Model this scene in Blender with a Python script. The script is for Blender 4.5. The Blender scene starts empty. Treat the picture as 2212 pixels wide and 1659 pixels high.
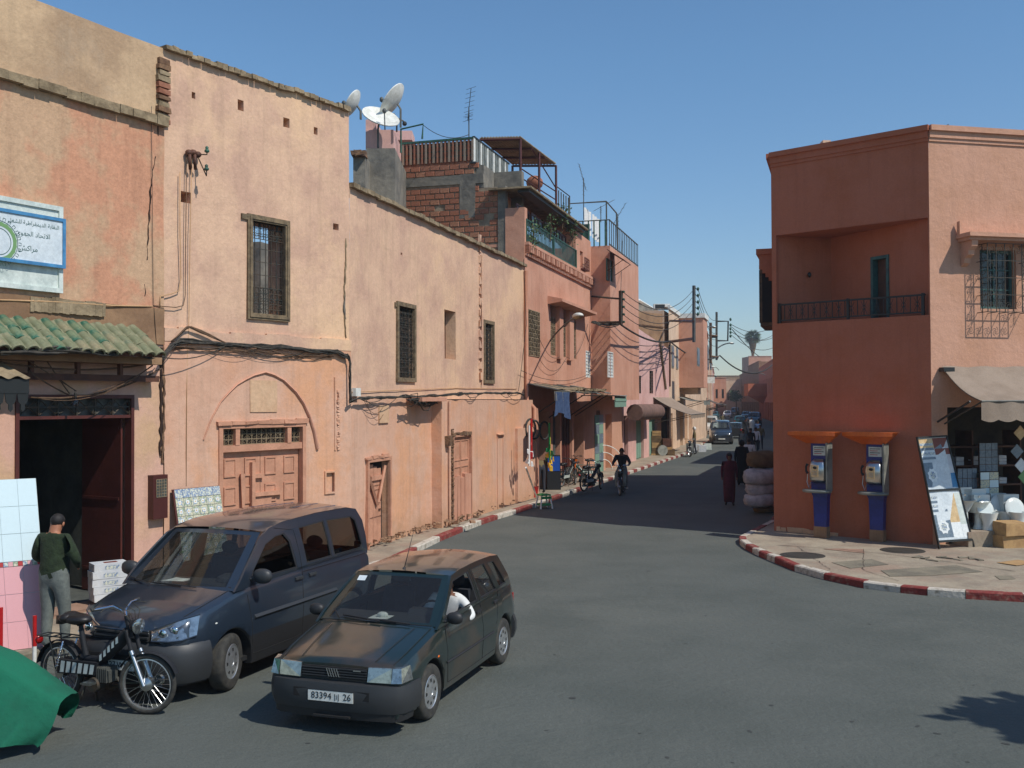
import bpy, bmesh, math, random
from mathutils import Vector, Matrix, noise
from mathutils.geometry import tessellate_polygon
R = math.radians
rnd = random.Random(7)
sc = bpy.context.scene
col = sc.collection
# ------------------------------------------------------------------ camera, sky, sun, exposure
CAMH, FPX, PW, PH = 3.33, 2190.0, 2212.0, 1659.0
PITCH, ROLL = math.atan(37.5 / FPX), 0.004
_f = Vector((0, math.cos(PITCH), math.sin(PITCH)))
_u = Vector((0, -math.sin(PITCH), math.cos(PITCH)))
_r = Vector((1, 0, 0))
CR = _r * math.cos(ROLL) - _u * math.sin(ROLL)
CU = _r * math.sin(ROLL) + _u * math.cos(ROLL)
cam_d = bpy.data.cameras.new("camera")
cam = bpy.data.objects.new("camera", cam_d)
col.objects.link(cam)
cam_d.sensor_width = 36.0
cam_d.lens = 36.0 * FPX / PW
cam_d.clip_start = 0.1
cam_d.clip_end = 3000
_m = Matrix((CR, CU, -_f)).transposed().to_4x4()
_m.translation = Vector((0, 0, CAMH))
cam.matrix_world = _m
sc.camera = cam
w = bpy.data.worlds.new("World")
sc.world = w
w.use_nodes = True
SUNAZ = math.atan2(0.80, -0.60)
SUNEL = R(50)
nt = w.node_tree
bg = nt.nodes["Background"]
sky = nt.nodes.new("ShaderNodeTexSky")
sky.sky_type = 'NISHITA'
sky.sun_disc = False
sky.sun_elevation = SUNEL
sky.sun_rotation = SUNAZ
sky.altitude = 450
sky.air_density = 1.25
sky.dust_density = .2
sky.ozone_density = 1.6
tcw = nt.nodes.new("ShaderNodeTexCoord"); sxw = nt.nodes.new("ShaderNodeSeparateXYZ"); nt.links.new(tcw.outputs['Generated'], sxw.inputs[0])
rpw = nt.nodes.new("ShaderNodeValToRGB"); rpw.color_ramp.elements[0].color = (.70, .80, .99, 1); rpw.color_ramp.elements[1].color = (.68, .92, 1.10, 1); rpw.color_ramp.elements[1].position = .32
nt.links.new(sxw.outputs[2], rpw.inputs[0])
mxw = nt.nodes.new("ShaderNodeMix"); mxw.data_type = 'RGBA'; mxw.blend_type = 'MULTIPLY'; mxw.inputs[0].default_value = 1
nt.links.new(sky.outputs[0], mxw.inputs[6]); nt.links.new(rpw.outputs[0], mxw.inputs[7]); nt.links.new(mxw.outputs[2], bg.inputs[0])
bg.inputs[1].default_value = 0.11
sd = bpy.data.lights.new("sun", 'SUN')
sd.energy = 4.0
sd.angle = R(0.53)
sd.color = (1.0, 0.95, 0.875)
sun = bpy.data.objects.new("sun", sd)
col.objects.link(sun)
sdir = Vector((math.sin(SUNAZ) * math.cos(SUNEL), math.cos(SUNAZ) * math.cos(SUNEL), math.sin(SUNEL)))
sun.rotation_euler = sdir.to_track_quat('Z', 'Y').to_euler()
sun.location = (10, -10, 30)
sc.view_settings.view_transform = 'Standard'
sc.view_settings.look = 'None'
sc.view_settings.gamma = 1
sc.view_settings.exposure = 0.0
sc.view_settings.use_curve_mapping = False
# ------------------------------------------------------------------ picking points in the place
def ray(px, py):
    return _f + CR * ((px - PW / 2) / FPX) + CU * ((PH / 2 - py) / FPX)
def gp(px, py, z=0.0):
    d = ray(px, py)
    t = (z - CAMH) / d.z
    return Vector((d.x * t, d.y * t, z))
def at(px, py, Y):
    d = ray(px, py)
    t = Y / d.y
    return Vector((d.x * t, Y, CAMH + d.z * t))
class Wall:
    """vertical plane; u runs from a to b, d is distance in front of it, z up"""
    def __init__(s, a, b, side=1):
        s.a = Vector((a[0], a[1], 0)); s.b = Vector((b[0], b[1], 0))
        s.L = (s.b - s.a).length
        s.t = (s.b - s.a).normalized()
        s.n = Vector((s.t.y, -s.t.x, 0)) * side
    def p(s, u, d, z):
        return s.a + s.t * u + s.n * d + Vector((0, 0, z))
    def q(s, px, py, d=0.0):
        r = ray(px, py); o = s.a + s.n * d
        k = (o - Vector((0, 0, 0))).dot(s.n) / r.dot(s.n)
        P = r * k
        return ((P - o).dot(s.t), CAMH + r.z * k)
    def r(s, x0, y0, x1, y1, d=0.0):
        a = s.q(x0, y0, d); b = s.q(x1, y1, d)
        return (min(a[0], b[0]), max(a[0], b[0]), min(a[1], b[1]), max(a[1], b[1]))
# ------------------------------------------------------------------ mesh builder
MATS = {}
ORG = {}
class MB:
    def __init__(s):
        s.V = []; s.F = []; s.M = []; s.m = 0
    def add(s, vs, fs):
        b = len(s.V)
        s.V += [Vector(v) for v in vs]
        for f in fs:
            s.F.append([b + i for i in f]); s.M.append(s.m)
        return s
    def quad(s, a, b, c, d):
        return s.add([a, b, c, d], [(0, 1, 2, 3)])
    def hexa(s, p):   # p: 4 bottom, 4 top
        return s.add(p, [(3, 2, 1, 0), (4, 5, 6, 7), (0, 1, 5, 4), (1, 2, 6, 5), (2, 3, 7, 6), (3, 0, 4, 7)])
    def box(s, x0, x1, y0, y1, z0, z1, jit=0.0, T=None):
        P = [(x0, y0, z0), (x1, y0, z0), (x1, y1, z0), (x0, y1, z0), (x0, y0, z1), (x1, y0, z1), (x1, y1, z1), (x0, y1, z1)]
        P = [Vector(p) for p in P]
        if jit: P = [p + Vector((rnd.uniform(-jit, jit), rnd.uniform(-jit, jit), rnd.uniform(-jit, jit))) for p in P]
        if T: P = [T @ p for p in P]
        return s.hexa(P)
    def wb(s, W, u0, u1, d0, d1, z0, z1, jit=0.0):
        P = [W.p(u, d, z) for z in (z0, z1) for u, d in ((u0, d0), (u1, d0), (u1, d1), (u0, d1))]
        if jit: P = [p + Vector((rnd.uniform(-jit, jit), rnd.uniform(-jit, jit), rnd.uniform(-jit, jit))) for p in P]
        return s.hexa(P)
    def tube(s, pts, r, n=6, closed=False):
        pts = [Vector(p) for p in pts]
        N = len(pts)
        rr = r if isinstance(r, (list, tuple)) else [r] * N
        b = len(s.V)
        t0 = (pts[1] - pts[0]).normalized()
        ref = Vector((0, 0, 1)) if abs(t0.z) < .9 else Vector((1, 0, 0))
        x = t0.cross(ref).normalized()
        for i, p in enumerate(pts):
            if closed: t = (pts[(i + 1) % N] - pts[i - 1]).normalized()
            else: t = (pts[min(i + 1, N - 1)] - pts[max(i - 1, 0)]).normalized()
            x = (x - t * x.dot(t))
            if x.length < 1e-6: x = t.orthogonal()
            x.normalize(); y = t.cross(x)
            for k in range(n):
                a = 2 * math.pi * k / n
                s.V.append(p + (x * math.cos(a) + y * math.sin(a)) * rr[i])
        for i in range(N if closed else N - 1):
            j = (i + 1) % N
            for k in range(n):
                l = (k + 1) % n
                s.F.append([b + i * n + k, b + i * n + l, b + j * n + l, b + j * n + k]); s.M.append(s.m)
        if not closed:
            s.F.append([b + k for k in range(n)][::-1]); s.M.append(s.m)
            s.F.append([b + (N - 1) * n + k for k in range(n)]); s.M.append(s.m)
        return s
    def lathe(s, prof, c, ax=(0, 0, 1), n=16, cap=True):
        """prof: (radius, height) along axis ax from point c"""
        ax = Vector(ax).normalized(); c = Vector(c)
        x = ax.orthogonal().normalized(); y = ax.cross(x)
        b = len(s.V); N = len(prof)
        for r, h in prof:
            for k in range(n):
                a = 2 * math.pi * k / n
                s.V.append(c + ax * h + (x * math.cos(a) + y * math.sin(a)) * max(r, 1e-4))
        for i in range(N - 1):
            for k in range(n):
                l = (k + 1) % n
                s.F.append([b + i * n + k, b + i * n + l, b + (i + 1) * n + l, b + (i + 1) * n + k]); s.M.append(s.m)
        if cap and prof[0][0] > .002: s.F.append([b + k for k in range(n)][::-1]); s.M.append(s.m)
        if cap and prof[-1][0] > .002: s.F.append([b + (N - 1) * n + k for k in range(n)]); s.M.append(s.m)
        return s
    def ell(s, c, r, n=12, m=8):
        c = Vector(c); vs = []; fs = []
        if not isinstance(r, (tuple, list)): r = (r, r, r)
        for i in range(m + 1):
            th = math.pi * i / m
            for k in range(n):
                a = 2 * math.pi * k / n
                vs.append((c.x + r[0] * math.sin(th) * math.cos(a), c.y + r[1] * math.sin(th) * math.sin(a), c.z - r[2] * math.cos(th)))
        for i in range(m):
            for k in range(n):
                l = (k + 1) % n
                fs.append((i * n + k, i * n + l, (i + 1) * n + l, (i + 1) * n + k))
        return s.add(vs, fs)
    def poly(s, loops, f, th=0.0, back=True):
        """loops of 2-D points (first outer, rest holes) mapped by f(x, y, depth); th thickness"""
        L3 = [[Vector((p[0], p[1], 0)) for p in l] for l in loops]
        tr = tessellate_polygon(L3)
        flat = [p for l in loops for p in l]
        # orientation
        def area(l): return sum(l[i][0] * l[(i + 1) % len(l)][1] - l[(i + 1) % len(l)][0] * l[i][1] for i in range(len(l)))
        vs = [f(p[0], p[1], 0) for p in flat]; n = len(flat)
        fs = []
        for t in tr:
            a = [flat[i] for i in t]
            fs.append(tuple(t) if area(a) > 0 else tuple(t[::-1]))
        if th:
            vs += [f(p[0], p[1], th) for p in flat]
            if back: fs += [tuple(i + n for i in t[::-1]) for t in fs[:]]
            o = 0
            for l in loops:
                m = len(l)
                for i in range(m):
                    j = (i + 1) % m
                    fs.append((o + i, o + j, o + j + n, o + i + n))
                o += m
        return s.add(vs, fs)
    def grid(s, nu, nv, f, closed=False):
        vs = [f(i / nu, j / nv) for i in range(nu + 1) for j in range(nv + 1)]
        fs = [(i * (nv + 1) + j, (i + 1) * (nv + 1) + j, (i + 1) * (nv + 1) + j + 1, i * (nv + 1) + j + 1) for i in range(nu) for j in range(nv)]
        return s.add(vs, fs)
    def xf(s, T, start=0):
        for i in range(start, len(s.V)): s.V[i] = T @ s.V[i]
        return s
    def build(s, name, mats, parent=None, local=False, smooth=0, loc=None, kind=None, fix=False):
        me = bpy.data.meshes.new(name)
        if not isinstance(mats, (list, tuple)): mats = [mats]
        if parent is not None:
            o0 = Vector((0, 0, 0)) if local else ORG.get(parent.name, Vector((0, 0, 0)))
        elif loc is not None: o0 = Vector(loc)
        else:
            xs = [v.x for v in s.V]; ys = [v.y for v in s.V]
            o0 = Vector(((min(xs) + max(xs)) / 2, (min(ys) + max(ys)) / 2, min(v.z for v in s.V)))
        me.from_pydata([v - o0 for v in s.V], [], s.F)
        for m in mats: me.materials.append(MATS[m])
        if len(mats) > 1: me.polygons.foreach_set('material_index', s.M)
        if fix:
            bm = bmesh.new(); bm.from_mesh(me)
            bmesh.ops.remove_doubles(bm, verts=bm.verts, dist=1e-5)
            bmesh.ops.recalc_face_normals(bm, faces=bm.faces)
            bm.to_mesh(me); bm.free()
        if smooth:
            me.polygons.foreach_set('use_smooth', [True] * len(me.polygons))
            if smooth < 180: me.set_sharp_from_angle(angle=R(smooth))
        me.update()
        o = bpy.data.objects.new(name, me)
        col.objects.link(o)
        if parent is not None:
            o.parent = parent; ORG[o.name] = o0
        else:
            o.location = o0; ORG[o.name] = o0
        if kind: o['kind'] = kind
        return o
def tag(o, label, cat, group=None):
    o['label'] = label; o['category'] = cat
    if group: o['group'] = group
    return o
def thing(name, label, cat, loc=(0, 0, 0), rz=0.0, group=None):
    o = bpy.data.objects.new(name, None)
    o.empty_display_size = .2
    col.objects.link(o)
    o.location = loc; o.rotation_euler = (0, 0, rz)
    ORG[o.name] = Vector(loc)
    return tag(o, label, cat, group)
def copy_tree(o, loc=None, rz=None, label=None, parent=None, scale=None):
    c = o.copy(); col.objects.link(c)
    if parent is not None: c.parent = parent
    if loc is not None: c.location = loc; ORG[c.name] = Vector(loc)
    if rz is not None: c.rotation_euler = (0, 0, rz)
    if scale: c.scale = (scale,) * 3
    if label: c['label'] = label
    for ch in list(o.children): copy_tree(ch, parent=c)
    return c
def share(proto, name, parent, loc, rot=None, scale=None, mat=None):
    o = bpy.data.objects.new(name, proto)
    col.objects.link(o); o.parent = parent
    o.location = Vector(loc) - ORG.get(parent.name, Vector((0, 0, 0)))
    if rot is not None: o.rotation_euler = rot
    if scale is not None: o.scale = scale
    if mat:
        o.material_slots[0].link = 'OBJECT'; o.material_slots[0].material = MATS[mat]
    return o
def text(s, body, size, name, mat, parent, T, align='CENTER', ext=0.002, width=None):
    cu = bpy.data.curves.new(name, 'FONT'); cu.body = body; cu.size = size; cu.extrude = ext
    cu.align_x = align; cu.align_y = 'CENTER'; cu.resolution_u = 3
    t = bpy.data.objects.new(name, cu); col.objects.link(t)
    bpy.context.view_layer.update()
    me = bpy.data.meshes.new_from_object(t.evaluated_get(bpy.context.evaluated_depsgraph_get()))
    bpy.data.objects.remove(t); bpy.data.curves.remove(cu)
    me.name = name
    if width: k = width / (max(v.co.x for v in me.vertices) - min(v.co.x for v in me.vertices)); me.transform(Matrix.Diagonal((k, k, 1, 1)))
    me.transform(T)
    me.materials.clear(); me.materials.append(MATS[mat])
    o = bpy.data.objects.new(name, me); col.objects.link(o)
    if parent is not None:
        o.parent = parent
        if s: me.transform(Matrix.Translation(-ORG.get(parent.name, Vector((0, 0, 0)))))
    return o
def frameT(o, x, y):   # text plane: origin, x axis, y axis
    x = Vector(x).normalized(); y = Vector(y).normalized(); z = x.cross(y)
    m = Matrix((x, y, z)).transposed().to_4x4(); m.translation = Vector(o)
    return m
def sag(a, b, s, n=10):
    a = Vector(a); b = Vector(b)
    return [a.lerp(b, i / n) - Vector((0, 0, s * 4 * (i / n) * (1 - i / n))) for i in range(n + 1)]
# ------------------------------------------------------------------ materials
def srgb(r, g, b):
    f = lambda c: (c / 255 / 12.92) if c / 255 < .04045 else ((c / 255 + .055) / 1.055) ** 2.4
    return (f(r), f(g), f(b))
TONE = {'plaster_tan': (1.08, 1.13, 1.24), 'plaster_pink': (1.01, 1.2, 1.33), 'plaster_gate': (1, 1.2, 1.34), 'plaster_ochre': (1, 1.08, 1.3), 'plaster_orange': (1, 1.1, 1.2), 'plaster_salmon': (1, 1.14, 1.22), 'plaster_rose': (1, 1.12, 1.18), 'wood_salmon': (1.04, 1.22, 1.38), 'asphalt': (1.03, 1.09, 1.06), 'plaster_beige': (1, 1.08, 1.15)}
def mat(name, c, c2=None, sc_=1.5, rough=.8, bump=.0, bs=30, metal=0.0, fine=.12, streak=0, dirt=None, dz=1.2, spec=.5, coat=0, mixp=(.42, .62), c3=None, s3=.6, bd=.01):
    k_ = TONE.get(name)
    if k_: c, c2, c3 = [tuple(v * q for v, q in zip(x, k_)) if x else x for x in (c, c2, c3)]
    m = bpy.data.materials.new(name); m.use_nodes = True
    n = m.node_tree.nodes; l = m.node_tree.links
    b = n["Principled BSDF"]
    b.inputs['Roughness'].default_value = rough
    b.inputs['Metallic'].default_value = metal
    b.inputs['Specular IOR Level'].default_value = spec
    if coat:
        b.inputs['Coat Weight'].default_value = coat; b.inputs['Coat Roughness'].default_value = .09
    tc = n.new('ShaderNodeTexCoord')
    def nz(scale, det=6, vec=None, rg=.6):
        x = n.new('ShaderNodeTexNoise'); x.inputs['Scale'].default_value = scale; x.inputs['Detail'].default_value = det
        x.inputs['Roughness'].default_value = rg
        l.new(vec or tc.outputs['Object'], x.inputs['Vector']); return x.outputs['Fac']
    def ramp(f, a, bb):
        x = n.new('ShaderNodeMapRange'); x.inputs[1].default_value = a; x.inputs[2].default_value = bb
        l.new(f, x.inputs[0]); return x.outputs[0]
    def mix(f, a, bb, mode='MIX'):
        x = n.new('ShaderNodeMix'); x.data_type = 'RGBA'; x.blend_type = mode
        if isinstance(f, float): x.inputs[0].default_value = f
        else: l.new(f, x.inputs[0])
        for s, v in ((6, a), (7, bb)):
            if isinstance(v, tuple): x.inputs[s].default_value = (*v, 1)
            else: l.new(v, x.inputs[s])
        return x.outputs[2]
    cur = tuple(c)
    if c2: cur = mix(ramp(nz(sc_), *mixp), cur, tuple(c2))
    if c3: cur = mix(ramp(nz(s3, 8, rg=.7), .5, .63), cur, tuple(c3))
    if streak:
        mp = n.new('ShaderNodeMapping'); mp.inputs['Scale'].default_value = (5, 5, .35)
        l.new(tc.outputs['Object'], mp.inputs[0])
        d = tuple(x * (1 - .55) for x in c)
        f = n.new('ShaderNodeMath'); f.operation = 'MULTIPLY'; f.inputs[1].default_value = streak
        l.new(ramp(nz(1.0, 5, mp.outputs[0], .65), .5, .75), f.inputs[0])
        cur = mix(f.outputs[0], cur, d)
    if fine:
        g = ramp(nz(bs * .6, 4, rg=.7), .3, .7)
        x = n.new('ShaderNodeMapRange'); x.inputs[3].default_value = 1 - fine; x.inputs[4].default_value = 1 + fine
        l.new(g, x.inputs[0])
        hv = n.new('ShaderNodeHueSaturation'); l.new(x.outputs[0], hv.inputs['Value'])
        if isinstance(cur, tuple): hv.inputs['Color'].default_value = (*cur, 1)
        else: l.new(cur, hv.inputs['Color'])
        cur = hv.outputs[0]
    if dirt:
        sx = n.new('ShaderNodeSeparateXYZ'); l.new(tc.outputs['Object'], sx.inputs[0])
        ad = n.new('ShaderNodeMath'); ad.operation = 'MULTIPLY_ADD'; ad.inputs[1].default_value = 1.6; 
        l.new(nz(2.2, 7, rg=.7), ad.inputs[0]); l.new(sx.outputs[2], ad.inputs[2])
        f = ramp(ad.outputs[0], dz + .8, .8 - .1)
        cur = mix(f, cur, tuple(dirt))
    if isinstance(cur, tuple): b.inputs['Base Color'].default_value = (*cur, 1)
    else: l.new(cur, b.inputs['Base Color'])
    if bump:
        bp = n.new('ShaderNodeBump'); bp.inputs['Strength'].default_value = bump; bp.inputs['Distance'].default_value = bd
        a = nz(bs, 6); e = nz(bs * .12, 4)
        ma = n.new('ShaderNodeMath'); ma.operation = 'MULTIPLY_ADD'; ma.inputs[1].default_value = 4.0
        l.new(e, ma.inputs[0]); l.new(a, ma.inputs[2]); l.new(ma.outputs[0], bp.inputs['Height'])
        l.new(bp.outputs[0], b.inputs['Normal'])
    MATS[name] = m
    return m
def glass(name, tint=(.5, .55, .55), gl=.0, dirty=.0):
    m = bpy.data.materials.new(name); m.use_nodes = True
    n = m.node_tree.nodes; l = m.node_tree.links
    n.remove(n["Principled BSDF"])
    t = n.new('ShaderNodeBsdfTransparent'); t.inputs[0].default_value = (*tint, 1)
    g = n.new('ShaderNodeBsdfGlossy'); g.inputs['Roughness'].default_value = .02 + gl
    fr = n.new('ShaderNodeLayerWeight'); fr.inputs[0].default_value = .5
    pw = n.new('ShaderNodeMath'); pw.operation = 'POWER'; pw.inputs[1].default_value = 4.5; l.new(fr.outputs['Facing'], pw.inputs[0])
    ad = n.new('ShaderNodeMath'); ad.operation = 'MULTIPLY_ADD'; ad.inputs[1].default_value = .9; ad.inputs[2].default_value = .06
    l.new(pw.outputs[0], ad.inputs[0])
    mx = n.new('ShaderNodeMixShader'); l.new(ad.outputs[0], mx.inputs[0]); l.new(t.outputs[0], mx.inputs[1]); l.new(g.outputs[0], mx.inputs[2])
    out = mx
    if dirty:
        df = n.new('ShaderNodeBsdfDiffuse'); df.inputs[0].default_value = (.35, .32, .28, 1)
        m2 = n.new('ShaderNodeMixShader'); m2.inputs[0].default_value = dirty
        l.new(mx.outputs[0], m2.inputs[1]); l.new(df.outputs[0], m2.inputs[2]); out = m2
    l.new(out.outputs[0], n["Material Output"].inputs[0])
    MATS[name] = m
# plaster
DIRT = srgb(120, 95, 75)
mat('plaster_tan', srgb(206, 166, 132), srgb(190, 150, 122), 1.0, .93, .5, 26, c3=srgb(212, 172, 132), s3=.35, streak=.28, fine=.09)
mat('plaster_ochre', srgb(196, 160, 116), srgb(170, 136, 98), .9, .93, .6, 22, streak=.3, fine=.1, c3=srgb(176, 146, 110))
mat('plaster_orange', srgb(196, 136, 102), srgb(192, 150, 114), 1.1, .93, .6, 24, streak=.35, fine=.14, mixp=(.45, .58))
mat('plaster_pink', srgb(206, 152, 122), srgb(204, 144, 112), .8, .93, .5, 26, c3=srgb(212, 146, 106), s3=.4, streak=.35, fine=.06, dirt=srgb(176, 136, 104), dz=.7)
mat('plaster_gate', srgb(206, 150, 124), srgb(198, 148, 110), .9, .93, .5, 26, streak=.2, fine=.07, dirt=srgb(160, 120, 95), dz=.5)
mat('plaster_salmon', srgb(200, 140, 112), srgb(188, 126, 98), .7, .93, .4, 26, streak=.3, fine=.06)
mat('plaster_palepink', srgb(214, 172, 162), srgb(200, 156, 146), .8, .93, .4, 26, streak=.45, fine=.06)
mat('plaster_red_shaded', srgb(176, 104, 76), srgb(170, 97, 66), .9, .9, .5, 45, fine=.08, streak=.22, dirt=srgb(120, 84, 64), dz=.12)  # darker copy of the rose plaster, shade put into colour for unlit faces
mat('plaster_rose', srgb(200, 144, 116), srgb(192, 136, 106), .9, .9, .5, 45, fine=.08, streak=.22)
mat('plaster_mud', srgb(150, 118, 88), srgb(130, 100, 74), 1.2, .95, .7, 14, streak=.4)
mat('plaster_beige', srgb(214, 178, 146), srgb(196, 160, 130), .8, .93, .4, 20)
mat('cement_grey', srgb(128, 122, 110), srgb(98, 95, 88), 1.4, .95, .9, 12, fine=.18)
mat('cement_ledge', srgb(150, 132, 104), srgb(116, 100, 76), 2.5, .95, .9, 22, fine=.2)
mat('rubble', srgb(128, 98, 72), srgb(90, 66, 50), 6, .95, 1.0, 30, fine=.25)
mat('crack_dark', srgb(52, 36, 28), None, 1, 1)
mat('patch_yellow', srgb(204, 168, 134), srgb(196, 158, 124), 3, .93, .3, 26)
mat('brick_a', srgb(156, 100, 74), srgb(140, 88, 66), 5, .9, .4, 40)
mat('brick_b', srgb(138, 88, 66), srgb(156, 108, 84), 5, .9, .4, 40)
mat('brick_c', srgb(168, 118, 90), srgb(142, 96, 72), 5, .9, .4, 40)
mat('mortar', srgb(150, 134, 112), srgb(120, 104, 86), 4, .95, .6, 30)
# ground
mat('asphalt', srgb(82, 84, 80), srgb(74, 77, 73), .5, .9, .5, 85, fine=.26, c3=srgb(88, 89, 84), s3=.18, bd=.012)
mat('asphalt_patch', srgb(60, 62, 60), None, 1, .9, .5, 60)
mat('paving', srgb(158, 146, 126), srgb(134, 122, 106), 1.2, .93, .6, 30, fine=.12, c3=srgb(148, 126, 108), s3=.5)
mat('paving_dark', srgb(128, 120, 102), srgb(108, 102, 88), 2, .93, .6, 30, fine=.15)
mat('paving_pink', srgb(156, 124, 104), srgb(138, 110, 92), 2, .93, .5, 30)
mat('kerb_red', srgb(124, 48, 42), srgb(140, 98, 84), 7, .85, .7, 26, fine=.2, mixp=(.5, .64))
mat('kerb_white', srgb(190, 182, 168), srgb(142, 132, 116), 7, .85, .7, 26, fine=.15, mixp=(.52, .66))
mat('iron_cover', srgb(64, 60, 54), None, 1, .7, .5, 60, metal=.3)
mat('earth', srgb(150, 118, 92), srgb(120, 92, 70), 5, .95, .8, 20)
# wood, metal
mat('wood_grey', srgb(126, 108, 82), srgb(96, 82, 62), 9, .85, .5, 50, streak=.3)
mat('wood_salmon', srgb(192, 130, 98), srgb(176, 118, 88), 3, .85, .4, 40, streak=.25)
mat('wood_brown', srgb(92, 56, 38), srgb(70, 42, 30), 4, .7, .3, 40)
mat('red_metal', srgb(86, 40, 32), srgb(74, 34, 28), 2, .55, .1, 30)
mat('dark_red_metal', srgb(72, 30, 24), None, 1, .5)
mat('black_metal', srgb(34, 36, 34), None, 1, .5)
mat('iron', srgb(58, 60, 54), srgb(84, 70, 56), 8, .65, metal=.3)
mat('green_metal', srgb(46, 92, 74), srgb(36, 70, 58), 5, .6)
mat('rail_teal', srgb(60, 100, 94), srgb(50, 78, 76), 5, .6)
mat('zinc', srgb(150, 152, 142), srgb(108, 112, 106), 3, .55, .2, 20, metal=.35)
mat('zinc_dark', srgb(96, 98, 92), srgb(70, 72, 70), 3, .6, metal=.3)
mat('chrome', (.75, .76, .76), None, 1, .12, metal=1, fine=0)
mat('steel', (.5, .51, .5), None, 1, .3, metal=1, fine=.05)
mat('cable', srgb(44, 42, 38), srgb(72, 66, 56), 12, .8)
mat('cable_brown', srgb(104, 78, 56), srgb(74, 58, 44), 10, .85)
mat('cable_beige', srgb(190, 152, 112), None, 1, .85)
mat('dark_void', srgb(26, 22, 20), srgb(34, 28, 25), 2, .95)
mat('interior', srgb(70, 62, 52), srgb(48, 44, 40), 1.2, .95)
mat('interior_grey', srgb(84, 88, 82), srgb(60, 64, 62), 1.2, .95)
mat('white_paint', srgb(222, 222, 214), srgb(200, 200, 190), 4, .6)
mat('white_gloss', srgb(226, 230, 228), None, 1, .25)
mat('white_tile', srgb(206, 224, 226), None, 1, .3, fine=.02)
mat('pink_tile', srgb(216, 160, 162), None, 1, .35, fine=.02)
mat('blue_frame', srgb(70, 136, 180), srgb(60, 116, 160), 5, .6)
mat('sign_white', srgb(212, 220, 222), srgb(196, 206, 210), 3, .55)
mat('sign_old', srgb(206, 214, 206), srgb(180, 192, 186), 4, .6, streak=.25)
mat('ink_green', srgb(40, 86, 80), None, 1, .8, fine=0)
mat('leaf_green', srgb(112, 152, 98), None, 1, .7, fine=0)
mat('ink_black', srgb(20, 22, 26), None, 1, .7, fine=0)
mat('ink_red', srgb(170, 50, 50), None, 1, .7, fine=0)
mat('roof_green', srgb(92, 112, 90), srgb(134, 126, 98), 3.0, .42, .3, 40, fine=.2, mixp=(.35, .6))
mat('roof_olive', srgb(132, 130, 102), srgb(108, 112, 84), 5, .55, .3, 40, fine=.2)
mat('roof_deep', srgb(52, 98, 80), srgb(104, 118, 90), 6, .3, .3, 40, fine=.2)
mat('canvas_beige', srgb(144, 128, 112), srgb(132, 116, 100), 2, .9, .2, 60)
mat('canvas_brown', srgb(120, 92, 80), srgb(100, 76, 66), 2, .9, .2, 60)
mat('canvas_green', srgb(118, 150, 132), None, 1, .9)
mat('cloth_blue', srgb(62, 84, 120), srgb(48, 68, 104), 6, .95, .4, 60)
mat('cloth_green', srgb(6, 98, 72), srgb(4, 84, 62), 2, .92, .25, 160, fine=.05)
mat('cardboard', srgb(176, 142, 96), srgb(156, 122, 82), 4, .9)
mat('box_white', srgb(206, 208, 208), srgb(184, 190, 196), 9, .7)
mat('orange_plastic', srgb(206, 100, 34), srgb(190, 86, 28), 3, .35)
mat('kiosk_blue', srgb(30, 48, 122), srgb(24, 40, 104), 3, .35)
mat('green_plastic', srgb(30, 130, 70), None, 1, .4)
mat('blue_plastic', srgb(30, 80, 170), None, 1, .4)
mat('red_plastic', srgb(180, 30, 30), None, 1, .4)
mat('yellow_plastic', srgb(214, 170, 50), None, 1, .5)
mat('sack_white', srgb(186, 182, 182), srgb(156, 152, 154), 4, .9, .4, 30)
mat('sack_tan', srgb(112, 90, 62), srgb(92, 72, 50), 4, .95, .4, 30)
mat('ceramic', srgb(206, 212, 208), None, 1, .2, fine=.02)
mat('rubber', srgb(46, 45, 42), srgb(62, 60, 54), 14, .85, .2, 60)
mat('skin', srgb(160, 106, 78), None, 1, .6)
mat('skin_dark', srgb(110, 72, 52), None, 1, .6)
mat('hair', srgb(24, 20, 18), None, 1, .7)
mat('sweater_green', srgb(40, 54, 32), srgb(32, 44, 26), 12, .97, .5, 110)
mat('trouser_grey', srgb(112, 118, 112), srgb(96, 102, 98), 8, .95, .3, 60)
mat('trouser_dark', srgb(48, 50, 58), None, 1, .95)
mat('cloth_black', srgb(26, 24, 28), None, 1, .95)
mat('cloth_maroon', srgb(84, 26, 42), srgb(70, 20, 34), 5, .95)
mat('cloth_white', srgb(214, 214, 210), None, 1, .9)
mat('cloth_khaki', srgb(104, 92, 62), None, 1, .95)
mat('leather', srgb(28, 24, 22), None, 1, .45)
mat('foliage', (.055, .10, .03), (.09, .14, .045), 3, .7)
mat('foliage_dark', (.035, .07, .025), (.06, .10, .03), 3, .7)
mat('frond_dry', srgb(140, 118, 78), srgb(110, 90, 60), 3, .9)
mat('bark', srgb(110, 92, 70), srgb(84, 70, 54), 8, .95, .6, 20)
mat('palm_green', (.05, .09, .03), (.10, .13, .05), 5, .6)
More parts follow.
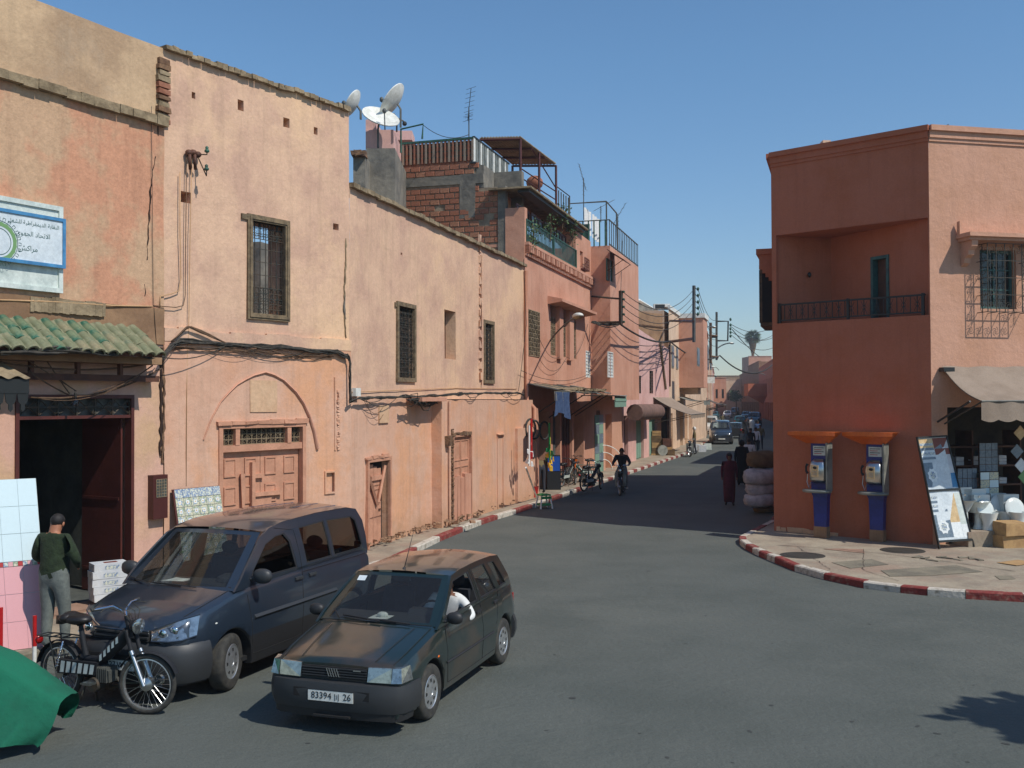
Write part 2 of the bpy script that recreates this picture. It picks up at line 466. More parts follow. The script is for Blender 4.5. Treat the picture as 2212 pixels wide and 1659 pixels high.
# vehicles
mat('paint_green', (.006, .016, .014), (.007, .018, .018), 1, .3, coat=1, fine=.05, c3=(.04, .03, .02), s3=1.1)
mat('paint_blue', (.022, .034, .052), (.028, .04, .058), 1, .34, metal=.3, coat=1, fine=.05)
mat('paint_white', srgb(210, 212, 206), None, 1, .3, coat=.5)
mat('paint_dark', (.02, .025, .03), None, 1, .3, coat=1)
mat('paint_teal', (.02, .09, .10), None, 1, .3, coat=.6)
mat('plastic_black', (.018, .018, .019), None, 1, .55, fine=.08)
mat('plastic_grey', (.03, .032, .034), None, 1, .5, fine=.05)
mat('under_black', (.008, .008, .008), None, 1, .9, fine=0)
mat('seat_cloth', srgb(60, 60, 66), srgb(44, 44, 50), 6, .95)
mat('lamp_lens', (.42, .44, .43), rough=.08, metal=.85, fine=.1, c2=(.26, .28, .28), sc_=14)
mat('lamp_amber', srgb(230, 110, 30), None, 1, .3)
mat('lamp_red', srgb(150, 20, 20), None, 1, .3)
mat('alloy', (.55, .56, .56), None, 1, .32, metal=.8)
mat('dust', srgb(96, 80, 62), None, 1, .9)
mat('tile_blue', srgb(122, 140, 168), srgb(206, 208, 190), 32, .35, mixp=(.45, .55), fine=0)
mat('tile_cream', srgb(206, 200, 168), srgb(130, 150, 160), 34, .35, mixp=(.5, .58), fine=0)
mat('tile_sage', srgb(140, 156, 130), srgb(206, 200, 176), 30, .35, mixp=(.48, .56), fine=0)
mat('tile_sand', srgb(214, 186, 140), srgb(196, 164, 118), 8, .35)
mat('tile_rust', srgb(120, 52, 36), None, 1, .4)
mat('tile_slate', srgb(120, 134, 144), srgb(100, 116, 130), 20, .35)
glass('glass_car', (.62, .66, .65), 0, .03)
glass('glass_tint', (.16, .18, .19))
glass('glass_window', (.25, .3, .3), 0, .08)
glass('bulb_glass', (.8, .8, .85))
# ------------------------------------------------------------------ wall helpers
PZ = 0.12
def nzv(p, s=1.0): return noise.noise(Vector((p[0] * s, p[1] * s, p[2] * s)))
def facade(mb, W, u0, u1, z0, z1, holes=(), th=.3, amp=.012, step=.5, d=0.0, top=None, backs=True, thick=False, cap=True):
    us = {u0, u1}; zs = {z0, z1}
    for h in holes:
        for x in h[:2]:
            if u0 < x < u1: us.add(x)
        for x in h[2:4]:
            if z0 < x < z1: zs.add(x)
    def fill(S):
        S = sorted(S); o = [S[0]]
        for a in S[1:]:
            k = max(1, int(round((a - o[-1]) / step))); b = o[-1]
            o += [b + (a - b) * i / k for i in range(1, k + 1)]
        return o
    us = fill(us); zs = fill(zs)
    def V(u, z, dd=None):
        q = W.p(u, 0, z)
        k = amp * nzv(q, .9) + amp * .5 * nzv(q, 3.1)
        zz = z
        if top and z > z1 - 1e-4: zz = z + top(u)
        return W.p(u, d + k if dd is None else dd, zz)
    idx = {}; vs = []
    for i, u in enumerate(us):
        for j, z in enumerate(zs):
            idx[i, j] = len(vs); vs.append(V(u, z))
    fs = []
    inh = lambda u, z: any(h[0] < u < h[1] and h[2] < z < h[3] for h in holes)
    for i in range(len(us) - 1):
        for j in range(len(zs) - 1):
            if inh((us[i] + us[i + 1]) / 2, (zs[j] + zs[j + 1]) / 2): continue
            fs.append((idx[i, j], idx[i + 1, j], idx[i + 1, j + 1], idx[i, j + 1]))
    mb.add(vs, fs)
    if thick:
        n = len(vs)
        vs2 = [W.p(us[i], d - th, zs[j] + (top(us[i]) if top and j == len(zs) - 1 else 0)) for i in range(len(us)) for j in range(len(zs))]
        mb.add(vs2, [f[::-1] for f in fs])
    if cap:
        for i in range(len(us) - 1):
            a, b = us[i], us[i + 1]
            mb.quad(V(a, z1), V(b, z1), W.p(b, d - th, z1 + (top(b) if top else 0)), W.p(a, d - th, z1 + (top(a) if top else 0)))
    for h in holes:
        ua, ub, za, zb = max(h[0], u0), min(h[1], u1), max(h[2], z0), min(h[3], z1)
        dep = h[4] if len(h) > 4 else th
        B = lambda u, z: W.p(u, d - dep, z)
        mb.quad(V(ua, za), B(ua, za), B(ua, zb), V(ua, zb))
        mb.quad(B(ub, za), V(ub, za), V(ub, zb), B(ub, zb))
        mb.quad(V(ua, za), V(ub, za), B(ub, za), B(ua, za))
        mb.quad(B(ua, zb), B(ub, zb), V(ub, zb), V(ua, zb))
        if backs and (len(h) < 6 or h[5]): mb.quad(B(ua, za), B(ub, za), B(ub, zb), B(ua, zb))
def wp(W, px, py, d=0.04):
    u, z = W.q(px, py, d)
    return W.p(u, d, z)
def frame(mb, W, ua, ub, za, zb, fw, d0, d1, bottom=True):
    mb.wb(W, ua, ub, d0, d1, zb - fw, zb)
    if bottom: mb.wb(W, ua, ub, d0, d1, za, za + fw)
    z0 = za + fw if bottom else za
    mb.wb(W, ua, ua + fw, d0, d1, z0, zb - fw); mb.wb(W, ub - fw, ub, d0, d1, z0, zb - fw)
def ring(c, r, ax1, ax2, a0=0, a1=2 * math.pi, n=8, sp=0):
    return [c + (ax1 * math.cos(a0 + (a1 - a0) * i / n) + ax2 * math.sin(a0 + (a1 - a0) * i / n)) * (r * (1 - sp * i / n)) for i in range(n + 1)]
Z = Vector((0, 0, 1))
def grille(mb, W, ua, ub, za, zb, d, nv, nh, scroll=0, r=.009, frm=True):
    for i in range(nv + 1):
        if not frm and i in (0, nv): continue
        u = ua + (ub - ua) * i / nv
        mb.wb(W, u - r, u + r, d - r, d + r, za, zb)
    for j in range(nh + 1):
        z = za + (zb - za) * j / nh
        mb.wb(W, ua, ub, d - r * .8, d + r * .8, z - r, z + r)
    if scroll:
        cu = (ub - ua) / nv; cz = (zb - za) / nh
        for i in range(nv):
            for j in range(nh):
                if scroll == 2 and (i + j) % 2: continue
                c = W.p(ua + cu * (i + .5), d, za + cz * (j + .5))
                s = 1 if (i + j) % 2 else -1
                rr = min(cu, cz) * .46
                mb.tube([c + W.t * (s * rr * math.cos(a)) * (1 - a / 9) + Z * (rr * math.sin(a)) * (1 - a / 9) for a in [k * .9 for k in range(8)]], r * .6, 3)
def bundle(name, pts, n, r, spread, label, mats='cable', loops=0, seed=1, group=None):
    """bundle of cables along 3-D points"""
    rg = random.Random(seed); m = MB()
    pts = [Vector(p) for p in pts]
    P = []
    for a, b in zip(pts, pts[1:]):
        k = max(2, int((b - a).length / .22))
        P += [a.lerp(b, i / k) for i in range(k)]
    P.append(pts[-1])
    for c in range(n):
        ph = rg.uniform(0, 50); s = rg.uniform(.4, 1)
        Q = [p + Vector((nzv((i * .35 + ph, 0, 0)), nzv((0, i * .35 + ph, 3)), nzv((4, 0, i * .3 + ph)) * 1.3)) * spread * s * 2 for i, p in enumerate(P)]
        m.tube(Q, r * rg.uniform(.6, 1.2), 5)
    for c in range(loops):
        i = rg.randrange(1, max(2, len(P) - 8)); j = min(len(P) - 1, i + rg.randrange(4, 9))
        m.tube(sag(P[i], P[j], rg.uniform(.06, .22), 8), r * .55, 4)
    o = m.build(name, mats, smooth=180)
    return tag(o, label, 'cables', group)
# ------------------------------------------------------------------ ground
m = MB()
m.add([(-300, -60, 0), (300, -60, 0), (300, 700, 0), (-300, 700, 0)], [(0, 1, 2, 3)])
road = m.build('road', 'asphalt', loc=(0, 0, 0), kind='structure')
# repair patches of newer asphalt, worn into the road
m = MB()
for i in range(40):
    px, py = rnd.uniform(450, 2200), 1180 + rnd.random() ** .6 * 470
    if px > 1590 and py < 1320: continue
    c = gp(px, py); rz = rnd.uniform(0, 3); a = rnd.uniform(.01, .045); b = a * rnd.uniform(.3, 1)
    P = [c + Matrix.Rotation(rz, 3, 'Z') @ Vector((a * math.cos(t) * (1 + .6 * nzv((t * 2, px, 0))), b * math.sin(t) * (1 + .6 * nzv((t * 2, py, 4))), 0)) for t in [k * .7 for k in range(9)]]
    m.add([p + Vector((0, 0, .004)) for p in P], [tuple(range(9))])
m.build('tar_patch', 'asphalt_patch', road, kind='stuff')
def pavement(name, kerb, inner, joints, mat_='paving', first_red=True, kw=.16, bare=0):
    """kerb: 2-D points of the kerb's outer foot; inner: closing points; joints: True -> each segment is one stone"""
    m = MB()
    out = [Vector((p[0], p[1], 0)) for p in kerb]
    def nrm(i):
        t = (out[min(i + 1, len(out) - 1)] - out[max(i - 1, 0)]).normalized()
        n = Vector((-t.y, t.x, 0))
        return n
    inn = Vector((inner[0][0], inner[0][1], 0)); sgn = 1 if (inn - out[-1]).dot(nrm(len(out) - 1)) > 0 else -1
    ins = [out[i] + nrm(i) * sgn * kw for i in range(len(out))]
    poly = [(p.x, p.y) for p in ins] + [(p[0], p[1]) for p in inner]
    m.poly([poly], lambda x, y, d: Vector((x, y, PZ - .005 - d)), .1)
    pv = m.build(name, mat_, loc=(out[0].x, out[0].y, 0), kind='structure')
    red = first_red; nu_ = bare
    for i in range(len(out) - 1):
        k = MB(); a, b, c, d = out[i], out[i + 1], ins[i + 1], ins[i]
        g = (b - a).normalized() * .006
        h = [PZ + .01 + rnd.uniform(-.008, .008) for _ in range(4)]
        ch = .022
        a, b, c, d = a + g, b - g, c - g, d + g
        w1 = (d - a).normalized() * ch; w2 = (c - b).normalized() * ch
        N = max(1, int((b - a).length / .18)); vs = []; fs = []
        for q in range(N + 1):
            f = q / N; o_ = a.lerp(b, f); i_ = d.lerp(c, f); ww = w1.lerp(w2, f); z = h[0] + (h[1] - h[0]) * f + .007 * nzv(o_ * 3)
            j = ww * (.5 * nzv(o_ * 5))
            for v in (o_, o_ + j + Z * (z - ch), o_ + ww + j + Z * z, i_ + Z * z, i_): vs.append(v)
        for q in range(N):
            for e in range(4): fs.append((q * 5 + e, (q + 1) * 5 + e, (q + 1) * 5 + e + 1, q * 5 + e + 1))
        fs.append((4, 3, 2, 1, 0)); fs.append(tuple(N * 5 + e for e in range(5)))
        k.add(vs, fs)
        k.build('kerb_stone', ('kerb_red' if red else 'kerb_white') if i >= nu_ else 'paving_dark', pv)
        red = not red
    return pv
# corners of the buildings on the ground
K0 = gp(350, 1272, PZ); K1 = gp(755, 1199, PZ); K2 = gp(1135, 1073, PZ)
sdv = Vector((.31, .95, 0)).normalized()          # direction of the street beyond the corner
sdb = Vector((.285, .958, 0)).normalized()
B2 = K2 + sdb * 18.2                               # end of the salmon house
B3 = B2 + sdv * 20.5                               # end of the pale pink house
sdc = Vector((.265, .964, 0)).normalized(); B4 = B3 + sdc * 20
S1 = gp(1655, 1146, PZ); S1.x += .0
C1 = gp(1672, 1146, PZ); C2 = gp(2015, 1176, PZ)
rdir = Vector((.975, .22, 0)).normalized()
C3 = C2 + rdir * 14
# right-hand pavement
kp = [(2440, 1312), (2340, 1306), (2212, 1301), (2086, 1294), (2003, 1287), (1945, 1281), (1865, 1271), (1779, 1252), (1716, 1234), (1673, 1216), (1656, 1209), (1639, 1202), (1625, 1195), (1610, 1187), (1598, 1177), (1596, 1169)]
kr = [gp(*p) for p in kp]
q0 = kr[-1]
for k in range(1, 26): kr.append(q0 + sdv * (k * 1.1) + Vector((.35, 0, 0)) * min(k, 3) * .5)
kr = [gp(2700, 1322)] + kr
pav_r = pavement('right_pavement', [(p.x, p.y) for p in kr], [(kr[-1].x + 1.2, kr[-1].y - .2), (C1.x + .8, C1.y + 3), (C1.x + 2, C1.y + .5), (C2.x + 1, C2.y + 1.0), (C3.x, C3.y + 3), (kr[0].x + 3, kr[0].y + 1)], True, first_red=False)
# left-hand pavement
kl = [gp(950, 1170), gp(1000, 1149), gp(1040, 1134), gp(1075, 1122), gp(1115, 1110), gp(1150, 1098), gp(1185, 1085.5), gp(1215, 1075), gp(1245, 1064)]
q0 = kl[-1]
tgt = gp(1475, 985)
for k in range(1, 30): kl.append(q0.lerp(tgt, k / 29))
q0 = kl[-1]
for k in range(1, 12): kl.append(q0 + sdc * k * 2.2)
w0d = Vector((.497, .868, 0)).normalized()
n1 = Vector(((K1 - K0).y, -(K1 - K0).x, 0)).normalized(); n0 = Vector((w0d.y, -w0d.x, 0))
ka = kl[0]; kb = K1 + n1 * 1.15; kb.z = 0; kc = K0 + n1 * 1.5; kc.z = 0; kd = K0 - w0d * 7 + n0 * 2.5; kd.z = 0
near = [kd.lerp(kc, i / 7) for i in range(7)] + [kc.lerp(kb, i / 5) for i in range(5)] + [kb, kb.lerp(ka, .5)]
kl = near + kl
pav_l = pavement('left_pavement', [(p.x, p.y) for p in kl], [(B4.x - .5, B4.y + 2), (B3.x - .5, B3.y), (K2.x - .5, K2.y), (K1.x - .5, K1.y), (K0.x - .5, K0.y + .2), (K0.x - 6.5 * .497 - .5, K0.y - 6.5 * .868), (kl[0].x - 2, kl[0].y - 1)], True, bare=11)
# worn slabs, manhole covers, rubble on the right-hand pavement
def zpt(x, y): return ((2010 + x / 2.744) * .7855, (1350 + y / 2.744) * .7855)
for x, y, r in ((540, 485, .5), (1295, 448, .5)):
    c = gp(*zpt(x, y), PZ); m = MB()
    m.lathe([(.46, -.03), (.46, 0.0), (.42, .0), (.41, .006), (.05, .006)], (c.x, c.y, PZ), n=24)
    m.lathe([(.0, .0065), (.3, .0068), (.3, .010), (.33, .010), (.33, .0065)], (c.x, c.y, PZ), n=24)
    m.build('manhole_cover', 'iron_cover', pav_r, smooth=30)
for pts, mt in (([(760, 540), (1060, 515), (1190, 555), (900, 585)], 'paving_dark'), ([(1130, 600), (1700, 560), (1900, 610), (1500, 640), (1200, 645)], 'paving_dark'), ([(1990, 640), (2110, 640), (2150, 665), (2030, 670)], 'paving_dark'), ([(800, 435), (1000, 440), (1010, 470), (700, 440)], 'paving_pink')):
    P = [gp(*zpt(*p), PZ) for p in pts]; c = sum(P, Vector()) / len(P); m = MB()
    P = [c + (p - c) for p in P]
    m.poly([[(p.x, p.y) for p in P]], lambda x, y, d: Vector((x, y, PZ + .004 - d)), .004)
    m.build('repair_slab', mt, pav_r)
for i in range(9):     # broken slab edges
    c = gp(*zpt(1400 + 60 * i + rnd.uniform(-10, 10), 500 + 12 * (i % 3) + rnd.uniform(-6, 6)), PZ)
    m = MB(); m.box(-.13, .13, -.05, .05, 0, .018, .012, Matrix.Translation((c.x, c.y, PZ - .004)) @ Matrix.Rotation(rnd.uniform(0, 3), 4, 'Z'))
    m.build('broken_slab', 'paving_dark', pav_r)
def crackline(pts, parent, w=.012, z=PZ + .0065, mt='crack_dark', seed=0):
    m = MB(); P = []
    for a, b in zip(pts, pts[1:]):
        k = max(2, int((b - a).length / .12))
        P += [a.lerp(b, i / k) for i in range(k)]
    vs = []; fs = []
    for i, p in enumerate(P):
        o = Vector((nzv((i * .5 + seed, 0, 0)), nzv((0, i * .5 + seed, 0)), 0)) * .05
        t = (P[min(i + 1, len(P) - 1)] - P[max(i - 1, 0)]).normalized(); n = Vector((-t.y, t.x, 0))
        ww = w * (.5 + abs(nzv((i * .7, seed, 9))) * 2)
        vs += [Vector((p.x, p.y, z)) + o + n * ww, Vector((p.x, p.y, z)) + o - n * ww]
    for i in range(len(P) - 1): fs.append((2 * i, 2 * i + 1, 2 * i + 3, 2 * i + 2))
    m.add(vs, fs)
    return m.build('pavement_crack', mt, parent)
crackline([gp(*zpt(350, 410), PZ), gp(*zpt(800, 440), PZ), gp(*zpt(1200, 480), PZ), gp(*zpt(1600, 530), PZ), gp(*zpt(2200, 615), PZ)], pav_r, .012)
crackline([gp(*zpt(1000, 440), PZ), gp(*zpt(1000, 600), PZ), gp(*zpt(1300, 690), PZ)], pav_r, .006, seed=5)
crackline([gp(*zpt(500, 420), PZ), gp(*zpt(700, 560), PZ), gp(*zpt(760, 600), PZ)], pav_r, .006, seed=8)
# rubbish and fallen plaster along the left-hand wall
m = MB()
for i in range(260):
    f = rnd.random(); W_ = K1.lerp(K2, .05 + f * .9); n_ = Vector((.96, -.28, 0)) * abs(rnd.gauss(0, .16))
    if f > .35 and f < .6: n_ *= 2.2
    s = rnd.uniform(.012, .05) * (1.4 if .35 < f < .6 else .8)
    c = W_ + n_ + Vector((0, 0, PZ)); m.box(-s, s, -s, s, -.005, s * .8, s * .5, Matrix.Translation(c) @ Matrix.Rotation(rnd.uniform(0, 3), 4, 'Z'))
m.build('rubble', 'earth', pav_l, kind='stuff')
# ------------------------------------------------------------------ A0: old house with the green tiled eave (left edge)
P0 = K0 - w0d * 7.0
W0 = Wall(P0, K0)
bA0 = thing('corner_house', 'orange plastered house with green tiled eave over its dark gateway at the left', 'building', (P0.x, P0.y, 0))
L0 = W0.L
zl = W0.q(200, 220)[1]                    # ledge
ztop0 = W0.q(330, 96)[1]
zt = W0.q(170, 650)[1]                    # lower edge of orange plaster
zroofw = W0.q(170, 700)[1]
m = MB(); facade(m, W0, 0, L0, zl, ztop0, th=.4, amp=.02, top=lambda u: .03 * nzv((u * 2, 0, 0)))
m.build('wall', 'plaster_ochre', bA0)
m = MB(); facade(m, W0, 0, L0, zt, zl, th=.4, amp=.02, d=.03)
m.build('wall', 'plaster_orange', bA0)
m = MB()
for i in range(28):
    a = L0 * i / 28; b = L0 * (i + 1) / 28
    m.wb(W0, a, b - .004, -.1, .15 + rnd.uniform(-.012, .012), zl - .09 + rnd.uniform(-.01, .01), zl + .05 + rnd.uniform(-.012, .012), .006)
m.build('ledge', 'cement_ledge', bA0)
m = MB(); facade(m, W0, 0, L0, zroofw - .25, zt, th=.3, amp=.04, step=.25, d=.045)
m.build('wall', 'plaster_mud', bA0)
gu0, gu1, gz0, gz1 = W0.r(30, 852, 285, 1304)
gz0 = PZ
m = MB(); facade(m, W0, 0, L0, 0, zroofw - .25, [(gu0, gu1, 0, gz1, .3, False)], th=.3, amp=.015, d=.02)
m.build('wall', 'plaster_gate', bA0)
# rough shell behind: back, roof, side
m = MB()
m.quad(W0.p(0, -.4, 0), W0.p(0, -7, 0), W0.p(0, -7, ztop0), W0.p(0, -.4, ztop0))
m.quad(W0.p(L0 - .02, -7, 0), W0.p(L0 - .02, -.4, 0), W0.p(L0 - .02, -.4, ztop0), W0.p(L0 - .02, -7, ztop0))
m.quad(W0.p(0, -7, 0), W0.p(L0, -7, 0), W0.p(L0, -7, ztop0), W0.p(0, -7, ztop0))
m.quad(W0.p(0, -.4, ztop0 - .5), W0.p(L0, -.4, ztop0 - .5), W0.p(L0, -7, ztop0 - .5), W0.p(0, -7, ztop0 - .5))
m.build('roof', 'plaster_mud', bA0)
# room behind the gate
m = MB()
rz1 = gz1 + .2
m.quad(W0.p(gu0 - 1, -3.4, 0), W0.p(gu1 + .1, -3.4, 0), W0.p(gu1 + .1, -3.4, rz1), W0.p(gu0 - 1, -3.4, rz1))
m.quad(W0.p(gu1 + .1, -3.4, 0), W0.p(gu1 + .1, -.29, 0), W0.p(gu1 + .1, -.29, rz1), W0.p(gu1 + .1, -3.4, rz1))
m.quad(W0.p(gu0 - 1, -.29, 0), W0.p(gu0 - 1, -3.4, 0), W0.p(gu0 - 1, -3.4, rz1), W0.p(gu0 - 1, -.29, rz1))
m.quad(W0.p(gu0 - 1, -3.4, rz1), W0.p(gu1 + .1, -3.4, rz1), W0.p(gu1 + .1, -.29, rz1), W0.p(gu0 - 1, -.29, rz1))
m.quad(W0.p(gu0 - 1, -3.4, PZ + .01), W0.p(gu1 + .1, -3.4, PZ + .01), W0.p(gu1 + .1, -.0, PZ + .01), W0.p(gu0 - 1, -.0, PZ + .01))
m.build('room', 'interior_grey', bA0)
m = MB()
for k in range(5):
    m.wb(W0, gu0 + .2, gu0 + 1.4, -3.2, -2.7, .5 + k * .45, .54 + k * .45)
    for j in range(5): m.wb(W0, gu0 + .25 + j * .24, gu0 + .42 + j * .24, -3.1, -2.8, .54 + k * .45, .54 + k * .45 + rnd.uniform(.1, .3))
m.build('shelving', 'interior', bA0)
# gate: frame, transom with wrought iron, open leaf
m = MB()
ztr = W0.q(150, 898)[1]
frame(m, W0, gu0, gu1, PZ, gz1, .06, -.12, .05, bottom=False)
m.wb(W0, gu0 + .06, gu1 - .06, -.08, .03, ztr - .05, ztr)
gate = m.build('gate', 'red_metal', bA0)
m = MB()
n_ = 6; cu = (gu1 - gu0 - .12) / n_; zc = (ztr + gz1 - .06) / 2; hz = (gz1 - .06 - ztr)
for i in range(n_):
    ua = gu0 + .06 + cu * i; ub = ua + cu
    c = W0.p((ua + ub) / 2, 0, zc)
    for s in (1, -1):
        m.tube([W0.p(ua + .03, .0, zc + s * hz * .42), W0.p((ua + ub) / 2, 0, zc), W0.p(ub - .03, 0, zc - s * hz * .42)], .012, 4)
        for s2 in (1, -1):
            cc = W0.p((ua + ub) / 2 + s2 * cu * .46, 0, zc + s * hz * .24)
            m.tube(ring(cc, .05, W0.t * s2, Z * s, -1.6, 3.2, 8, .5), .009, 4)
    m.wb(W0, ub - .012, ub + .012, -.015, .015, ztr, gz1 - .06)
m.wb(W0, gu0 + .06, gu1 - .06, -.012, .012, zc - .012, zc + .012)
m.build('transom_grille', 'iron', gate)
m = MB(); m.wb(W0, gu0 + .06, gu1 - .06, -.075, -.07, ztr, gz1 - .06); m.build('transom_pane', 'zinc_dark', gate)
m = MB()
lw = .98
def lf(mm, d0, d1, z0, z1, t0=0.0, t1=.035):
    mm.wb(W0, gu1 - .1 - t1, gu1 - .1 - t0, -d1 - .12, -d0 - .12, z0, z1)
lf(m, 0, lw, PZ + .03, ztr - .06)
for z in (.5, 1.7, ztr - .25):
    lf(m, .04, lw - .04, z, z + .05, .035, .05)
m.build('gate_leaf', 'red_metal', gate)
# worn mortar fillet, projecting beam and tiled eave
m = MB()
uE = W0.q(345, 768, .72)[0]; uF = W0.q(350, 785, .42)[0]
m.wb(W0, 0, uF, 0, .42, zroofw - .62, zroofw - .5, .004)
m.build('beam', 'plaster_mud', bA0)
m = MB()
m.wb(W0, 0, uF + .1, 0, .24, zroofw - .9, zroofw - .8, .004)
for k in range(8): m.wb(W0, .3 + k * .8, .36 + k * .8, .2, .27, zroofw - .8, zroofw - .62)
m.build('batten', 'wood_brown', bA0)
ew, eh, nrow = .66, .44, 3
sl = Vector((0, 0, -eh)) + W0.n * ew; slen = sl.length; sv = sl.normalized(); up = W0.t.cross(sv); up = up if up.z > 0 else -up
m = MB(); o_ = W0.p(0, .05, zroofw - .02)
m.hexa([o_ - up * .06, o_ + W0.t * (uE + .08) - up * .06, o_ + W0.t * (uE + .08) + sl - up * .06, o_ + sl - up * .06, o_, o_ + W0.t * (uE + .08), o_ + W0.t * (uE + .08) + sl, o_ + sl])
m.build('eave_board', 'wood_brown', bA0)
tm = MB(); tl = slen / nrow * 1.3
vs = []; fs = []
for j in range(3):
    f = j / 2; rr = .078 + .022 * f
    for t_ in (0, 1):
        for k in range(7):
            a = math.pi * k / 6; r2 = rr - .014 * t_
            vs.append((-r2 * math.cos(a), f * tl, r2 * math.sin(a) * .8 + .012 * (1 - t_)))
for j in range(2):
    for k in range(6):
        fs.append((j * 14 + k, j * 14 + k + 1, (j + 1) * 14 + k + 1, (j + 1) * 14 + k))
        fs.append((j * 14 + 7 + k + 1, j * 14 + 7 + k, (j + 1) * 14 + 7 + k, (j + 1) * 14 + 7 + k + 1))
for k in range(6): fs.append((28 + k, 28 + k + 1, 35 + k + 1, 35 + k))
tm.add(vs, fs)
me_t = tm.build('roof_tile', 'roof_green', smooth=40, loc=(0, 0, 0)); tile_me = me_t.data; bpy.data.objects.remove(me_t)
rotm = Matrix((sv.cross(up), sv, up)).transposed()
pitchu = .232
i = 0; u = uE
while u > .1:
    for r_ in range(nrow):
        f = r_ / nrow
        rr = rotm @ Matrix.Rotation(rnd.uniform(-.05, .05), 3, 'Z') @ Matrix.Rotation(-.05 + rnd.uniform(-.02, .02), 3, 'X')
        mt = rnd.choice(['roof_olive', 'roof_olive', 'roof_green', 'roof_deep'] if i < 9 else ['roof_green', 'roof_deep', 'roof_deep', 'roof_olive'])
        share(tile_me, 'roof_tile', bA0, o_ + W0.t * (u + rnd.uniform(-.012, .012)) + sl * f - sv * .02 + up * .005, rr.to_euler(), None, mt)
    for r_ in range(nrow):  # trough tile between
        rr = rotm @ Matrix.Rotation(math.pi, 3, 'Y')
        share(tile_me, 'roof_tile', bA0, o_ + W0.t * (u - pitchu / 2) + sl * (r_ / nrow) + up * .055 - sv * .04, rr.to_euler(), (.9, 1, .6), 'roof_olive')
    u -= pitchu; i += 1
# rubble-faced joint between the two houses: exposed bricks, then a crack
zb0 = W0.q(335, 262)[1]; zz = ztop0 - .2
while zz > zb0:
    h = rnd.uniform(.05, .09); m = MB()
    m.wb(W0, L0 - .12 - rnd.uniform(0, .05), L0 + .1, -.1, .05 + rnd.uniform(0, .05), zz - h, zz, .008)
    m.build('exposed_brick', rnd.choice(['rubble', 'brick_b', 'rubble', 'cement_ledge']), bA0)
    zz -= h + rnd.uniform(.015, .04)
def wall_crack(W, pts, w, parent, mt='crack_dark', d=.035, seed=0, name='crack'):
    m = MB(); P = []
    Q = [Vector((*W.q(px, py, d), 0)) for px, py in pts]
    for a, b in zip(Q, Q[1:]):
        k = max(2, int((b - a).length / .07)); P += [a.lerp(b, i / k) for i in range(k)]
    P.append(Q[-1])
    vs = []; fs = []
    for i, p in enumerate(P):
        o = nzv((i * .45 + seed, 1, 0)) * .05; t = P[min(i + 1, len(P) - 1)] - P[max(i - 1, 0)]; t.normalize(); n = Vector((-t.y, t.x, 0))
        ww = w * (.35 + abs(nzv((i * .8, seed, 3))) * 2.2)
        a = p + n * (ww + o); b = p + n * (-ww + o)
        vs += [W.p(a.x, d, a.y), W.p(b.x, d, b.y), W.p(b.x, d - .05, b.y), W.p(a.x, d - .05, a.y)]
    for i in range(len(P) - 1):
        for e in range(4): fs.append((4 * i + e, 4 * i + 4 + e, 4 * i + 4 + (e + 1) % 4, 4 * i + (e + 1) % 4))
    m.add(vs, fs)
    return m.build(name, mt, parent)
wall_crack(W0, [(338, 262), (343, 300), (330, 370), (322, 470), (318, 560), (312, 640)], .014, bA0, seed=2)
wall_crack(W0, [(349, 750), (349, 850), (350, 920), (347, 985)], .04, bA0, seed=9, d=.05)
wall_crack(W0, [(354, 750), (356, 860), (352, 1000)], .028, bA0, 'rubble', seed=4, d=.055)
# strip of cement band and a low step
m = MB(); a_, b_ = W0.q(60, 660)[0], W0.q(222, 660)[0]
for i in range(22): m.wb(W0, a_ + (b_ - a_) * i / 22, a_ + (b_ - a_) * (i + 1) / 22, .03, .062 + rnd.uniform(0, .012), W0.q(170, 681 + rnd.uniform(-1.5, 1.5))[1], W0.q(170, 650 + rnd.uniform(-1, 2) + 2 * math.sin(i * .6))[1], .003)
m.build('cement_patch', 'cement_ledge', bA0)
m = MB(); m.wb(W0, gu0 - .3, L0 + .0, 0, .5, PZ - .02, PZ + .05, .01); m.build('doorstep', 'paving_pink', bA0)
# ------------------------------------------------------------------ A1: tall tan house
W1 = Wall(K0, K1); L1 = W1.L
zt1 = (W1.q(340, 97)[1] + W1.q(760, 243)[1]) / 2
zb1 = W1.q(560, 742)[1]
bA1 = thing('tall_house', 'tall tan plastered house with one big barred window and an arched doorway below', 'building', (K0.x, K0.y, 0))
holes = [(*W1.r(*h), .35) for h in ((414, 198, 422, 214), (513, 214, 526, 241), (612, 253, 625, 277), (677, 274, 685, 292), (719, 482, 731, 498), (391, 412, 412, 440))]
wf = W1.r(532, 461, 623, 696)
holes.append((wf[0] + .12, wf[1] - .12, wf[2] + .12, wf[3] - .12, .45, False))
m = MB(); facade(m, W1, 0, L1, zb1, zt1, holes, th=.45, amp=.02, thick=True, top=lambda u: .03 * nzv((u * 1.5, 5, 0)))
m.build('wall', 'plaster_tan', bA1)
# raised band and lower storey
da = W1.r(468, 916, 656, 1225); da = (da[0], da[1], PZ, da[3])
nich = W1.r(697, 1018, 720, 1065)
m = MB(); facade(m, W1, 0, L1, 0, zb1, [(da[0], da[1], 0, da[3], .14), (*nich, .05)], th=.45, amp=.02, d=.05)
m.build('wall', 'plaster_pink', bA1)
m = MB()
za = W1.q(560, 722)[1]
for i in range(16): m.wb(W1, L1 * i / 16, L1 * (i + 1) / 16, 0, .062, zb1 - .05, za + .06 * nzv((i * .4, 0, 0)))
m.build('band', 'plaster_tan', bA1)
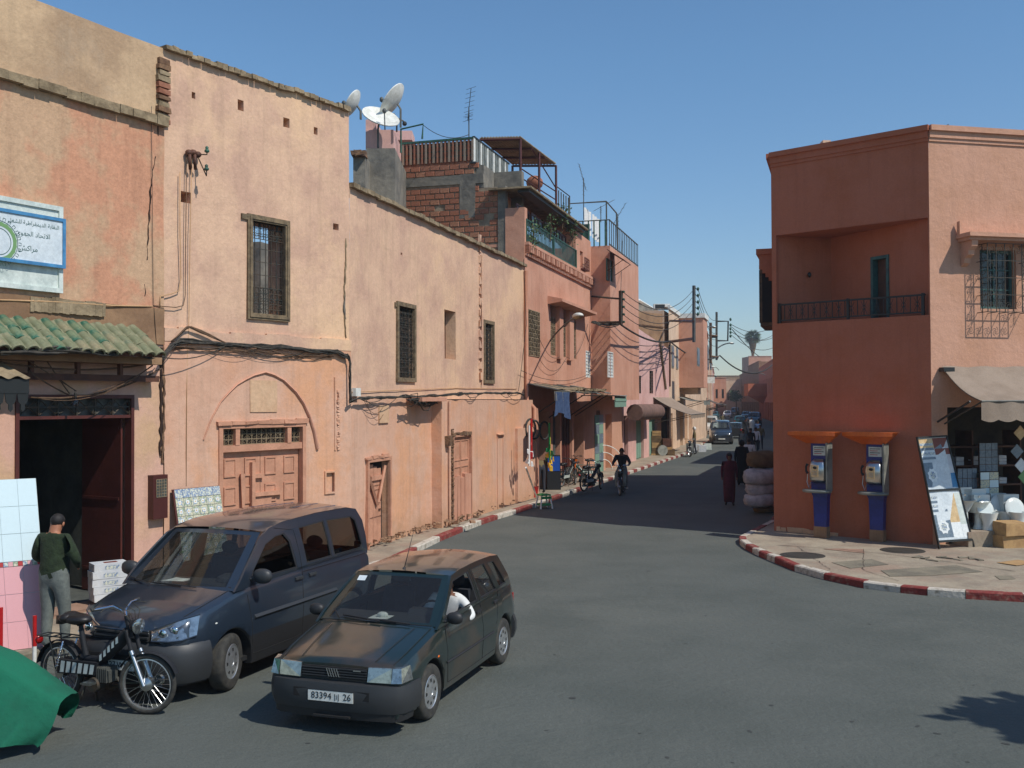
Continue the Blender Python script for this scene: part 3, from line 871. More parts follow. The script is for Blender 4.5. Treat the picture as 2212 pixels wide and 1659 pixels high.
# coping of rough cement
m = MB()
N = 34
for i in range(N):
    a = L1 * i / N; b = L1 * (i + 1) / N - .006
    zz = zt1 + .03 * nzv((a * 1.5, 5, 0))
    m.wb(W1, a, b, -.5, .1 + rnd.uniform(-.025, .02), zz - .04 + rnd.uniform(-.015, .015), zz + .045 + rnd.uniform(-.02, .02), .01)
m.build('coping', 'cement_ledge', bA1)
# yard walls behind the big window (the house is an open shell)
m = MB()
m.quad(W1.p(0, -5, 0), W1.p(L1 * .6, -5, 0), W1.p(L1 * .6, -5, 7.5), W1.p(0, -5, 7.5))
m.build('courtyard_wall', 'brick_c', bA1)
m = MB()
m.quad(W1.p(.05, -.45, 0), W1.p(.05, -5, 0), W1.p(.05, -5, zt1 - .3), W1.p(.05, -.45, zt1 - .3))
m.build('side_wall', 'cement_grey', bA1)
# window
m = MB(); fw = .12
frame(m, W1, wf[0], wf[1], wf[2], wf[3], fw, -.12, .055)
frame(m, W1, wf[0] + .04, wf[1] - .04, wf[2] + .04, wf[3] - .04, .05, .055, .075)
m.wb(W1, wf[0] - .14, wf[0], -.05, .05, wf[3] - .12, wf[3] - .02)
win = m.build('window', 'wood_grey', bA1)
m = MB(); grille(m, W1, wf[0] + fw, wf[1] - fw, wf[2] + fw, wf[3] - fw, -.06, 6, 7, 0, .006)
g_ = (wf[0] + fw, wf[1] - fw, wf[2] + fw, wf[3] - fw); cz = (g_[3] - g_[2]) / 9
grille(m, W1, g_[0], g_[1], g_[2], g_[2] + cz * 2.6, -.05, 7, 5, 1, .008)
grille(m, W1, g_[0], g_[1], g_[3] - cz * 1.6, g_[3], -.05, 7, 3, 1, .007)
m.build('window_grille', 'iron', win)
# arch moulding
ap = [(440, 950), (457, 905), (477, 868), (495, 848), (512, 831), (530, 820), (548, 811), (573, 804), (592, 810), (612, 821), (639, 847), (655, 870), (668, 898), (678, 930), (686, 970)]
m = MB()
m.tube([wp(W1, x, y, .06) for x, y in ap], [.012 + .028 * (i / 14) + .01 * nzv((i, 0, 0)) for i in range(15)], 6)
m.build('arch_moulding', 'plaster_salmon', bA1, smooth=60)
m = MB(); m.wb(W1, *W1.r(536, 822, 594, 888)[:2], .05, .06, W1.q(565, 890)[1], W1.q(565, 822)[1], .004); m.build('plaster_patch', 'patch_yellow', bA1)
# double door with transom
zt_ = W1.q(560, 965)[1]
m = MB(); frame(m, W1, da[0], da[1], PZ, da[3], .09, -.08, .075, bottom=False)
m.wb(W1, da[0] + .09, da[1] - .09, -.08, .05, zt_ - .07, zt_ + .05)
dw = da[1] - da[0]
for f in (.205, .80): m.wb(W1, da[0] + dw * f - .05, da[0] + dw * f + .05, -.08, .06, zt_ + .05, da[3] - .09)
for i in range(7):
    a = da[0] - .05 + i * (dw + .1) / 7; m.wb(W1, a, a + (dw + .1) / 7, .03, .09 + rnd.uniform(0, .02), da[3] - .02 + rnd.uniform(-.01, .01), da[3] + .05 + rnd.uniform(-.02, .02), .01)
door = m.build('double_door', 'wood_salmon', bA1)
m = MB(); m.wb(W1, da[0] + .1, da[1] - .1, -.079, -.072, zt_ + .05, da[3] - .09); m.build('transom_void', 'dark_void', door)
m = MB()
for a, b, n in ((.09, dw * .205 - .05, 3), (dw * .205 + .05, dw * .8 - .05, 10), (dw * .8 + .05, dw - .09, 2)):
    grille(m, W1, da[0] + a, da[0] + b, zt_ + .06, da[3] - .1, -.03, n, 3, 1, .007)
m.build('transom_grille', 'cement_ledge', door)
for s in range(2):
    m = MB(); a = da[0] + .095 + s * (dw - .19) / 2; b = a + (dw - .19) / 2 - .012
    m.wb(W1, a, b, -.11, -.05, PZ + .02, zt_ - .075)
    cw = (b - a) / 2
    for c_ in range(2):
        z = zt_ - .2
        while z > .35:
            ua, ub = a + cw * c_ + .1, a + cw * (c_ + 1) - .1
            frame(m, W1, ua, ub, z - .34, z, .03, -.05, -.025)
            m.wb(W1, ua + .03, ub - .03, -.05, -.04, z - .31, z - .03)
            z -= .52
    m.build('door_leaf', 'wood_salmon', door)
m = MB()
mu = da[0] + dw * .38
m.wb(W1, mu - .02, mu + .05, -.05, .05, 1.0, 2.2, .01); m.wb(W1, mu - .25, mu - .18, -.05, .04, .6, 2.0, .03)
m.wb(W1, mu, mu + .75, -.05, .03, 1.55, 1.62, .01); m.wb(W1, mu + .05, mu + .5, -.05, -.01, 1.3, 1.53, .01); m.wb(W1, mu + .05, mu + .3, -.05, .02, 1.9, 1.98, .01)
m.build('repair_board', 'wood_salmon', door)
# plaster relief, rods, brackets
m = MB(); u_ = W1.q(722, 900)[0]
m.wb(W1, u_ - .05, u_ - .01, .04, .075, W1.q(722, 972)[1], W1.q(722, 815)[1], .006)
for i in range(24): m.wb(W1, u_ + rnd.uniform(0, .05), u_ + .09, .03, .065 + rnd.uniform(0, .02), W1.q(722, 972)[1] + i * .052, W1.q(722, 972)[1] + .04 + i * .052, .012)
m.build('plaster_scar', 'plaster_pink', bA1)
m = MB()
frame(m, W1, nich[0], nich[1], nich[2], nich[3], .035, .04, .075)
m.build('niche_frame', 'plaster_pink', bA1)
for pts, r, mt in (([(389, 372), (389, 500), (391, 600), (387, 628), (372, 634), (347, 640), (345, 665)], .010, 'cable_beige'), ([(403, 330), (402, 450), (400, 640), (396, 660), (380, 664), (330, 660)], .008, 'cable_brown'), ([(415, 330), (411, 500), (408, 700), (404, 780), (402, 1050)], .008, 'cable_beige'), ([(0, 648), (120, 652), (240, 660), (330, 662)], .014, 'cable_beige'), ([(327, 230), (329, 420), (331, 640), (338, 745)], .005, 'cable')):
    W_ = W1 if pts[0][0] > 345 else W0
    m = MB(); m.tube([wp(W_, x, y, .06) for x, y in pts], r, 5); tag(m.build('wall_cable', mt, smooth=180), {389: 'beige plastered conduit running down left of the two thin brown wires on the tall house', 403: 'brown wire dropping from the insulator bracket and bending left above the tiled eave', 415: 'pale wire running straight down the tall house to beside the arched door', 0: 'pale cable running level below the union sign over the tiles', 327: 'thin dark wire hanging beside the cracked joint of the two left houses'}[pts[0][0]], 'cable')
t_ = thing('insulator_bracket', 'broken cement socket with bent iron hooks and small green insulators high on the tall house', 'bracket', wp(W1, 420, 360, .05))
m = MB()
for px, py in ((408, 330), (417, 330), (427, 334)):
    m.ell(wp(W1, px, py, .08), (.07, .07, .06), 8, 5)
for px in (410, 421): m.tube([wp(W1, px, 334, .12), wp(W1, px, 350, .13), wp(W1, px + 1, 366, .08)], .028, 6)
m.build('socket', 'wood_brown', t_, smooth=180)
m = MB()
for x0, y0, x1, y1 in ((432, 334, 447, 326), (428, 340, 446, 372)):
    a = wp(W1, x0, y0, .1); b = wp(W1, x1, y1 + 8, .3); c = wp(W1, x1, y1 - 3, .3); m.tube([a, b, c], .011, 5)
m.build('hook', 'iron', t_, smooth=180)
for x1, y1 in ((447, 326), (446, 365)):
    m = MB(); c = wp(W1, x1, y1 + 4, .3); m.lathe([(.02, 0), (.045, .02), (.04, .05), (.025, .06), (.03, .1), (.005, .12)], c, n=10); m.build('insulator', 'green_metal', t_, smooth=60)
# cable bundles on A0/A1
bundle('cable_bundle', [wp(W0, 0, 762, .7), wp(W0, 120, 756, .75), wp(W0, 250, 762, .7), wp(W0, 352, 772, .3), wp(W1, 366, 748, .12), wp(W1, 388, 737, .12), wp(W1, 470, 742, .12), wp(W1, 560, 748, .12), wp(W1, 650, 754, .12), wp(W1, 728, 760, .12), wp(W1, 752, 772, .12)], 12, .017, .035, 'thick black cable bundle running under the tiles and across the band of the tall house', loops=5, seed=3)
bundle('cable_bundle', [wp(W1, 370, 738, .1), wp(W1, 402, 708, .14), wp(W1, 412, 706, .14), wp(W1, 494, 744, .12)], 4, .014, .02, 'short cable strand forming a peak above the band at the joint', seed=4, mats='cable_brown')
bundle('cable_bundle', [wp(W1, 372, 752, .12), wp(W1, 560, 757, .12), wp(W1, 640, 768, .1), wp(W1, 720, 770, .1)], 5, .008, .05, 'loose thin cables sagging just under the thick bundle above the arch', loops=3, seed=14, mats='cable_brown')
bundle('cable_bundle', [wp(W1, 749, 766, .12), wp(W1, 756, 785, .14), wp(W1, 757, 830, .14), wp(W1, 756, 868, .14)], 8, .014, .035, 'black cables dropping down the corner between tall house and low house', seed=5)
for k, (x0, y0, x1, y1, s, r) in enumerate(((66, 858, 350, 795, .18, .016), (0, 782, 340, 782, .12, .014), (70, 730, 150, 850, .02, .01), (60, 800, 160, 858, .03, .012), (0, 740, 165, 845, .0, .008), (200, 848, 330, 790, .06, .008), (230, 846, 342, 778, .05, .008), (90, 862, 345, 775, .25, .007))):
    m = MB(); m.tube(sag(wp(W0, x0, y0, .25 + .04 * k), wp(W0, x1, y1, .15), s, 10), r, 5)
    tag(m.build('slack_cable', 'cable_brown', smooth=180), ['thickest brown cable swooping from the scalloped awning up to the tiles right end', 'level slack cable just below the batten under the green tiles', 'short cable slanting down from the tiles toward the hanging bulb', 'short thick cable from the awning corner toward the transom top', 'straight cable slanting from the left frame edge to the bulb', 'cable rising steeply from the transom right part to the cracked joint', 'second cable rising beside it from the transom to the joint', 'thinnest deeply sagging cable over the gate transom'][k], 'cable', 'slack cables above the gate')
t_ = thing('light_bulb', 'bare clear light bulb hanging on a wire over the gate transom', 'bulb', wp(W0, 163, 870, .3))
c = wp(W0, 163, 862, .3); m = MB(); m.lathe([(.005, .1), (.02, .1), (.022, .04), (.014, .02)], c, n=10); m.tube([c + Z * .1, wp(W0, 160, 842, .25), wp(W0, 130, 820, .2)], .006, 4); m.build('socket', 'cable', t_, smooth=60)
m = MB(); m.lathe([(.02, .03), (.03, 0), (.055, -.05), (.05, -.085), (.03, -.105), (.003, -.115)], c, n=14); m.build('glass', 'bulb_glass', t_, smooth=180)
# ------------------------------------------------------------------ A2: low tan house
W2 = Wall(K1, K2); L2 = W2.L
bA2 = thing('low_house', 'lower tan house with three narrow windows and decayed plank doors along the pavement', 'building', (K1.x, K1.y, 0))
zt2 = (W2.q(778, 412)[1] + W2.q(1112, 562)[1]) / 2
zle = (W2.q(800, 868)[1] + W2.q(1100, 858)[1]) / 2
f1 = W2.r(855, 650, 896, 826); f3 = W2.r(1043, 690, 1066, 829); f2 = W2.r(960, 668, 985, 777)
m = MB(); facade(m, W2, -.0, L2, zle, zt2, [(f1[0] + .1, f1[1] - .1, f1[2] + .1, f1[3] - .1, .22), (*f2, .35), (f3[0] + .1, f3[1] - .1, f3[2] + .08, f3[3] - .1, .16), (*W2.r(865, 545, 869, 552), .1)], th=.45, amp=.02)
m.build('wall', 'plaster_tan', bA2)
us = W2.q(954, 1000, .27)[0]
dA = W2.r(789, 992, 841, 1166); dA = (dA[0], dA[1], PZ, dA[3])
m = MB(); facade(m, W2, 0, us, 0, zle, [(dA[0] + .08, dA[1] - .08, 0, dA[3] - .08, .16)], th=.3, amp=.02, cap=False)
m.build('wall', 'plaster_pink', bA2)
dB = W2.r(977, 940, 1018, 1120, .27); dB = (dB[0], dB[1], PZ, dB[3])
dC = W2.r(1073, 940, 1087, 1086, .27); dC = (dC[0], dC[1], PZ, dC[3])
m = MB(); facade(m, W2, us, L2, 0, zle - .02, [(dB[0], dB[1], 0, dB[3], .1)], th=.27, amp=.015, d=.27)
m.quad(W2.p(us, -.05, 0), W2.p(us, .27, 0), W2.p(us, .27, zle - .02), W2.p(us, -.05, zle - .02))
m.build('wall', 'plaster_pink', bA2)
m = MB(); va, vb = W2.q(877, 862)[0], us
m.wb(W2, va, vb, 0, .42, zle - .06, zle + .04, .008); m.build('canopy_slab', 'plaster_salmon', bA2)
m = MB(); N = 40
for i in range(N):
    a = L2 * i / N; b = L2 * (i + 1) / N - .01; zz = zt2
    m.wb(W2, a, b, -.5, .12 + rnd.uniform(-.02, .02), zz - .06 + rnd.uniform(-.012, .012), zz + .03 + rnd.uniform(-.015, .02), .008)
m.build('coping', 'cement_ledge', bA2)
m = MB()
m.wb(W2, 9.5, L2, -6, -.45, zt2 - .7, zt2 - .55); m.quad(W2.p(L2, -6, 0), W2.p(L2, 0, 0), W2.p(L2, 0, zt2), W2.p(L2, -6, zt2))
m.wb(W2, 5.2, 6.6, -6.1, -5.2, 0, 7.75); m.wb(W2, 6.6, 9.5, -5.8, -5.7, 0, 7.3); m.wb(W2, 0, 9.4, -5.9, -4, 2.8, 3)
m.build('roof', 'cement_grey', bA2)
m = MB(); m.wb(W2, -3, 9.4, -6.3, -6.12, 0, 7.5); m.build('yard_wall', 'brick_c', bA2)
m = MB()
for z in (3.4, 4.6, 5.9): m.wb(W2, 2.5, 5.0, -6.12, -6.05, z, z + .12)
m.build('yard_beam', 'cement_grey', bA2)
m = MB(); m.wb(W2, f2[0], f2[1], -.345, -.3, f2[2], f2[3]); m.build('dark_panel', 'wood_brown', bA2)  # dark panel added to deepen the shade of the niche
for ff, nv in ((f1, 5), (f3, 5)):
    m = MB(); frame(m, W2, *ff, .1, -.1, .05); m.wb(W2, ff[0] - .1, ff[0], -.04, .04, ff[3] - .14, ff[3] - .04)
    wn = m.build('window', 'wood_grey', bA2)
    m = MB(); grille(m, W2, ff[0] + .1, ff[1] - .1, ff[2] + .1, ff[3] - .1, -.04, 5, 12, 0, .008)
    grille(m, W2, ff[0] + .1, ff[1] - .1, ff[2] + .1, ff[3] - .1, -.035, 4, 14, 1, .007)
    m.build('window_grille', 'iron', wn)
    m = MB(); m.wb(W2, ff[0] + .1, ff[1] - .1, -.15, -.14, ff[2] + .1, ff[3] - .1); m.build('dark_panel', 'dark_void', wn)  # near-black sheet stands in for the darkness behind the grille
# plank door with cross brace (door A), left ajar
m = MB(); frame(m, W2, *dA, .08, -.05, .07, bottom=False)
for i in range(5): m.wb(W2, dA[0] - .04 + i * .3, dA[0] + .22 + i * .3, .02, .08, dA[3] - .01, dA[3] + .05 + rnd.uniform(-.02, .02), .015) if dA[0] + .22 + i * .3 < dA[1] + .1 else 0
dr = m.build('door', 'wood_salmon', bA2)
m = MB(); m.wb(W2, dA[0] + .08, dA[1] - .08, -.155, -.15, PZ, dA[3] - .08); m.build('door_void', 'dark_void', dr)
a, b = dA[0] + .09, dA[1] - .34; npl = 4
for i in range(npl):
    m = MB(); m.wb(W2, a + (b - a) * i / npl, a + (b - a) * (i + 1) / npl - .01, -.09 + rnd.uniform(-.01, .01), -.05, PZ + .03, dA[3] - .1 - .05 * i, .004); m.build('plank', 'wood_salmon', dr)
m = MB()
for z in (.75, 1.35, 1.45, 2.0):
    for i in range(12): m.wb(W2, a + (b - a) * i / 12 + .02, a + (b - a) * i / 12 + .04, -.05, -.035, z, z + .02)
m.wb(W2, b - .1, b - .07, -.05, .0, 1.1, 1.3)
for z in (.9, 1.15, 1.25): m.wb(W2, b - .16, b - .04, -.05, -.02, z, z + .03)
m.build('ironwork', 'wood_brown', dr)
m = MB()
for (u0_, z0_, u1_, z1_) in ((a, dA[3] - .25, a + .55, dA[3] - 1.05), (a + .95, dA[3] - .2, a + .58, dA[3] - 1.0)):
    m.tube([W2.p(u0_, .0, z0_), W2.p(u1_, .0, z1_)], .04, 4)
m.wb(W2, a + .25, a + .8, -.04, .0, dA[3] - .5, dA[3] - .4); m.build('brace', 'wood_salmon', dr)
# door B, half buried in plaster
m = MB(); frame(m, W2, dB[0], dB[1], PZ, dB[3], .06, .2, .31, bottom=False)
m.wb(W2, dB[0] + .06, dB[1] - .06, .19, .225, PZ, dB[3] - .06)
zc = dB[3] - .15
w_ = dB[1] - dB[0]
for z0_, z1_ in ((zc - .55, zc), (zc - 1.5, zc - .7), (zc - 2.0, zc - 1.6)):
    for k in range(2): frame(m, W2, dB[0] + .1 + k * (w_ - .2) / 2, dB[0] + .06 + (k + 1) * (w_ - .2) / 2, z0_, z1_, .03, .225, .245)
dr = m.build('door', 'wood_salmon', bA2)
m = MB()
for i in range(5):
    u_ = dB[0] + .07 + i * (w_ - .14) / 5; m.wb(W2, u_, u_ + (w_ - .14) / 5 - .015, .23, .29 + rnd.uniform(0, .03), PZ, 1.35 + rnd.uniform(-.06, .06), .012)
m.build('patch_board', 'plaster_salmon', dr)
m = MB()
for i in range(34):
    z = PZ + .05 + i * .073; m.wb(W2, dB[0] - .1 + rnd.uniform(-.03, .02), dB[0] + .0, .25, .3 + rnd.uniform(0, .03), z, z + rnd.uniform(.03, .07), .014)
for i in range(5): m.wb(W2, dB[0] - .1 + i * .3, dB[0] + .17 + i * .3, .25, .33 + rnd.uniform(0, .02), dB[3] + rnd.uniform(-.02, .0), dB[3] + .06, .02)
m.build('broken_edge', 'rubble', dr)
m = MB(); frame(m, W2, *dC[:2], dC[2], dC[3], .05, .25, .3, bottom=False); m.wb(W2, dC[0] - .02, dC[1] + .02, .26, .36, dC[3], dC[3] + .04, .01); m.build('blocked_doorway', 'plaster_pink', bA2)
m = MB()
dpu = W2.q(1123, 700)[0]
m.tube([W2.p(W2.q(1038, 700)[0], .05, W2.q(1038, z_)[1]) + Vector((0, 0, 0)) for z_ in (552, 600, 700, 790, 832)], [.05, .05, .045, .045, .03], 6)
for i in range(14): m.wb(W2, W2.q(1038, 700)[0] - .16, W2.q(1038, 700)[0] - .08 + rnd.uniform(0, .03), .0, .05, W2.q(1038, 820)[1] + i * .31, W2.q(1038, 820)[1] + .2 + i * .31, .02)
m.build('downpipe', 'plaster_tan', bA2, smooth=60)
m = MB(); m.tube([W2.p(L2 - .1, .08, zt2 - .2), W2.p(L2 - .1, .08, zle), W2.p(L2 - .12, .36, zle - .3), W2.p(L2 - .12, .36, 2.0)], .07, 8)
m.build('downpipe', 'plaster_salmon', bA2, smooth=60)
m = MB(); u1_ = W2.q(1118, 1000, .35)[0]
m.wb(W2, u1_, L2 + .06, .0, .36, 0, W2.q(1125, 925, .35)[1], .005); m.build('pilaster', 'plaster_pink', bA2)
m = MB(); pu = W2.q(970, 1000, .3)[0]; m.tube([W2.p(pu, .32, PZ), W2.p(pu, .32, 2.4), W2.p(pu, .32, zle - .05)], .035, 6); tag(m.build('standpipe', 'plaster_pink', smooth=60), 'thin painted pipe running up the low house beside the half walled door', 'pipe')
m = MB(); m.wb(W2, pu - .22, pu - .06, .27, .42, 2.2, 2.45, .02); tag(m.build('junction_box', 'rubble'), 'broken brown junction box beside the painted pipe on the low house', 'junction box')
m = MB(); pr = W2.r(817, 876, 837, 913); m.wb(W2, *pr[:2], 0, .04, *pr[2:], .004); tag(m.build('meter_plate', 'patch_yellow'), 'small pale plate on the low house wall under the cable bundle', 'plate')
m = MB(); pr = W2.r(757, 838, 768, 856); m.wb(W2, pr[0] + .05, pr[1] + .05, .0, .1, pr[2], pr[3]); tag(m.build('cable_box', 'white_paint'), 'little white cable box beside the dropping cables at the house corner', 'box')
cp = [(757, 868), (775, 860), (840, 858), (885, 857), (925, 856), (984, 851), (1050, 849), (1117, 849), (1132, 852)]
bundle('cable_bundle', [wp(W2, x, y, .14 if x < 940 else .36) for x, y in cp], 9, .016, .03, 'black cable bundle along the ledge of the low house', loops=8, seed=6)
bundle('cable_bundle', [wp(W2, x, y, .3) for x, y in ((880, 862), (900, 868), (925, 872), (945, 864))], 10, .013, .13, 'tangle of cables hanging over the little canopy of the low house', loops=8, seed=7)
m = MB(); m.tube([wp(W2, x, y, .03) for x, y in ((760, 847), (880, 842), (985, 838), (1117, 840))], .009, 5); tag(m.build('wall_cable', 'cable_beige', smooth=180), 'single pale cable running above the black bundle of the low house', 'cable')
for k, (x0, y0, x1, y1) in enumerate(((785, 862, 830, 875), (792, 868, 828, 895))):
    m = MB(); m.tube(sag(wp(W2, x0, y0, .12), wp(W2, x1, y1, .06), .25, 8), .006, 4); tag(m.build('slack_cable', 'cable_brown', smooth=180), ['short loop of thin cable ending at the top of the pale meter plate', 'longer loop of thin cable hanging left of the pale meter plate'][k], 'cable')
wall_crack(W1, [(748, 515), (748, 560), (745, 640), (746, 700), (749, 730)], .014, bA1, 'cement_ledge', .03, 3, 'plaster_scar')
wall_crack(W1, [(746, 640), (744, 660), (747, 690)], .018, bA1, 'cement_grey', .035, 6, 'plaster_scar')
# ------------------------------------------------------------------ B: salmon house with brick flank, terrace and green balcony
perp = Vector((sdv.y, -sdv.x, 0)); perb = Vector((sdb.y, -sdb.x, 0))
W3 = Wall(K2, B2); L3 = W3.L
WB = Wall(K2 - perb * 13, K2); LB = WB.L
bB = thing('terrace_house', 'salmon house with raw brick flank, green railed balcony and shops under a tin canopy', 'building', (K2.x, K2.y, 0))
zc3 = W3.q(1137, 527)[1]
u1244 = W3.q(1243, 560)[0]; uT = W3.q(1277, 700)[0]
hood = [W3.r(*h) for h in ((1189, 652, 1201, 769), (1210, 655, 1223, 772), (1233, 660, 1245, 776))]
hs = [(*h, .25) for h in hood] + [(*W3.r(1140, 668, 1165, 771), .08), (*W3.r(1265, 757, 1275, 816), .06)]
# ground floor openings
sz = W3.q(1200, 862)[1] - .1
op = [(.25, 3.4), (3.75, 4.9), (5.15, 6.9), (7.2, 9.0)]
hs += [(a, b, 0, sz - .35, .8 if i != 2 else .2) for i, (a, b) in enumerate(op)]
m = MB(); facade(m, W3, 0, uT, 0, zc3, hs, th=.3, amp=.012)
m.build('wall', 'plaster_salmon', bB)
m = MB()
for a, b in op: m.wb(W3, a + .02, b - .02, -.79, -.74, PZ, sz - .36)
m.build('shop_void', 'dark_void', bB)  # near-black sheets put the deep shade of the shops into colour
zwt = W3.q(1262, 512)[1]
m = MB(); facade(m, W3, u1244 + .05, uT, zc3, zwt, [(*W3.r(1253, 541, 1259, 580), .1)], th=.6, amp=.01)
m.quad(W3.p(u1244 + .05, -.6, zc3), W3.p(u1244 + .05, 0, zc3), W3.p(u1244 + .05, 0, zwt), W3.p(u1244 + .05, -.6, zwt))
m.build('wall', 'plaster_salmon', bB)
# tower
eT = .85
zT = (W3.q(1300, 522, eT)[1] + W3.q(1336, 540, eT)[1]) / 2
WT = Wall(K2 + sdb * uT + perb * eT, K2 + sdb * 18.2 + perb * eT)
tw = WT.r(1314, 557, 1325, 611); tw2 = WT.r(1314, 759, 1325, 816)
m = MB(); facade(m, WT, 0, WT.L, zc3 - 5.3, zT, [(*tw, .12), (*tw2, .06)], th=.3, amp=.01)
for a in (0, WT.L):
    m.quad(WT.p(a, -eT - .5, zc3 - 5.3), WT.p(a, 0, zc3 - 5.3), WT.p(a, 0, zT), WT.p(a, -eT - .5, zT))
m.quad(WT.p(0, -eT, zc3 - 5.3), WT.p(WT.L, -eT, zc3 - 5.3), WT.p(WT.L, 0, zc3 - 5.3), WT.p(0, 0, zc3 - 5.3))
m.build('tower', 'plaster_salmon', bB)
m = MB(); facade(m, W3, uT, L3, 0, zc3, [(uT + 1.0, uT + 1.8, 0, 2.9, .4), (uT + 3.0, uT + 4.6, 0, 2.7, .4)], th=.3); m.build('wall', 'plaster_rose', bB)
m = MB(); m.wb(W3, uT, L3, -5, 0, zc3, zT - .02); m.wb(W3, 0, uT, -8, -.9, zc3 - .1, zc3); m.quad(W3.p(L3, -9, 0), W3.p(L3, 0, 0), W3.p(L3, 0, zT), W3.p(L3, -9, zT)); m.quad(W3.p(0, -9, 0), W3.p(0, -9, 9.6), W3.p(L3, -9, 9.6), W3.p(L3, -9, 0))
m.build('roof', 'plaster_salmon', bB)
# window infills
def pane_window(bld, W, r, dep, fmat, pmat, fw=.05, nv=1, nh=1):
    m = MB(); frame(m, W, *r, fw, -dep + .005, -dep + .06)
    for i in range(1, nv): u = r[0] + (r[1] - r[0]) * i / nv; m.wb(W, u - .015, u + .015, -dep + .005, -dep + .05, r[2] + fw, r[3] - fw)
    for j in range(1, nh): z = r[2] + (r[3] - r[2]) * j / nh; m.wb(W, r[0] + fw, r[1] - fw, -dep + .005, -dep + .045, z - .015, z + .015)
    f = m.build('window', fmat, bld)
    m = MB(); m.wb(W, r[0] + fw, r[1] - fw, -dep + .006, -dep + .02, r[2] + fw, r[3] - fw); m.build('pane', pmat, f)
    return f
for h in hood:
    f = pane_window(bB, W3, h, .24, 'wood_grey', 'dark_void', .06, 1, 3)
    m = MB(); grille(m, W3, h[0] + .02, h[1] - .02, h[2] + .02, h[2] + (h[3] - h[2]) * .72, -.04, 3, 9, 1, .012); m.build('window_grille', 'cement_ledge', f)
h = W3.r(1140, 668, 1165, 771); f = pane_window(bB, W3, h, .07, 'wood_brown', 'dark_void', .05)
m = MB(); grille(m, W3, *h, .02, 5, 10, 1, .012); m.build('window_grille', 'cement_ledge', f)
for r_, W_ in ((W3.r(1265, 757, 1275, 816), W3), (tw2, WT)):
    f = pane_window(bB, W_, r_, .055, 'white_paint', 'sign_white', .04, 2, 8)
f = pane_window(bB, WT, tw, .11, 'green_metal', 'zinc', .05, 2, 2)
m = MB(); m.add([WT.p(tw[0] - .3, 0, tw[3] + .35), WT.p(tw[1] + .3, 0, tw[3] + .35), WT.p(tw[1] + .3, .75, tw[3] - .15), WT.p(tw[0] - .3, .75, tw[3] - .15), WT.p(tw[0] - .3, 0, tw[3] + .31), WT.p(tw[1] + .3, 0, tw[3] + .31), WT.p(tw[1] + .3, .75, tw[3] - .19), WT.p(tw[0] - .3, .75, tw[3] - .19)], [(0, 3, 2, 1), (4, 5, 6, 7), (0, 4, 7, 3), (1, 2, 6, 5), (2, 3, 7, 6)])
for u in (tw[0] - .28, tw[1] + .28): m.tube([WT.p(u, .7, tw[3] - .15), WT.p(u, 0, tw[3] - .6)], .015, 4)
m.build('awning', 'wood_brown', bB)
r_ = W3.r(1254, 556, 1264, 585); m = MB(); grille(m, W3, *r_, .18, 3, 4, 1, .012); m.wb(W3, *r_[:2], .0, .2, r_[2] - .05, r_[2]); m.build('window_cage', 'red_metal', bB)
# hood over the three windows
ha, hb = W3.q(1183, 640)[0], W3.q(1262, 668)[0]; hz = W3.q(1186, 640)[1]
m = MB(); hd = .55
m.add([W3.p(ha, 0, hz), W3.p(hb, 0, hz), W3.p(hb, hd, hz - .12), W3.p(ha, hd, hz - .12), W3.p(ha, 0, hz - .3), W3.p(hb, 0, hz - .3), W3.p(hb, hd, hz - .22), W3.p(ha, hd, hz - .22)], [(0, 3, 2, 1), (4, 5, 6, 7), (0, 4, 7, 3), (1, 2, 6, 5), (3, 7, 6, 2)])
m.build('hood', 'plaster_salmon', bB)
for a, b in ((hood[0][1], hood[1][0]), (hood[1][1], hood[2][0])):
    m = MB(); m.wb(W3, a + .06, b - .06, 0, .14, hood[0][2] - .1, hz - .24); m.build('mullion_pier', 'plaster_salmon', bB)
# cornice of small tiles
m = MB(); m.wb(W3, 0, uT + .1, 0, .16, zc3 - .06, zc3 + .04); m.wb(W3, 0, uT + .1, 0, .08, zc3 - .42, zc3 - .34); m.build('cornice', 'plaster_salmon', bB)
for i in range(44):
    m = MB(); a = i * (uT + .1) / 44; m.wb(W3, a, a + .15, .0, .17, zc3 - .3, zc3 - .08, .01)
    if i % 1 == 0: m.build('cornice_tile', 'plaster_salmon' if i % 3 else 'brick_a', bB)
# balcony: railing bars, glazed front behind, corrugated eave
zr0 = W3.q(1125, 516)[1]; zr1 = W3.q(1125, 466)[1]
rl = thing('balcony_railing', 'long green bar railing along the first floor balcony of the brick flanked house', 'railing', W3.p(0, .02, zr0))
m = MB(); m.wb(W3, .12, u1244, 0, .05, zr1 - .04, zr1); m.wb(W3, .12, u1244, 0, .05, zr0 + .04, zr0 + .08)
for u in (.12, u1244 / 2, u1244 - .06): m.wb(W3, u, u + .07, -.01, .06, zc3, zr1)
m.build('frame', 'green_metal', rl)
N = 38
for i in range(N):
    m = MB(); u = .22 + i * (u1244 - .35) / N; m.wb(W3, u, u + .045, .01, .035, zr0 + .08, zr1 - .04); m.build('bar', 'rail_teal', rl)
zg1 = W3.q(1262, 489, .3)[1] - .36
m = MB(); m.wb(W3, .05, u1244, -.95, -.9, zc3, zc3 + .9); m.wb(W3, .05, u1244, -.95, -.85, zg1 - .1, zg1 + .3)
m.build('terrace_wall', 'plaster_salmon', bB)
N = 12
for i in range(N):
    m = MB(); a = .15 + i * (u1244 - .2) / N; b = a + (u1244 - .2) / N
    r = (a, b - .02, zc3 + .9, zg1 - .1)
    pane_window(bB, W3, r, .42 if i % 3 else .36, 'red_metal', ['tile_slate', 'zinc', 'dark_void', 'tile_slate', 'canvas_green'][i % 5], .07, 1, 1)
m = MB()
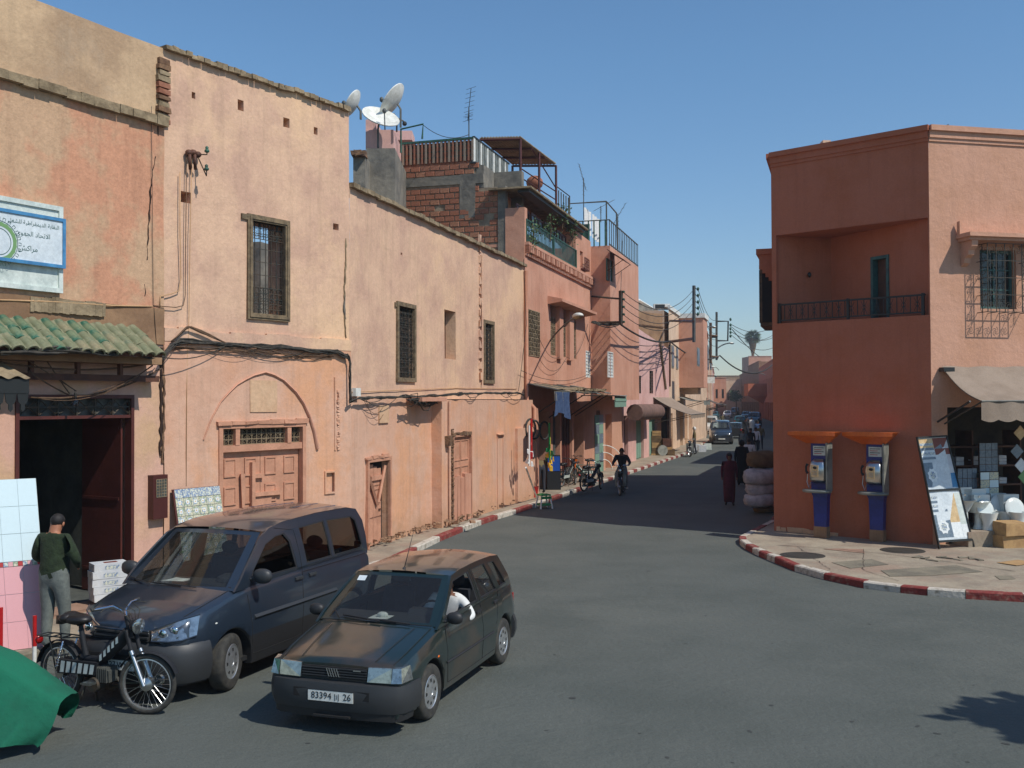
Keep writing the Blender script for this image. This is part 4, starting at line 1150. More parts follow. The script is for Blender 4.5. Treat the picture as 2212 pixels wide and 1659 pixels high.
for i in range(56):
    a = -.3 + i * (u1244 + 1.4) / 56; s = (u1244 + 1.4) / 56
    m.wb(W3, a, a + s * .5, -1.2, .32, zg1 + .3, zg1 + .34); m.wb(W3, a + s * .5, a + s, -1.2, .31, zg1 + .335, zg1 + .375)
m.build('corrugated_eave', 'cement_ledge', bB)
m = MB(); m.wb(W3, -.1, u1244 + .9, -.2, .2, zg1 + .2, zg1 + .29); m.build('eave_beam', 'black_metal', bB)
# brick flank facing the corner
zlt = WB.q(1000, 352)[1]; zrt = WB.q(1060, 403)[1]
ul = WB.q(856, 400)[0]; um = WB.q(1026, 400)[0]; ur = WB.q(1076, 450)[0]
ux = WB.q(1092, 450)[0]
m = MB(); m.wb(WB, ul, um, -.3, -.03, 7, zlt - .02); m.wb(WB, um, ur, -.3, -.03, 7, zrt - .02); m.build('mortar_bed', 'mortar', bB)
bh, bl = .2, .36
bmes = []
for k in range(3):
    t_ = MB(); t_.box(-.5, .5, -.03, .0, -.5, .5, 0)
    # bevelled hollow brick: slightly inset face
    t_ = MB(); e = .04
    t_.add([(-.5, .03, -.5), (.5, .03, -.5), (.5, .03, .5), (-.5, .03, .5), (-.5 + e, -.012, -.5 + e), (.5 - e, -.012 - .004 * k, -.5 + e), (.5 - e, -.012, .5 - e), (-.5 + e, -.012 - .003 * k, .5 - e)], [(4, 5, 6, 7), (0, 1, 5, 4), (1, 2, 6, 5), (2, 3, 7, 6), (3, 0, 4, 7)])
    o = t_.build('brick', 'brick_a', loc=(0, 0, 0)); bmes.append(o.data); bpy.data.objects.remove(o)
rotB = Matrix((WB.t, -WB.n, Z)).transposed().to_euler()
zz = 7.55; row = 0; nb = 0
while zz < zlt - .1:
    off = (row % 2) * bl / 2; u = ul - off
    top = zz + bh
    if not (zlt - .72 < zz + bh / 2 < zlt - .42):
        while u < ur:
            a, b = max(u, ul), min(u + bl, ur)
            lim = zlt if (a + b) / 2 < um else zrt
            # visible above the roof of the low house only
            vis = zz + bh > WB.q(860, 452)[1] - 2.8 * max(0, (a - ul) / (ur - ul)) - .3
            if b - a > .06 and top < lim + .05 and vis and nb < 300:
                if rnd.random() > .02:
                    share(bmes[rnd.randrange(3)], 'brick', bB, WB.p((a + b) / 2, -.012 + rnd.uniform(-.01, .012), zz + bh / 2 + rnd.uniform(-.008, .008)), (rotB[0] + rnd.uniform(-.01, .01), rotB[1] + rnd.uniform(-.012, .012), rotB[2]), (b - a - .022, 1, bh - .026), rnd.choice(['brick_a', 'brick_a', 'brick_b', 'brick_c'])); nb += 1
            u += bl
    zz += bh; row += 1
m = MB(); m.wb(WB, ul, um + .3, -.2, .015, zlt - .72, zlt - .42, .015); m.wb(WB, um - .55, um, -.2, .03, zlt - 1.9, zlt - .42, .03); m.wb(WB, ur, ux, -.25, .03, 7, zrt, .015)
m.build('cement_tie_beam', 'cement_grey', bB)
m = MB(); m.wb(WB, ux, LB + .02, -.3, .05, 7, zg1 - .3, .01); m.build('wall', 'plaster_salmon', bB)
m = MB(); m.wb(WB, um, ux + .2, -1.6, -1.3, zrt - .6, zlt - .1); m.wb(WB, um + .02, um + .3, -1.2, -.05, zrt, zlt - .1); m.build('inner_wall', 'cement_grey', bB)
m = MB(); m.wb(WB, ul, LB - .2, -7, -.3, 7, 7.4); m.wb(WB, ul, ul + .3, -7, -.3, 7, zlt); m.build('side_wall', 'cement_grey', bB)
# roof-top panel fence: slats in front of bricks, then zinc sheets running back
zf0, zf1 = WB.q(940, 352)[1], WB.q(940, 304)[1]
uf0, uf1 = WB.q(866, 330)[0], WB.q(1022, 330)[0]
fn = thing('slat_fence', 'roof terrace fence of upright slats over red brick with zinc strips round the corner', 'fence', WB.p(uf0, 0, zf0))
m = MB(); m.wb(WB, uf0, uf1, -.2, -.12, zlt - .1, zf1 - .06); m.wb(WB, ul, uf0 - .02, -.3, .03, zlt - .1, zf1 - .1); m.build('backing', 'brick_b', fn)
for i in range(19):
    m = MB(); u = uf0 + .06 + i * (uf1 - uf0 - .1) / 18; w_ = .05 if i % 2 else .07
    m.wb(WB, u - w_ / 2, u + w_ / 2, -.1 - .02 * (i % 2), -.03, zf0 + .01, zf1 - .03); m.build('slat', 'canvas_beige' if i % 2 == 0 else 'brick_b', fn)
m = MB(); m.wb(WB, uf0, uf1, -.12, -.02, zf1 - .03, zf1 + .04)
for z in (.25, .5, .75): m.wb(WB, uf0, uf1, -.11, -.085, zf0 + (zf1 - zf0) * z, zf0 + (zf1 - zf0) * z + .03)
m.build('rail', 'green_metal', fn)
WF = Wall(WB.p(uf1, -.05, 0), WB.p(uf1, -.05, 0) + sdb * 4.2)
for i in range(17):
    m = MB(); a = i * .245; m.wb(WF, a, a + .15, -.03, .02, zf0 - .05, zf1 + .02); m.build('zinc_strip', 'zinc' if i % 3 else 'white_paint', fn)
m = MB(); m.wb(WF, 0, 4.2, -.08, -.035, zf0 - .05, zf1); m.wb(WF, 0, 4.2, -.05, .04, zf1 + .02, zf1 + .07); m.wb(WF, -.1, 4.3, -.1, .1, zf0 - .12, zf0 - .06); m.build('sheet', 'black_metal', fn)
# pergola
pg = thing('pergola', 'red steel pergola with corrugated roof on the terrace above the balcony', 'pergola', at(1127, 370, 38))
Yn, Yf = 38.0, 42.3
pa, pb, pc, pd = at(1036, 303, Yn), at(1124, 296, Yn), at(1201, 352, Yf), at(1107, 355, Yf)
pz = pa.z; 
for p in (pa, pb, pc, pd): p.z = (pa.z + pb.z) / 2 + .0
m = MB()
for i in range(14):
    f0, f1 = i / 14, (i + .55) / 14
    m.hexa([pa.lerp(pb, f0), pa.lerp(pb, f1), pd.lerp(pc, f1), pd.lerp(pc, f0)] + [p + Z * .04 for p in (pa.lerp(pb, f0), pa.lerp(pb, f1), pd.lerp(pc, f1), pd.lerp(pc, f0))])
    f2 = (i + 1) / 14
    m.hexa([pa.lerp(pb, f1) + Z * .03, pa.lerp(pb, f2) + Z * .03, pd.lerp(pc, f2) + Z * .03, pd.lerp(pc, f1) + Z * .03] + [p + Z * .07 for p in (pa.lerp(pb, f1), pa.lerp(pb, f2), pd.lerp(pc, f2), pd.lerp(pc, f1))])
m.build('corrugated_roof', 'cement_ledge', pg)
for i in range(4):
    m = MB(); f = i / 3; m.tube([pa.lerp(pd, f) - Z * .05, pb.lerp(pc, f) - Z * .05], .045, 4); m.build('rafter', 'dark_red_metal', pg)
for p, zb_ in ((pb - Z * .02, pb.z - 1.9), (pc, pc.z - 2.2), (pb.lerp(pc, .5), pc.z - 1.9), (pd, pd.z - 1.2), (pa, pa.z - 1.3)):
    m = MB(); m.tube([p - Z * .03, Vector((p.x, p.y, zb_))], .05, 4); m.build('post', 'red_metal', pg)
for z_ in (1.15, 1.5, 1.85):
    m = MB(); q = pb - Z * z_; m.tube([q, Vector((pc.x, pc.y, q.z))], .03, 4); m.build('brace', 'red_metal', pg)
m = MB(); m.tube([pb.lerp(pc, .3) - Z * .1, pc - Z * 1.0], .03, 4); m.build('brace', 'red_metal', pg)
m = MB(); m.tube([pc - Z * .9, pc - Z * .9 + sdv * 2.2, pc - Z * 1.7 + sdv * 2.2], .03, 4)
for i in range(6): m.tube([pc - Z * 1.0 + sdv * (i * .4), pc - Z * 2.2 + sdv * (i * .4)], .025, 4)
m.build('side_rail', 'zinc_dark', pg)
m = MB(); m.wb(W3, uT * .62, uT * .95, -3.2, -2.9, zc3, zg1 + 1.1); m.build('parapet', 'plaster_palepink', bB)
m = MB(); c = at(1155, 395, 41); m.ell(c, (.35, .35, .3), 10, 6); tag(m.build('rooftop_pot', 'brick_a', smooth=180), 'round terracotta pot on the terrace under the pergola', 'pot')
# potted climbers on the balcony
def leaves(mb, c, r, n, s, squash=1.0, droop=0, seed=0):
    rg = random.Random(seed)
    for i in range(n):
        d = Vector((rg.gauss(0, 1), rg.gauss(0, 1), rg.gauss(0, 1) * squash)); d = d.normalized() * (rg.random() ** .45) * r
        if isinstance(c, list): b = rg.choice(c)
        else: b = c
        p = b + Vector((d.x, d.y, d.z * squash))
        a = Vector((rg.gauss(0, 1), rg.gauss(0, 1), rg.gauss(0, .7) - droop)).normalized(); q = a.orthogonal().normalized()
        q = Matrix.Rotation(rg.uniform(0, 6), 3, a) @ q
        L = s * rg.uniform(.6, 1.3); w = L * .35
        mb.add([p - q * w * .1, p + a * L * .5 + q * w, p + a * L, p + a * L * .5 - q * w], [(0, 1, 2, 3)])
for k, (px, py, d_, lab) in enumerate(((1150, 508, .1, 'leafy plant growing through the near end of the balcony railing'), (1188, 487, .1, 'bushy green plant standing at the middle of the balcony rail'), (1214, 470, .05, 'green creeper hanging from the eave over the balcony'), (1236, 500, .1, 'green creeper at the far end of the balcony'))):
    c = wp(W3, px, py, d_); t_ = thing('balcony_plant', lab, 'plant', c - Z * .6)
    m = MB(); leaves(m, [c + Vector((rnd.uniform(-.1, .1), rnd.uniform(-.3, .3), rnd.uniform(-.35, .4))) for _ in range(5)], .28, 130, .11, 1.2, .3, k); m.build('leaves', 'foliage', t_)
    m = MB(); m.tube([c - Z * .6, c + Vector((.05, .1, 0)), c + Z * .4], .015, 4); m.build('stem', 'bark', t_)
# tower railing + washing
tr = thing('roof_railing', 'green and grey bar railing round the top of the salmon tower', 'railing', WT.p(0, 0, zT))
zr = zT + 1.15
m = MB(); m.wb(WT, 0, WT.L, -.05, 0, zr - .04, zr); m.wb(WT, 0, WT.L, -.05, 0, zT + .05, zT + .09); m.tube([WT.p(0, 0, zr - .02), WT.p(0, -2.2, zr - .02)], .025, 4)
m.build('frame', 'zinc_dark', tr)
for i in range(17):
    m = MB(); u = .05 + i * (WT.L - .1) / 16; m.wb(WT, u, u + .04, -.04, -.01, zT, zr); m.build('bar', 'zinc_dark', tr)
for i in range(9):
    m = MB(); a = WT.p(0, -.2 - i * .25, zT); m.tube([a, a + Z * 1.15], .03, 4); m.build('bar', 'green_metal', tr)
m = MB(); m.quad(WT.p(.03, -2.2, zT), WT.p(.03, -.9, zT), WT.p(.03, -.9, zT + 1.0), WT.p(.03, -2.2, zT + 1.0)); m.build('screen', 'green_metal', tr)
m = MB(); m.tube([WT.p(.8, -.3, zT), WT.p(.8, -.3, zT + 2.1), WT.p(3.2, -.3, zT + 2.0), WT.p(3.4, -.3, zT + .3)], .035, 4); m.tube([WT.p(.8, -2, zT), WT.p(.8, -2, zT + 2.1), WT.p(.8, -.3, zT + 2.1)], .035, 4); tag(m.build('steel_frame', 'zinc_dark'), 'open steel frame standing on the tower roof', 'frame')
for k, (a, b, lab) in enumerate(((.3, 1.5, 'white sheet hung on the tower roof, nearer one'), (2.0, 3.4, 'white sheet hung on the tower roof, farther one'))):
    m = MB(); m.grid(8, 5, lambda u, v: WT.p(a + (b - a) * u, -1.2 + .06 * math.sin(u * 14), zT + .7 + 1.1 * v)); tag(m.build('washing', 'cloth_white', smooth=180), lab, 'laundry')
# dishes and pink wall block on the roofs behind the tall house
gb = thing('rooftop_room', 'rough grey cement roof block with pale pink wall behind the tall house', 'building', at(810, 400, 33))
m = MB()
a = at(767, 330, 31); 
def slab(mb, x0, y0, x1, y1, Y, dp, jit=0.0, dirv=None):
    A = at(x0, y1, Y); B = at(x1, y0, Y); dv = dirv or Vector((.0, 1, 0))
    w_ = Vector((1, 0, 0))
    P = [Vector((A.x, Y, A.z)), Vector((B.x, Y, A.z)), Vector((B.x, Y + dp, A.z)), Vector((A.x, Y + dp, A.z))]
    mb.hexa(P + [Vector((p.x, p.y, B.z)) for p in P])
slab(m, 763, 334, 789, 470, 31, 4); slab(m, 791, 320, 853, 470, 32, 4)
m.build('wall', 'cement_grey', gb)
m = MB(); slab(m, 790, 280, 850, 322, 33.2, 3); slab(m, 790, 258, 812, 282, 33.25, 2.9); slab(m, 850, 282, 890, 302, 36.5, 1); m.build('pink_wall', 'plaster_palepink', gb)
m = MB()
for i in range(14):
    p = at(763 + rnd.uniform(0, 26), 335, 31); s = rnd.uniform(.05, .12); m.box(-s, s, -.2, .3, -.05, s, .03, Matrix.Translation(p))
m.build('broken_top', 'rubble', gb)
def dish(px, py, Y, r, az, el, label, arm=True, post=.7):
    c = at(px, py, Y); t_ = thing('satellite_dish', label, 'satellite dish', c - Z * post)
    d = Vector((math.sin(az) * math.cos(el), math.cos(az) * math.cos(el), math.sin(el)))
    m = MB(); pr = [(r * k / 8, .28 * r * (k / 8) ** 2) for k in range(9)]
    pr = [(max(a, .001), b) for a, b in pr] + [(r, .28 * r - .03)] + [(r * k / 8, .28 * r * (k / 8) ** 2 - .03) for k in range(7, 0, -1)]
    m.lathe(pr, c, d, 28); m.build('reflector', 'white_paint', t_, smooth=50)
    m = MB(); side = d.cross(Z).normalized(); fp = c + d * r * .95 - Z * r * .35
    dn = side.cross(d).normalized(); dn = dn if dn.z < 0 else -dn
    m.tube([c + dn * r * .95, fp], .02, 5); m.ell(fp, (.07, .07, .09), 8, 5); m.build('feed_arm', 'zinc_dark', t_, smooth=60)
    m = MB(); m.tube([c - d * .08, c - d * .2 - Z * .1, c - d * .2 - Z * post], .035, 6); m.build('post', 'zinc_dark', t_, smooth=60)
    return t_
dish(855, 222, 33, .62, R(-82), R(36), 'white satellite dish tilted up to the left, highest on the roofs')
dish(820, 261, 32.5, .62, R(150), R(48), 'white satellite dish lying flat open over the pale pink wall')
dish(767, 226, 30, .42, R(-82), R(30), 'small satellite dish half hidden behind the top of the tall house', post=.35)
def yagi(px, py0, py1, Y, label, n=8, L=.5, arm=None):
    b = at(px, py1, Y); h = at(px, py0, Y).z - b.z; t_ = thing('tv_antenna', label, 'antenna', b)
    m = MB(); m.tube([b, b + Z * h], .022, 5); m.build('mast', 'zinc_dark', t_)
    m = MB(); v = Vector(arm) if arm else Vector((.5, .2, .3)); v.normalize(); s = v.cross(Z).normalized(); o = b + Z * h * .93
    m.tube([o - v * .4, o + v * .8], .012, 4)
    for i in range(n):
        q = o + v * (-.4 + 1.2 * i / (n - 1)); m.tube([q - s * L * .5, q + s * L * .5], .007, 4)
    for i in range(3): q = b + Z * h * (.6 + .1 * i); m.tube([q - s * L * .4, q + s * L * .4], .008, 4)
    m.build('elements', 'zinc_dark', t_)
yagi(1013, 232, 300, 35.8, 'tall thin antenna at the corner of the slatted roof fence', arm=(.1, .1, 1))
yagi(1261, 385, 475, 45, 'leaning antenna mast above the balcony corner', 9, .4, (-.25, .1, 1))
yagi(1335, 462, 545, 50, 'small antenna at the right end of the tower roof', 5, .4, (.3, .1, .5))
yagi(1298, 445, 480, 49, 'short antenna behind the tower railing', 4, .3)
m = MB(); a, b, c, d = at(866, 330, 34), at(866, 279, 34), at(914, 268, 34), at(912, 300, 34); m.tube([a, b, c, d], .035, 4); tag(m.build('steel_frame', 'green_metal'), 'dark green steel goalpost frame beside the slatted fence', 'frame')
m = MB(); m.tube(sag(at(914, 270, 34), at(1012, 291, 35.8), .25), .012, 4); tag(m.build('roof_wire', 'cable'), 'wire sagging from the green frame to the roof antenna', 'wire')
t_ = thing('lnb_mount', 'dish mount without dish on a short roof post', 'mount', at(856, 280, 33.5))
m = MB(); p = at(857, 255, 33.5); m.tube([at(857, 285, 33.5), p], .03, 5); m.tube([at(850, 245, 33.5), p, at(872, 262, 33.6)], .03, 5); m.ell(at(874, 267, 33.6), .08, 8, 5); m.build('mount', 'black_metal', t_)
# tin canopy over the shops
cz = W3.q(1140, 845, 1.3)[1]
ca0, ca1 = .0, W3.q(1312, 846, 1.3)[0]
cn = thing('tin_canopy', 'patched tin canopy with cloth and scrap on top over the repair shops', 'canopy', W3.p(0, 0, cz))
m = MB(); N = 14
for i in range(N):
    a = ca0 + (ca1 - ca0) * i / N; b = ca0 + (ca1 - ca0) * (i + 1) / N + .03; z_ = cz + rnd.uniform(-.03, .05)
    m = MB(); m.add([W3.p(a, 0, z_ + .3), W3.p(b, 0, z_ + .3), W3.p(b, 1.45 + rnd.uniform(-.05, .08), z_), W3.p(a, 1.45, z_), W3.p(a, 0, z_ + .27), W3.p(b, 0, z_ + .27), W3.p(b, 1.45, z_ - .03), W3.p(a, 1.45, z_ - .03)], [(0, 3, 2, 1), (4, 5, 6, 7), (0, 4, 7, 3), (1, 2, 6, 5), (3, 7, 6, 2)]); m.build('tin_sheet', rnd.choice(['zinc', 'zinc_dark', 'cement_ledge']), cn)
m = MB(); m.wb(W3, ca0, W3.q(1197, 845, 1.4)[0], 1.4, 1.46, cz - .28, cz + .02); m.build('fascia', 'zinc', cn)
m = MB()
for i in range(22): a = rnd.uniform(ca0, ca1 - .4); m.wb(W3, a, a + rnd.uniform(.1, .6), rnd.uniform(.2, 1.2), rnd.uniform(1.25, 1.5), cz + .08, cz + .1 + rnd.uniform(.02, .09), .03)
m.build('scrap', 'cement_ledge', cn)
for u in (.4, 3.2, 6.4, ca1 - .2):
    m = MB(); m.tube([W3.p(u, 0, cz - .9), W3.p(u, 1.35, cz - .05)], .02, 4); m.build('stay', 'iron', cn)
m = MB(); m.wb(W3, ca1, ca1 + 3.4, .2, 1.5, cz - .1, cz - .04, .02); m.build('tin_sheet', 'zinc', cn)
m = MB(); a_, b_ = W3.q(1330, 850, 1.45)[0], W3.q(1354, 880, 1.45)[0]
m.wb(W3, a_, b_, 1.4, 1.43, W3.q(1340, 879, 1.4)[1], cz - .1); m.wb(W3, a_, b_, 1.43, 1.45, W3.q(1340, 867, 1.4)[1], W3.q(1340, 863, 1.4)[1]); tag(m.build('hanging_cloth', 'canvas_green'), 'pale green cloth hung at the far end of the tin canopy', 'cloth')
m = MB(); a_, b_ = W3.q(1197, 850, 1.5)[0], W3.q(1233, 880, 1.5)[0]; z0_ = W3.q(1215, 899, 1.5)[1]
m.grid(14, 8, lambda u, v: W3.p(a_ + (b_ - a_) * u, 1.5 + .05 * math.sin(u * 16 + v * 2), z0_ + (cz - z0_) * v + (.12 * math.sin(u * 5) * (1 - v))))
tag(m.build('hanging_cloth', 'cloth_blue', smooth=180), 'long blue cloth hanging from the tin canopy edge', 'cloth')
# shop fronts: checker tiles, wooden doors, tyres
ua, ub = W3.q(1285, 950, .02)[0], W3.q(1303, 950, .02)[0]; ztc = W3.q(1290, 896)[1]
tp = thing('checker_panel', 'blue and white chequered panel on the wall between the repair shops', 'panel', W3.p(ua, 0, PZ))
for i in range(2):
    for j in range(6):
        m = MB(); m.wb(W3, ua + (ub - ua) * i / 2, ua + (ub - ua) * (i + 1) / 2 - .01, .01, .035, PZ + (ztc - PZ) * j / 6, PZ + (ztc - PZ) * (j + 1) / 6 - .01); m.build('tile', 'canvas_green' if (i + j) % 2 else 'tile_slate', tp)
m = MB(); m.wb(W3, op[2][0], op[2][1], -.19, -.14, PZ, sz - .4)
for k in range(4): frame(m, W3, op[2][0] + .05 + k * .44, op[2][0] + .45 + k * .44, .3, sz - .6, .05, -.14, -.1)
m.build('shop_door', 'red_metal', bB)
m = MB(); m.wb(W3, op[1][0], op[1][0] + .6, -.1, -.05, PZ, sz - .4); m.build('shop_door', 'interior_grey', bB)
m = MB(); m.wb(W3, 0, L2 * 0 + .3, 0, .4, 0, 3.1, .005); m.build('pilaster', 'plaster_salmon', bB)
# street lamps, poles, wires
def street_lamp(base, head, label, r=.03):
    t_ = thing('street_lamp', label, 'street lamp', base)
    m = MB(); mid = base.lerp(head, .45) + Z * (head.z - base.z) * .35
    pts = [base.lerp(mid, k / 5) * (1 - k / 5) + mid.lerp(head, k / 5) * (k / 5) for k in range(6)]
    m.tube(pts, r, 6); m.build('arm', 'zinc_dark', t_, smooth=60)
    m = MB(); d = (head - pts[-2]); d.z = 0; d.normalize(); s = d.cross(Z)
    T = Matrix((d, s, Z)).transposed().to_4x4(); T.translation = head + d * .38
    m.ell((0, 0, 0), (.42, .17, .11), 14, 8)
    for v in m.V: v.z = max(v.z, -.02)
    m.xf(T); m.build('head', 'white_paint', t_, smooth=180)
    m = MB(); m.ell((0, 0, -.03), (.36, .14, .08), 12, 6); m.xf(T); m.build('diffuser', 'cement_ledge', t_, smooth=180)
street_lamp(W3.p(W3.q(1189, 735)[0], 0, W3.q(1189, 735)[1]), wp(W3, 1243, 685, 1.9), 'white street lamp on a curved arm from the salmon house wall')
pole = thing('bracket_beam', 'iron beam with insulators bracketed off the tower wall', 'bracket', wp(W3, 1341, 701, 1.5))
pA, pB_ = wp(W3, 1341, 628, 1.5), wp(W3, 1341, 701, 1.5)
m = MB(); m.tube([pA, pB_], .09, 4); m.build('beam', 'iron', pole)
m = MB(); m.tube([pA - Z * .35, wp(W3, 1277, 640, .0)], .04, 4); m.tube([pB_ + Z * .1, wp(W3, 1280, 697, 0)], .05, 4); m.build('bracket', 'iron', pole)
for k in range(5):
    m = MB(); c = pA + perp * .12 - Z * (.1 + k * .32); m.lathe([(.02, 0), (.06, .03), (.05, .09), (.02, .1)], c, n=8); m.build('insulator', 'green_metal', pole, smooth=60)
bundle('cable_bundle', [wp(W3, 1278, 697, .3), wp(W3, 1300, 700, .6), wp(W3, 1341, 700, 1.4)], 5, .025, .05, 'cable tangle leading to the iron beam on the tower', seed=21, loops=3)
for k, (x0, y0, x1, y1) in enumerate(((1125, 800, 1300, 790), (1150, 690, 1210, 770), (1165, 775, 1225, 770), (1225, 772, 1270, 700), (1120, 845, 1137, 700), (1137, 700, 1131, 560))):
    m = MB(); m.tube(sag(wp(W3, x0, y0, .12), wp(W3, x1, y1, .12), .5 if k < 4 else .05, 10), .009, 4); tag(m.build('wall_wire', 'cable'), ['wire sagging above the tin canopy across the salmon wall', 'wire from the scroll window to the triple window', 'wire looped under the triple window', 'wire rising to the cables at the tower', 'wire running down the salmon house near corner', 'thin wire at the near edge of the salmon house top'][k], 'wire')
# ------------------------------------------------------------------ C: pale pink house, mud block, oriel house
W4 = Wall(B2, B3); L4 = W4.L
bC = thing('pale_pink_house', 'low pale pink house with two slit windows, green shutters and rolled brown awning', 'building', (B2.x, B2.y, 0))
zC = W4.q(1400, 726)[1]; 
w4a = W4.r(1379, 811, 1385, 850); w4b = W4.r(1403, 800, 1411, 850)
ou = [W4.r(1374, 908, 1391, 1000), W4.r(1402, 905, 1420, 1000), W4.r(1348, 898, 1357, 980), W4.r(1428, 880, 1450, 1000)]
hs = [(*w4a, .2), (*w4b, .2)] + [(a, b, 0, d, .25) for a, b, c, d in ou]
uC = W4.q(1445, 800)[0]
m = MB(); facade(m, W4, 0, uC, 0, zC, hs, th=.3, top=lambda u: .5 - u / uC * .9); m.build('wall', 'plaster_palepink', bC)
for k, r_ in enumerate((w4a, w4b)):
    f = pane_window(bC, W4, r_, .19, 'wood_brown', 'dark_void', .05)
    m = MB(); grille(m, W4, *r_, -.02, 2, 8, 1, .014); m.build('window_grille', 'iron', f)
for k, (a, b, c, d) in enumerate(ou):
    m = MB(); m.wb(W4, a, b, -.24, -.18, PZ, d)
    for q in range(4): m.wb(W4, a + (b - a) * q / 4 + .03, a + (b - a) * (q + 1) / 4 - .03, -.18, -.15, PZ + .05, d - .05)
    m.build('shop_shutter', ['canvas_green', 'canvas_green', 'wood_brown', 'dark_void'][k], bC)
m = MB(); m.quad(W4.p(uC, -6, 0), W4.p(uC, 0, 0), W4.p(uC, 0, zC), W4.p(uC, -6, zC)); m.wb(W4, 0, uC, -6, -.3, zC - .7, zC - .5); m.build('roof', 'plaster_mud', bC)
m = MB(); m.tube([W4.p(W4.q(1424, 740)[0], .05, W4.q(1424, 740)[1]), W4.p(W4.q(1436, 840)[0], .05, W4.q(1436, 840)[1])], .09, 6); tag(m.build('leaning_pole', 'wood_grey'), 'thick wooden pole leaning on the pale pink wall', 'pole')
mb_ = thing('mud_block', 'brown unplastered mud house standing back above the pale pink wall', 'building', W4.p(0, -4, 0))
WM = Wall(W4.p(uC - 5.3, -6, 0) - perp * 2.2, W4.p(uC - 1.8, -.4, 0))
m = MB(); a = at(1338, 668, 62); b = at(1442, 668, 66); zt_ = a.z
WM = Wall(a, b); facade(m, WM, 0, WM.L, 5, zt_, [], th=.3, top=lambda u: .05 * nzv((u * 3, 2, 2)))
m.quad(WM.p(WM.L, -9, 5), WM.p(WM.L, 0, 5), WM.p(WM.L, 0, zt_), WM.p(WM.L, -9, zt_)); m.quad(WM.p(0, -.3, zt_ - .1), WM.p(WM.L, -.3, zt_ - .1), WM.p(WM.L, -9, zt_ - .1), WM.p(0, -9, zt_ - .1)); m.build('wall', 'plaster_mud', mb_)
m = MB(); m.wb(WM, 0, WM.L, -.1, .06, zt_ - .9, zt_ - .8, .03); m.build('ledge', 'rubble', mb_)
m = MB(); a = at(1345, 652, 70); b = at(1378, 650, 70); m.hexa([Vector((a.x, 70, zt_ - .5)), Vector((b.x, 70, zt_ - .5)), Vector((b.x, 74, zt_ - .5)), Vector((a.x, 74, zt_ - .5)), a, b, b + Vector((2, 4, -.3)), a + Vector((0, 4, 0))]); m.build('upper_wall', 'cement_grey', mb_)
m = MB(); m.tube([at(1344, 648, 69.8), at(1380, 649, 69.8), at(1412, 668, 75)], .12, 4); m.build('parapet_edge', 'white_paint', mb_)
t_ = thing('air_conditioner', 'white air conditioning unit with dark grille on the mud house roof', 'air conditioner', at(1424, 668, 66))
m = MB(); a = at(1413, 668, 66); b = at(1447, 656, 66); m.box(a.x, b.x, 66, 66.5, a.z, b.z); m.build('case', 'white_paint', t_)
m = MB(); m.box(a.x + .08, a.x + (b.x - a.x) * .68, 65.97, 66, a.z + .05, b.z - .05); m.build('grille', 'black_metal', t_)
# D: oriel house
W5 = Wall(W4.p(uC, 0, 0), B4); L5 = W5.L
bD = thing('oriel_house', 'salmon house with a big projecting box bay and white roof edge down the street', 'building', W5.p(0, 0, 0))
zD = W5.q(1480, 688)[1]
uo = W5.q(1467, 800)[0]; uo2 = W5.q(1516, 800, 1.3)[0]
oc = (W5.q(1455, 900)[0], W5.q(1460, 900)[0])
m = MB(); facade(m, W5, 0, L5 * .999, 0, zD, [(uo + .3, uo + 2.2, 0, 2.6, .6), (uo + 3.2, uo + 5, 0, 2.6, .6), (uo + 6.2, uo + 8.6, 0, 2.6, .6), (.8, 1.8, 0, 2.5, .3)], th=.3); m.build('wall', 'plaster_beige', bD)
m = MB(); zo0 = W5.q(1480, 836, .8)[1]
m.wb(W5, uo, uo2, 0, 1.7, zo0, zD - .3); m.build('oriel', 'plaster_salmon', bD)
m = MB(); m.wb(W5, 0, uo, -.05, .1, zD - .15, zD + .12); m.wb(W5, uo - .1, uo2 + .1, -.05, 1.8, zD - .3, zD + .02); m.wb(W5, uo2, L5, -.05, .12, zD - .15, zD + .12); m.build('roof_edge', 'white_paint', bD)
m = MB(); m.wb(W5, 0, L5, -8, -.3, 0, zD - .2); m.build('body', 'plaster_beige', bD)
for k, (x0, y0, x1, y1, d) in enumerate(((1450, 745, 1455, 795, 0), (1460, 748, 1464, 798, 0), (1505, 750, 1510, 792, 1.7), (1527, 745, 1530, 800, 0), (1533, 745, 1536, 800, 0))):
    r_ = W5.r(x0, y0, x1, y1, d); m = MB(); m.wb(W5, *r_[:2], d, d + .04, *r_[2:]); f = m.build('window', 'zinc', bD)
    m = MB(); m.wb(W5, r_[0] + .06, r_[1] - .06, d + .04, d + .06, r_[2] + .1, r_[3] - .1); m.build('pane', 'tile_slate', f)
m = MB(); m.wb(W5, uo + 1.0, uo + 3.6, 0, 1.2, W5.q(1480, 852)[1], zo0); m.build('oriel_bracket', 'plaster_beige', bD)
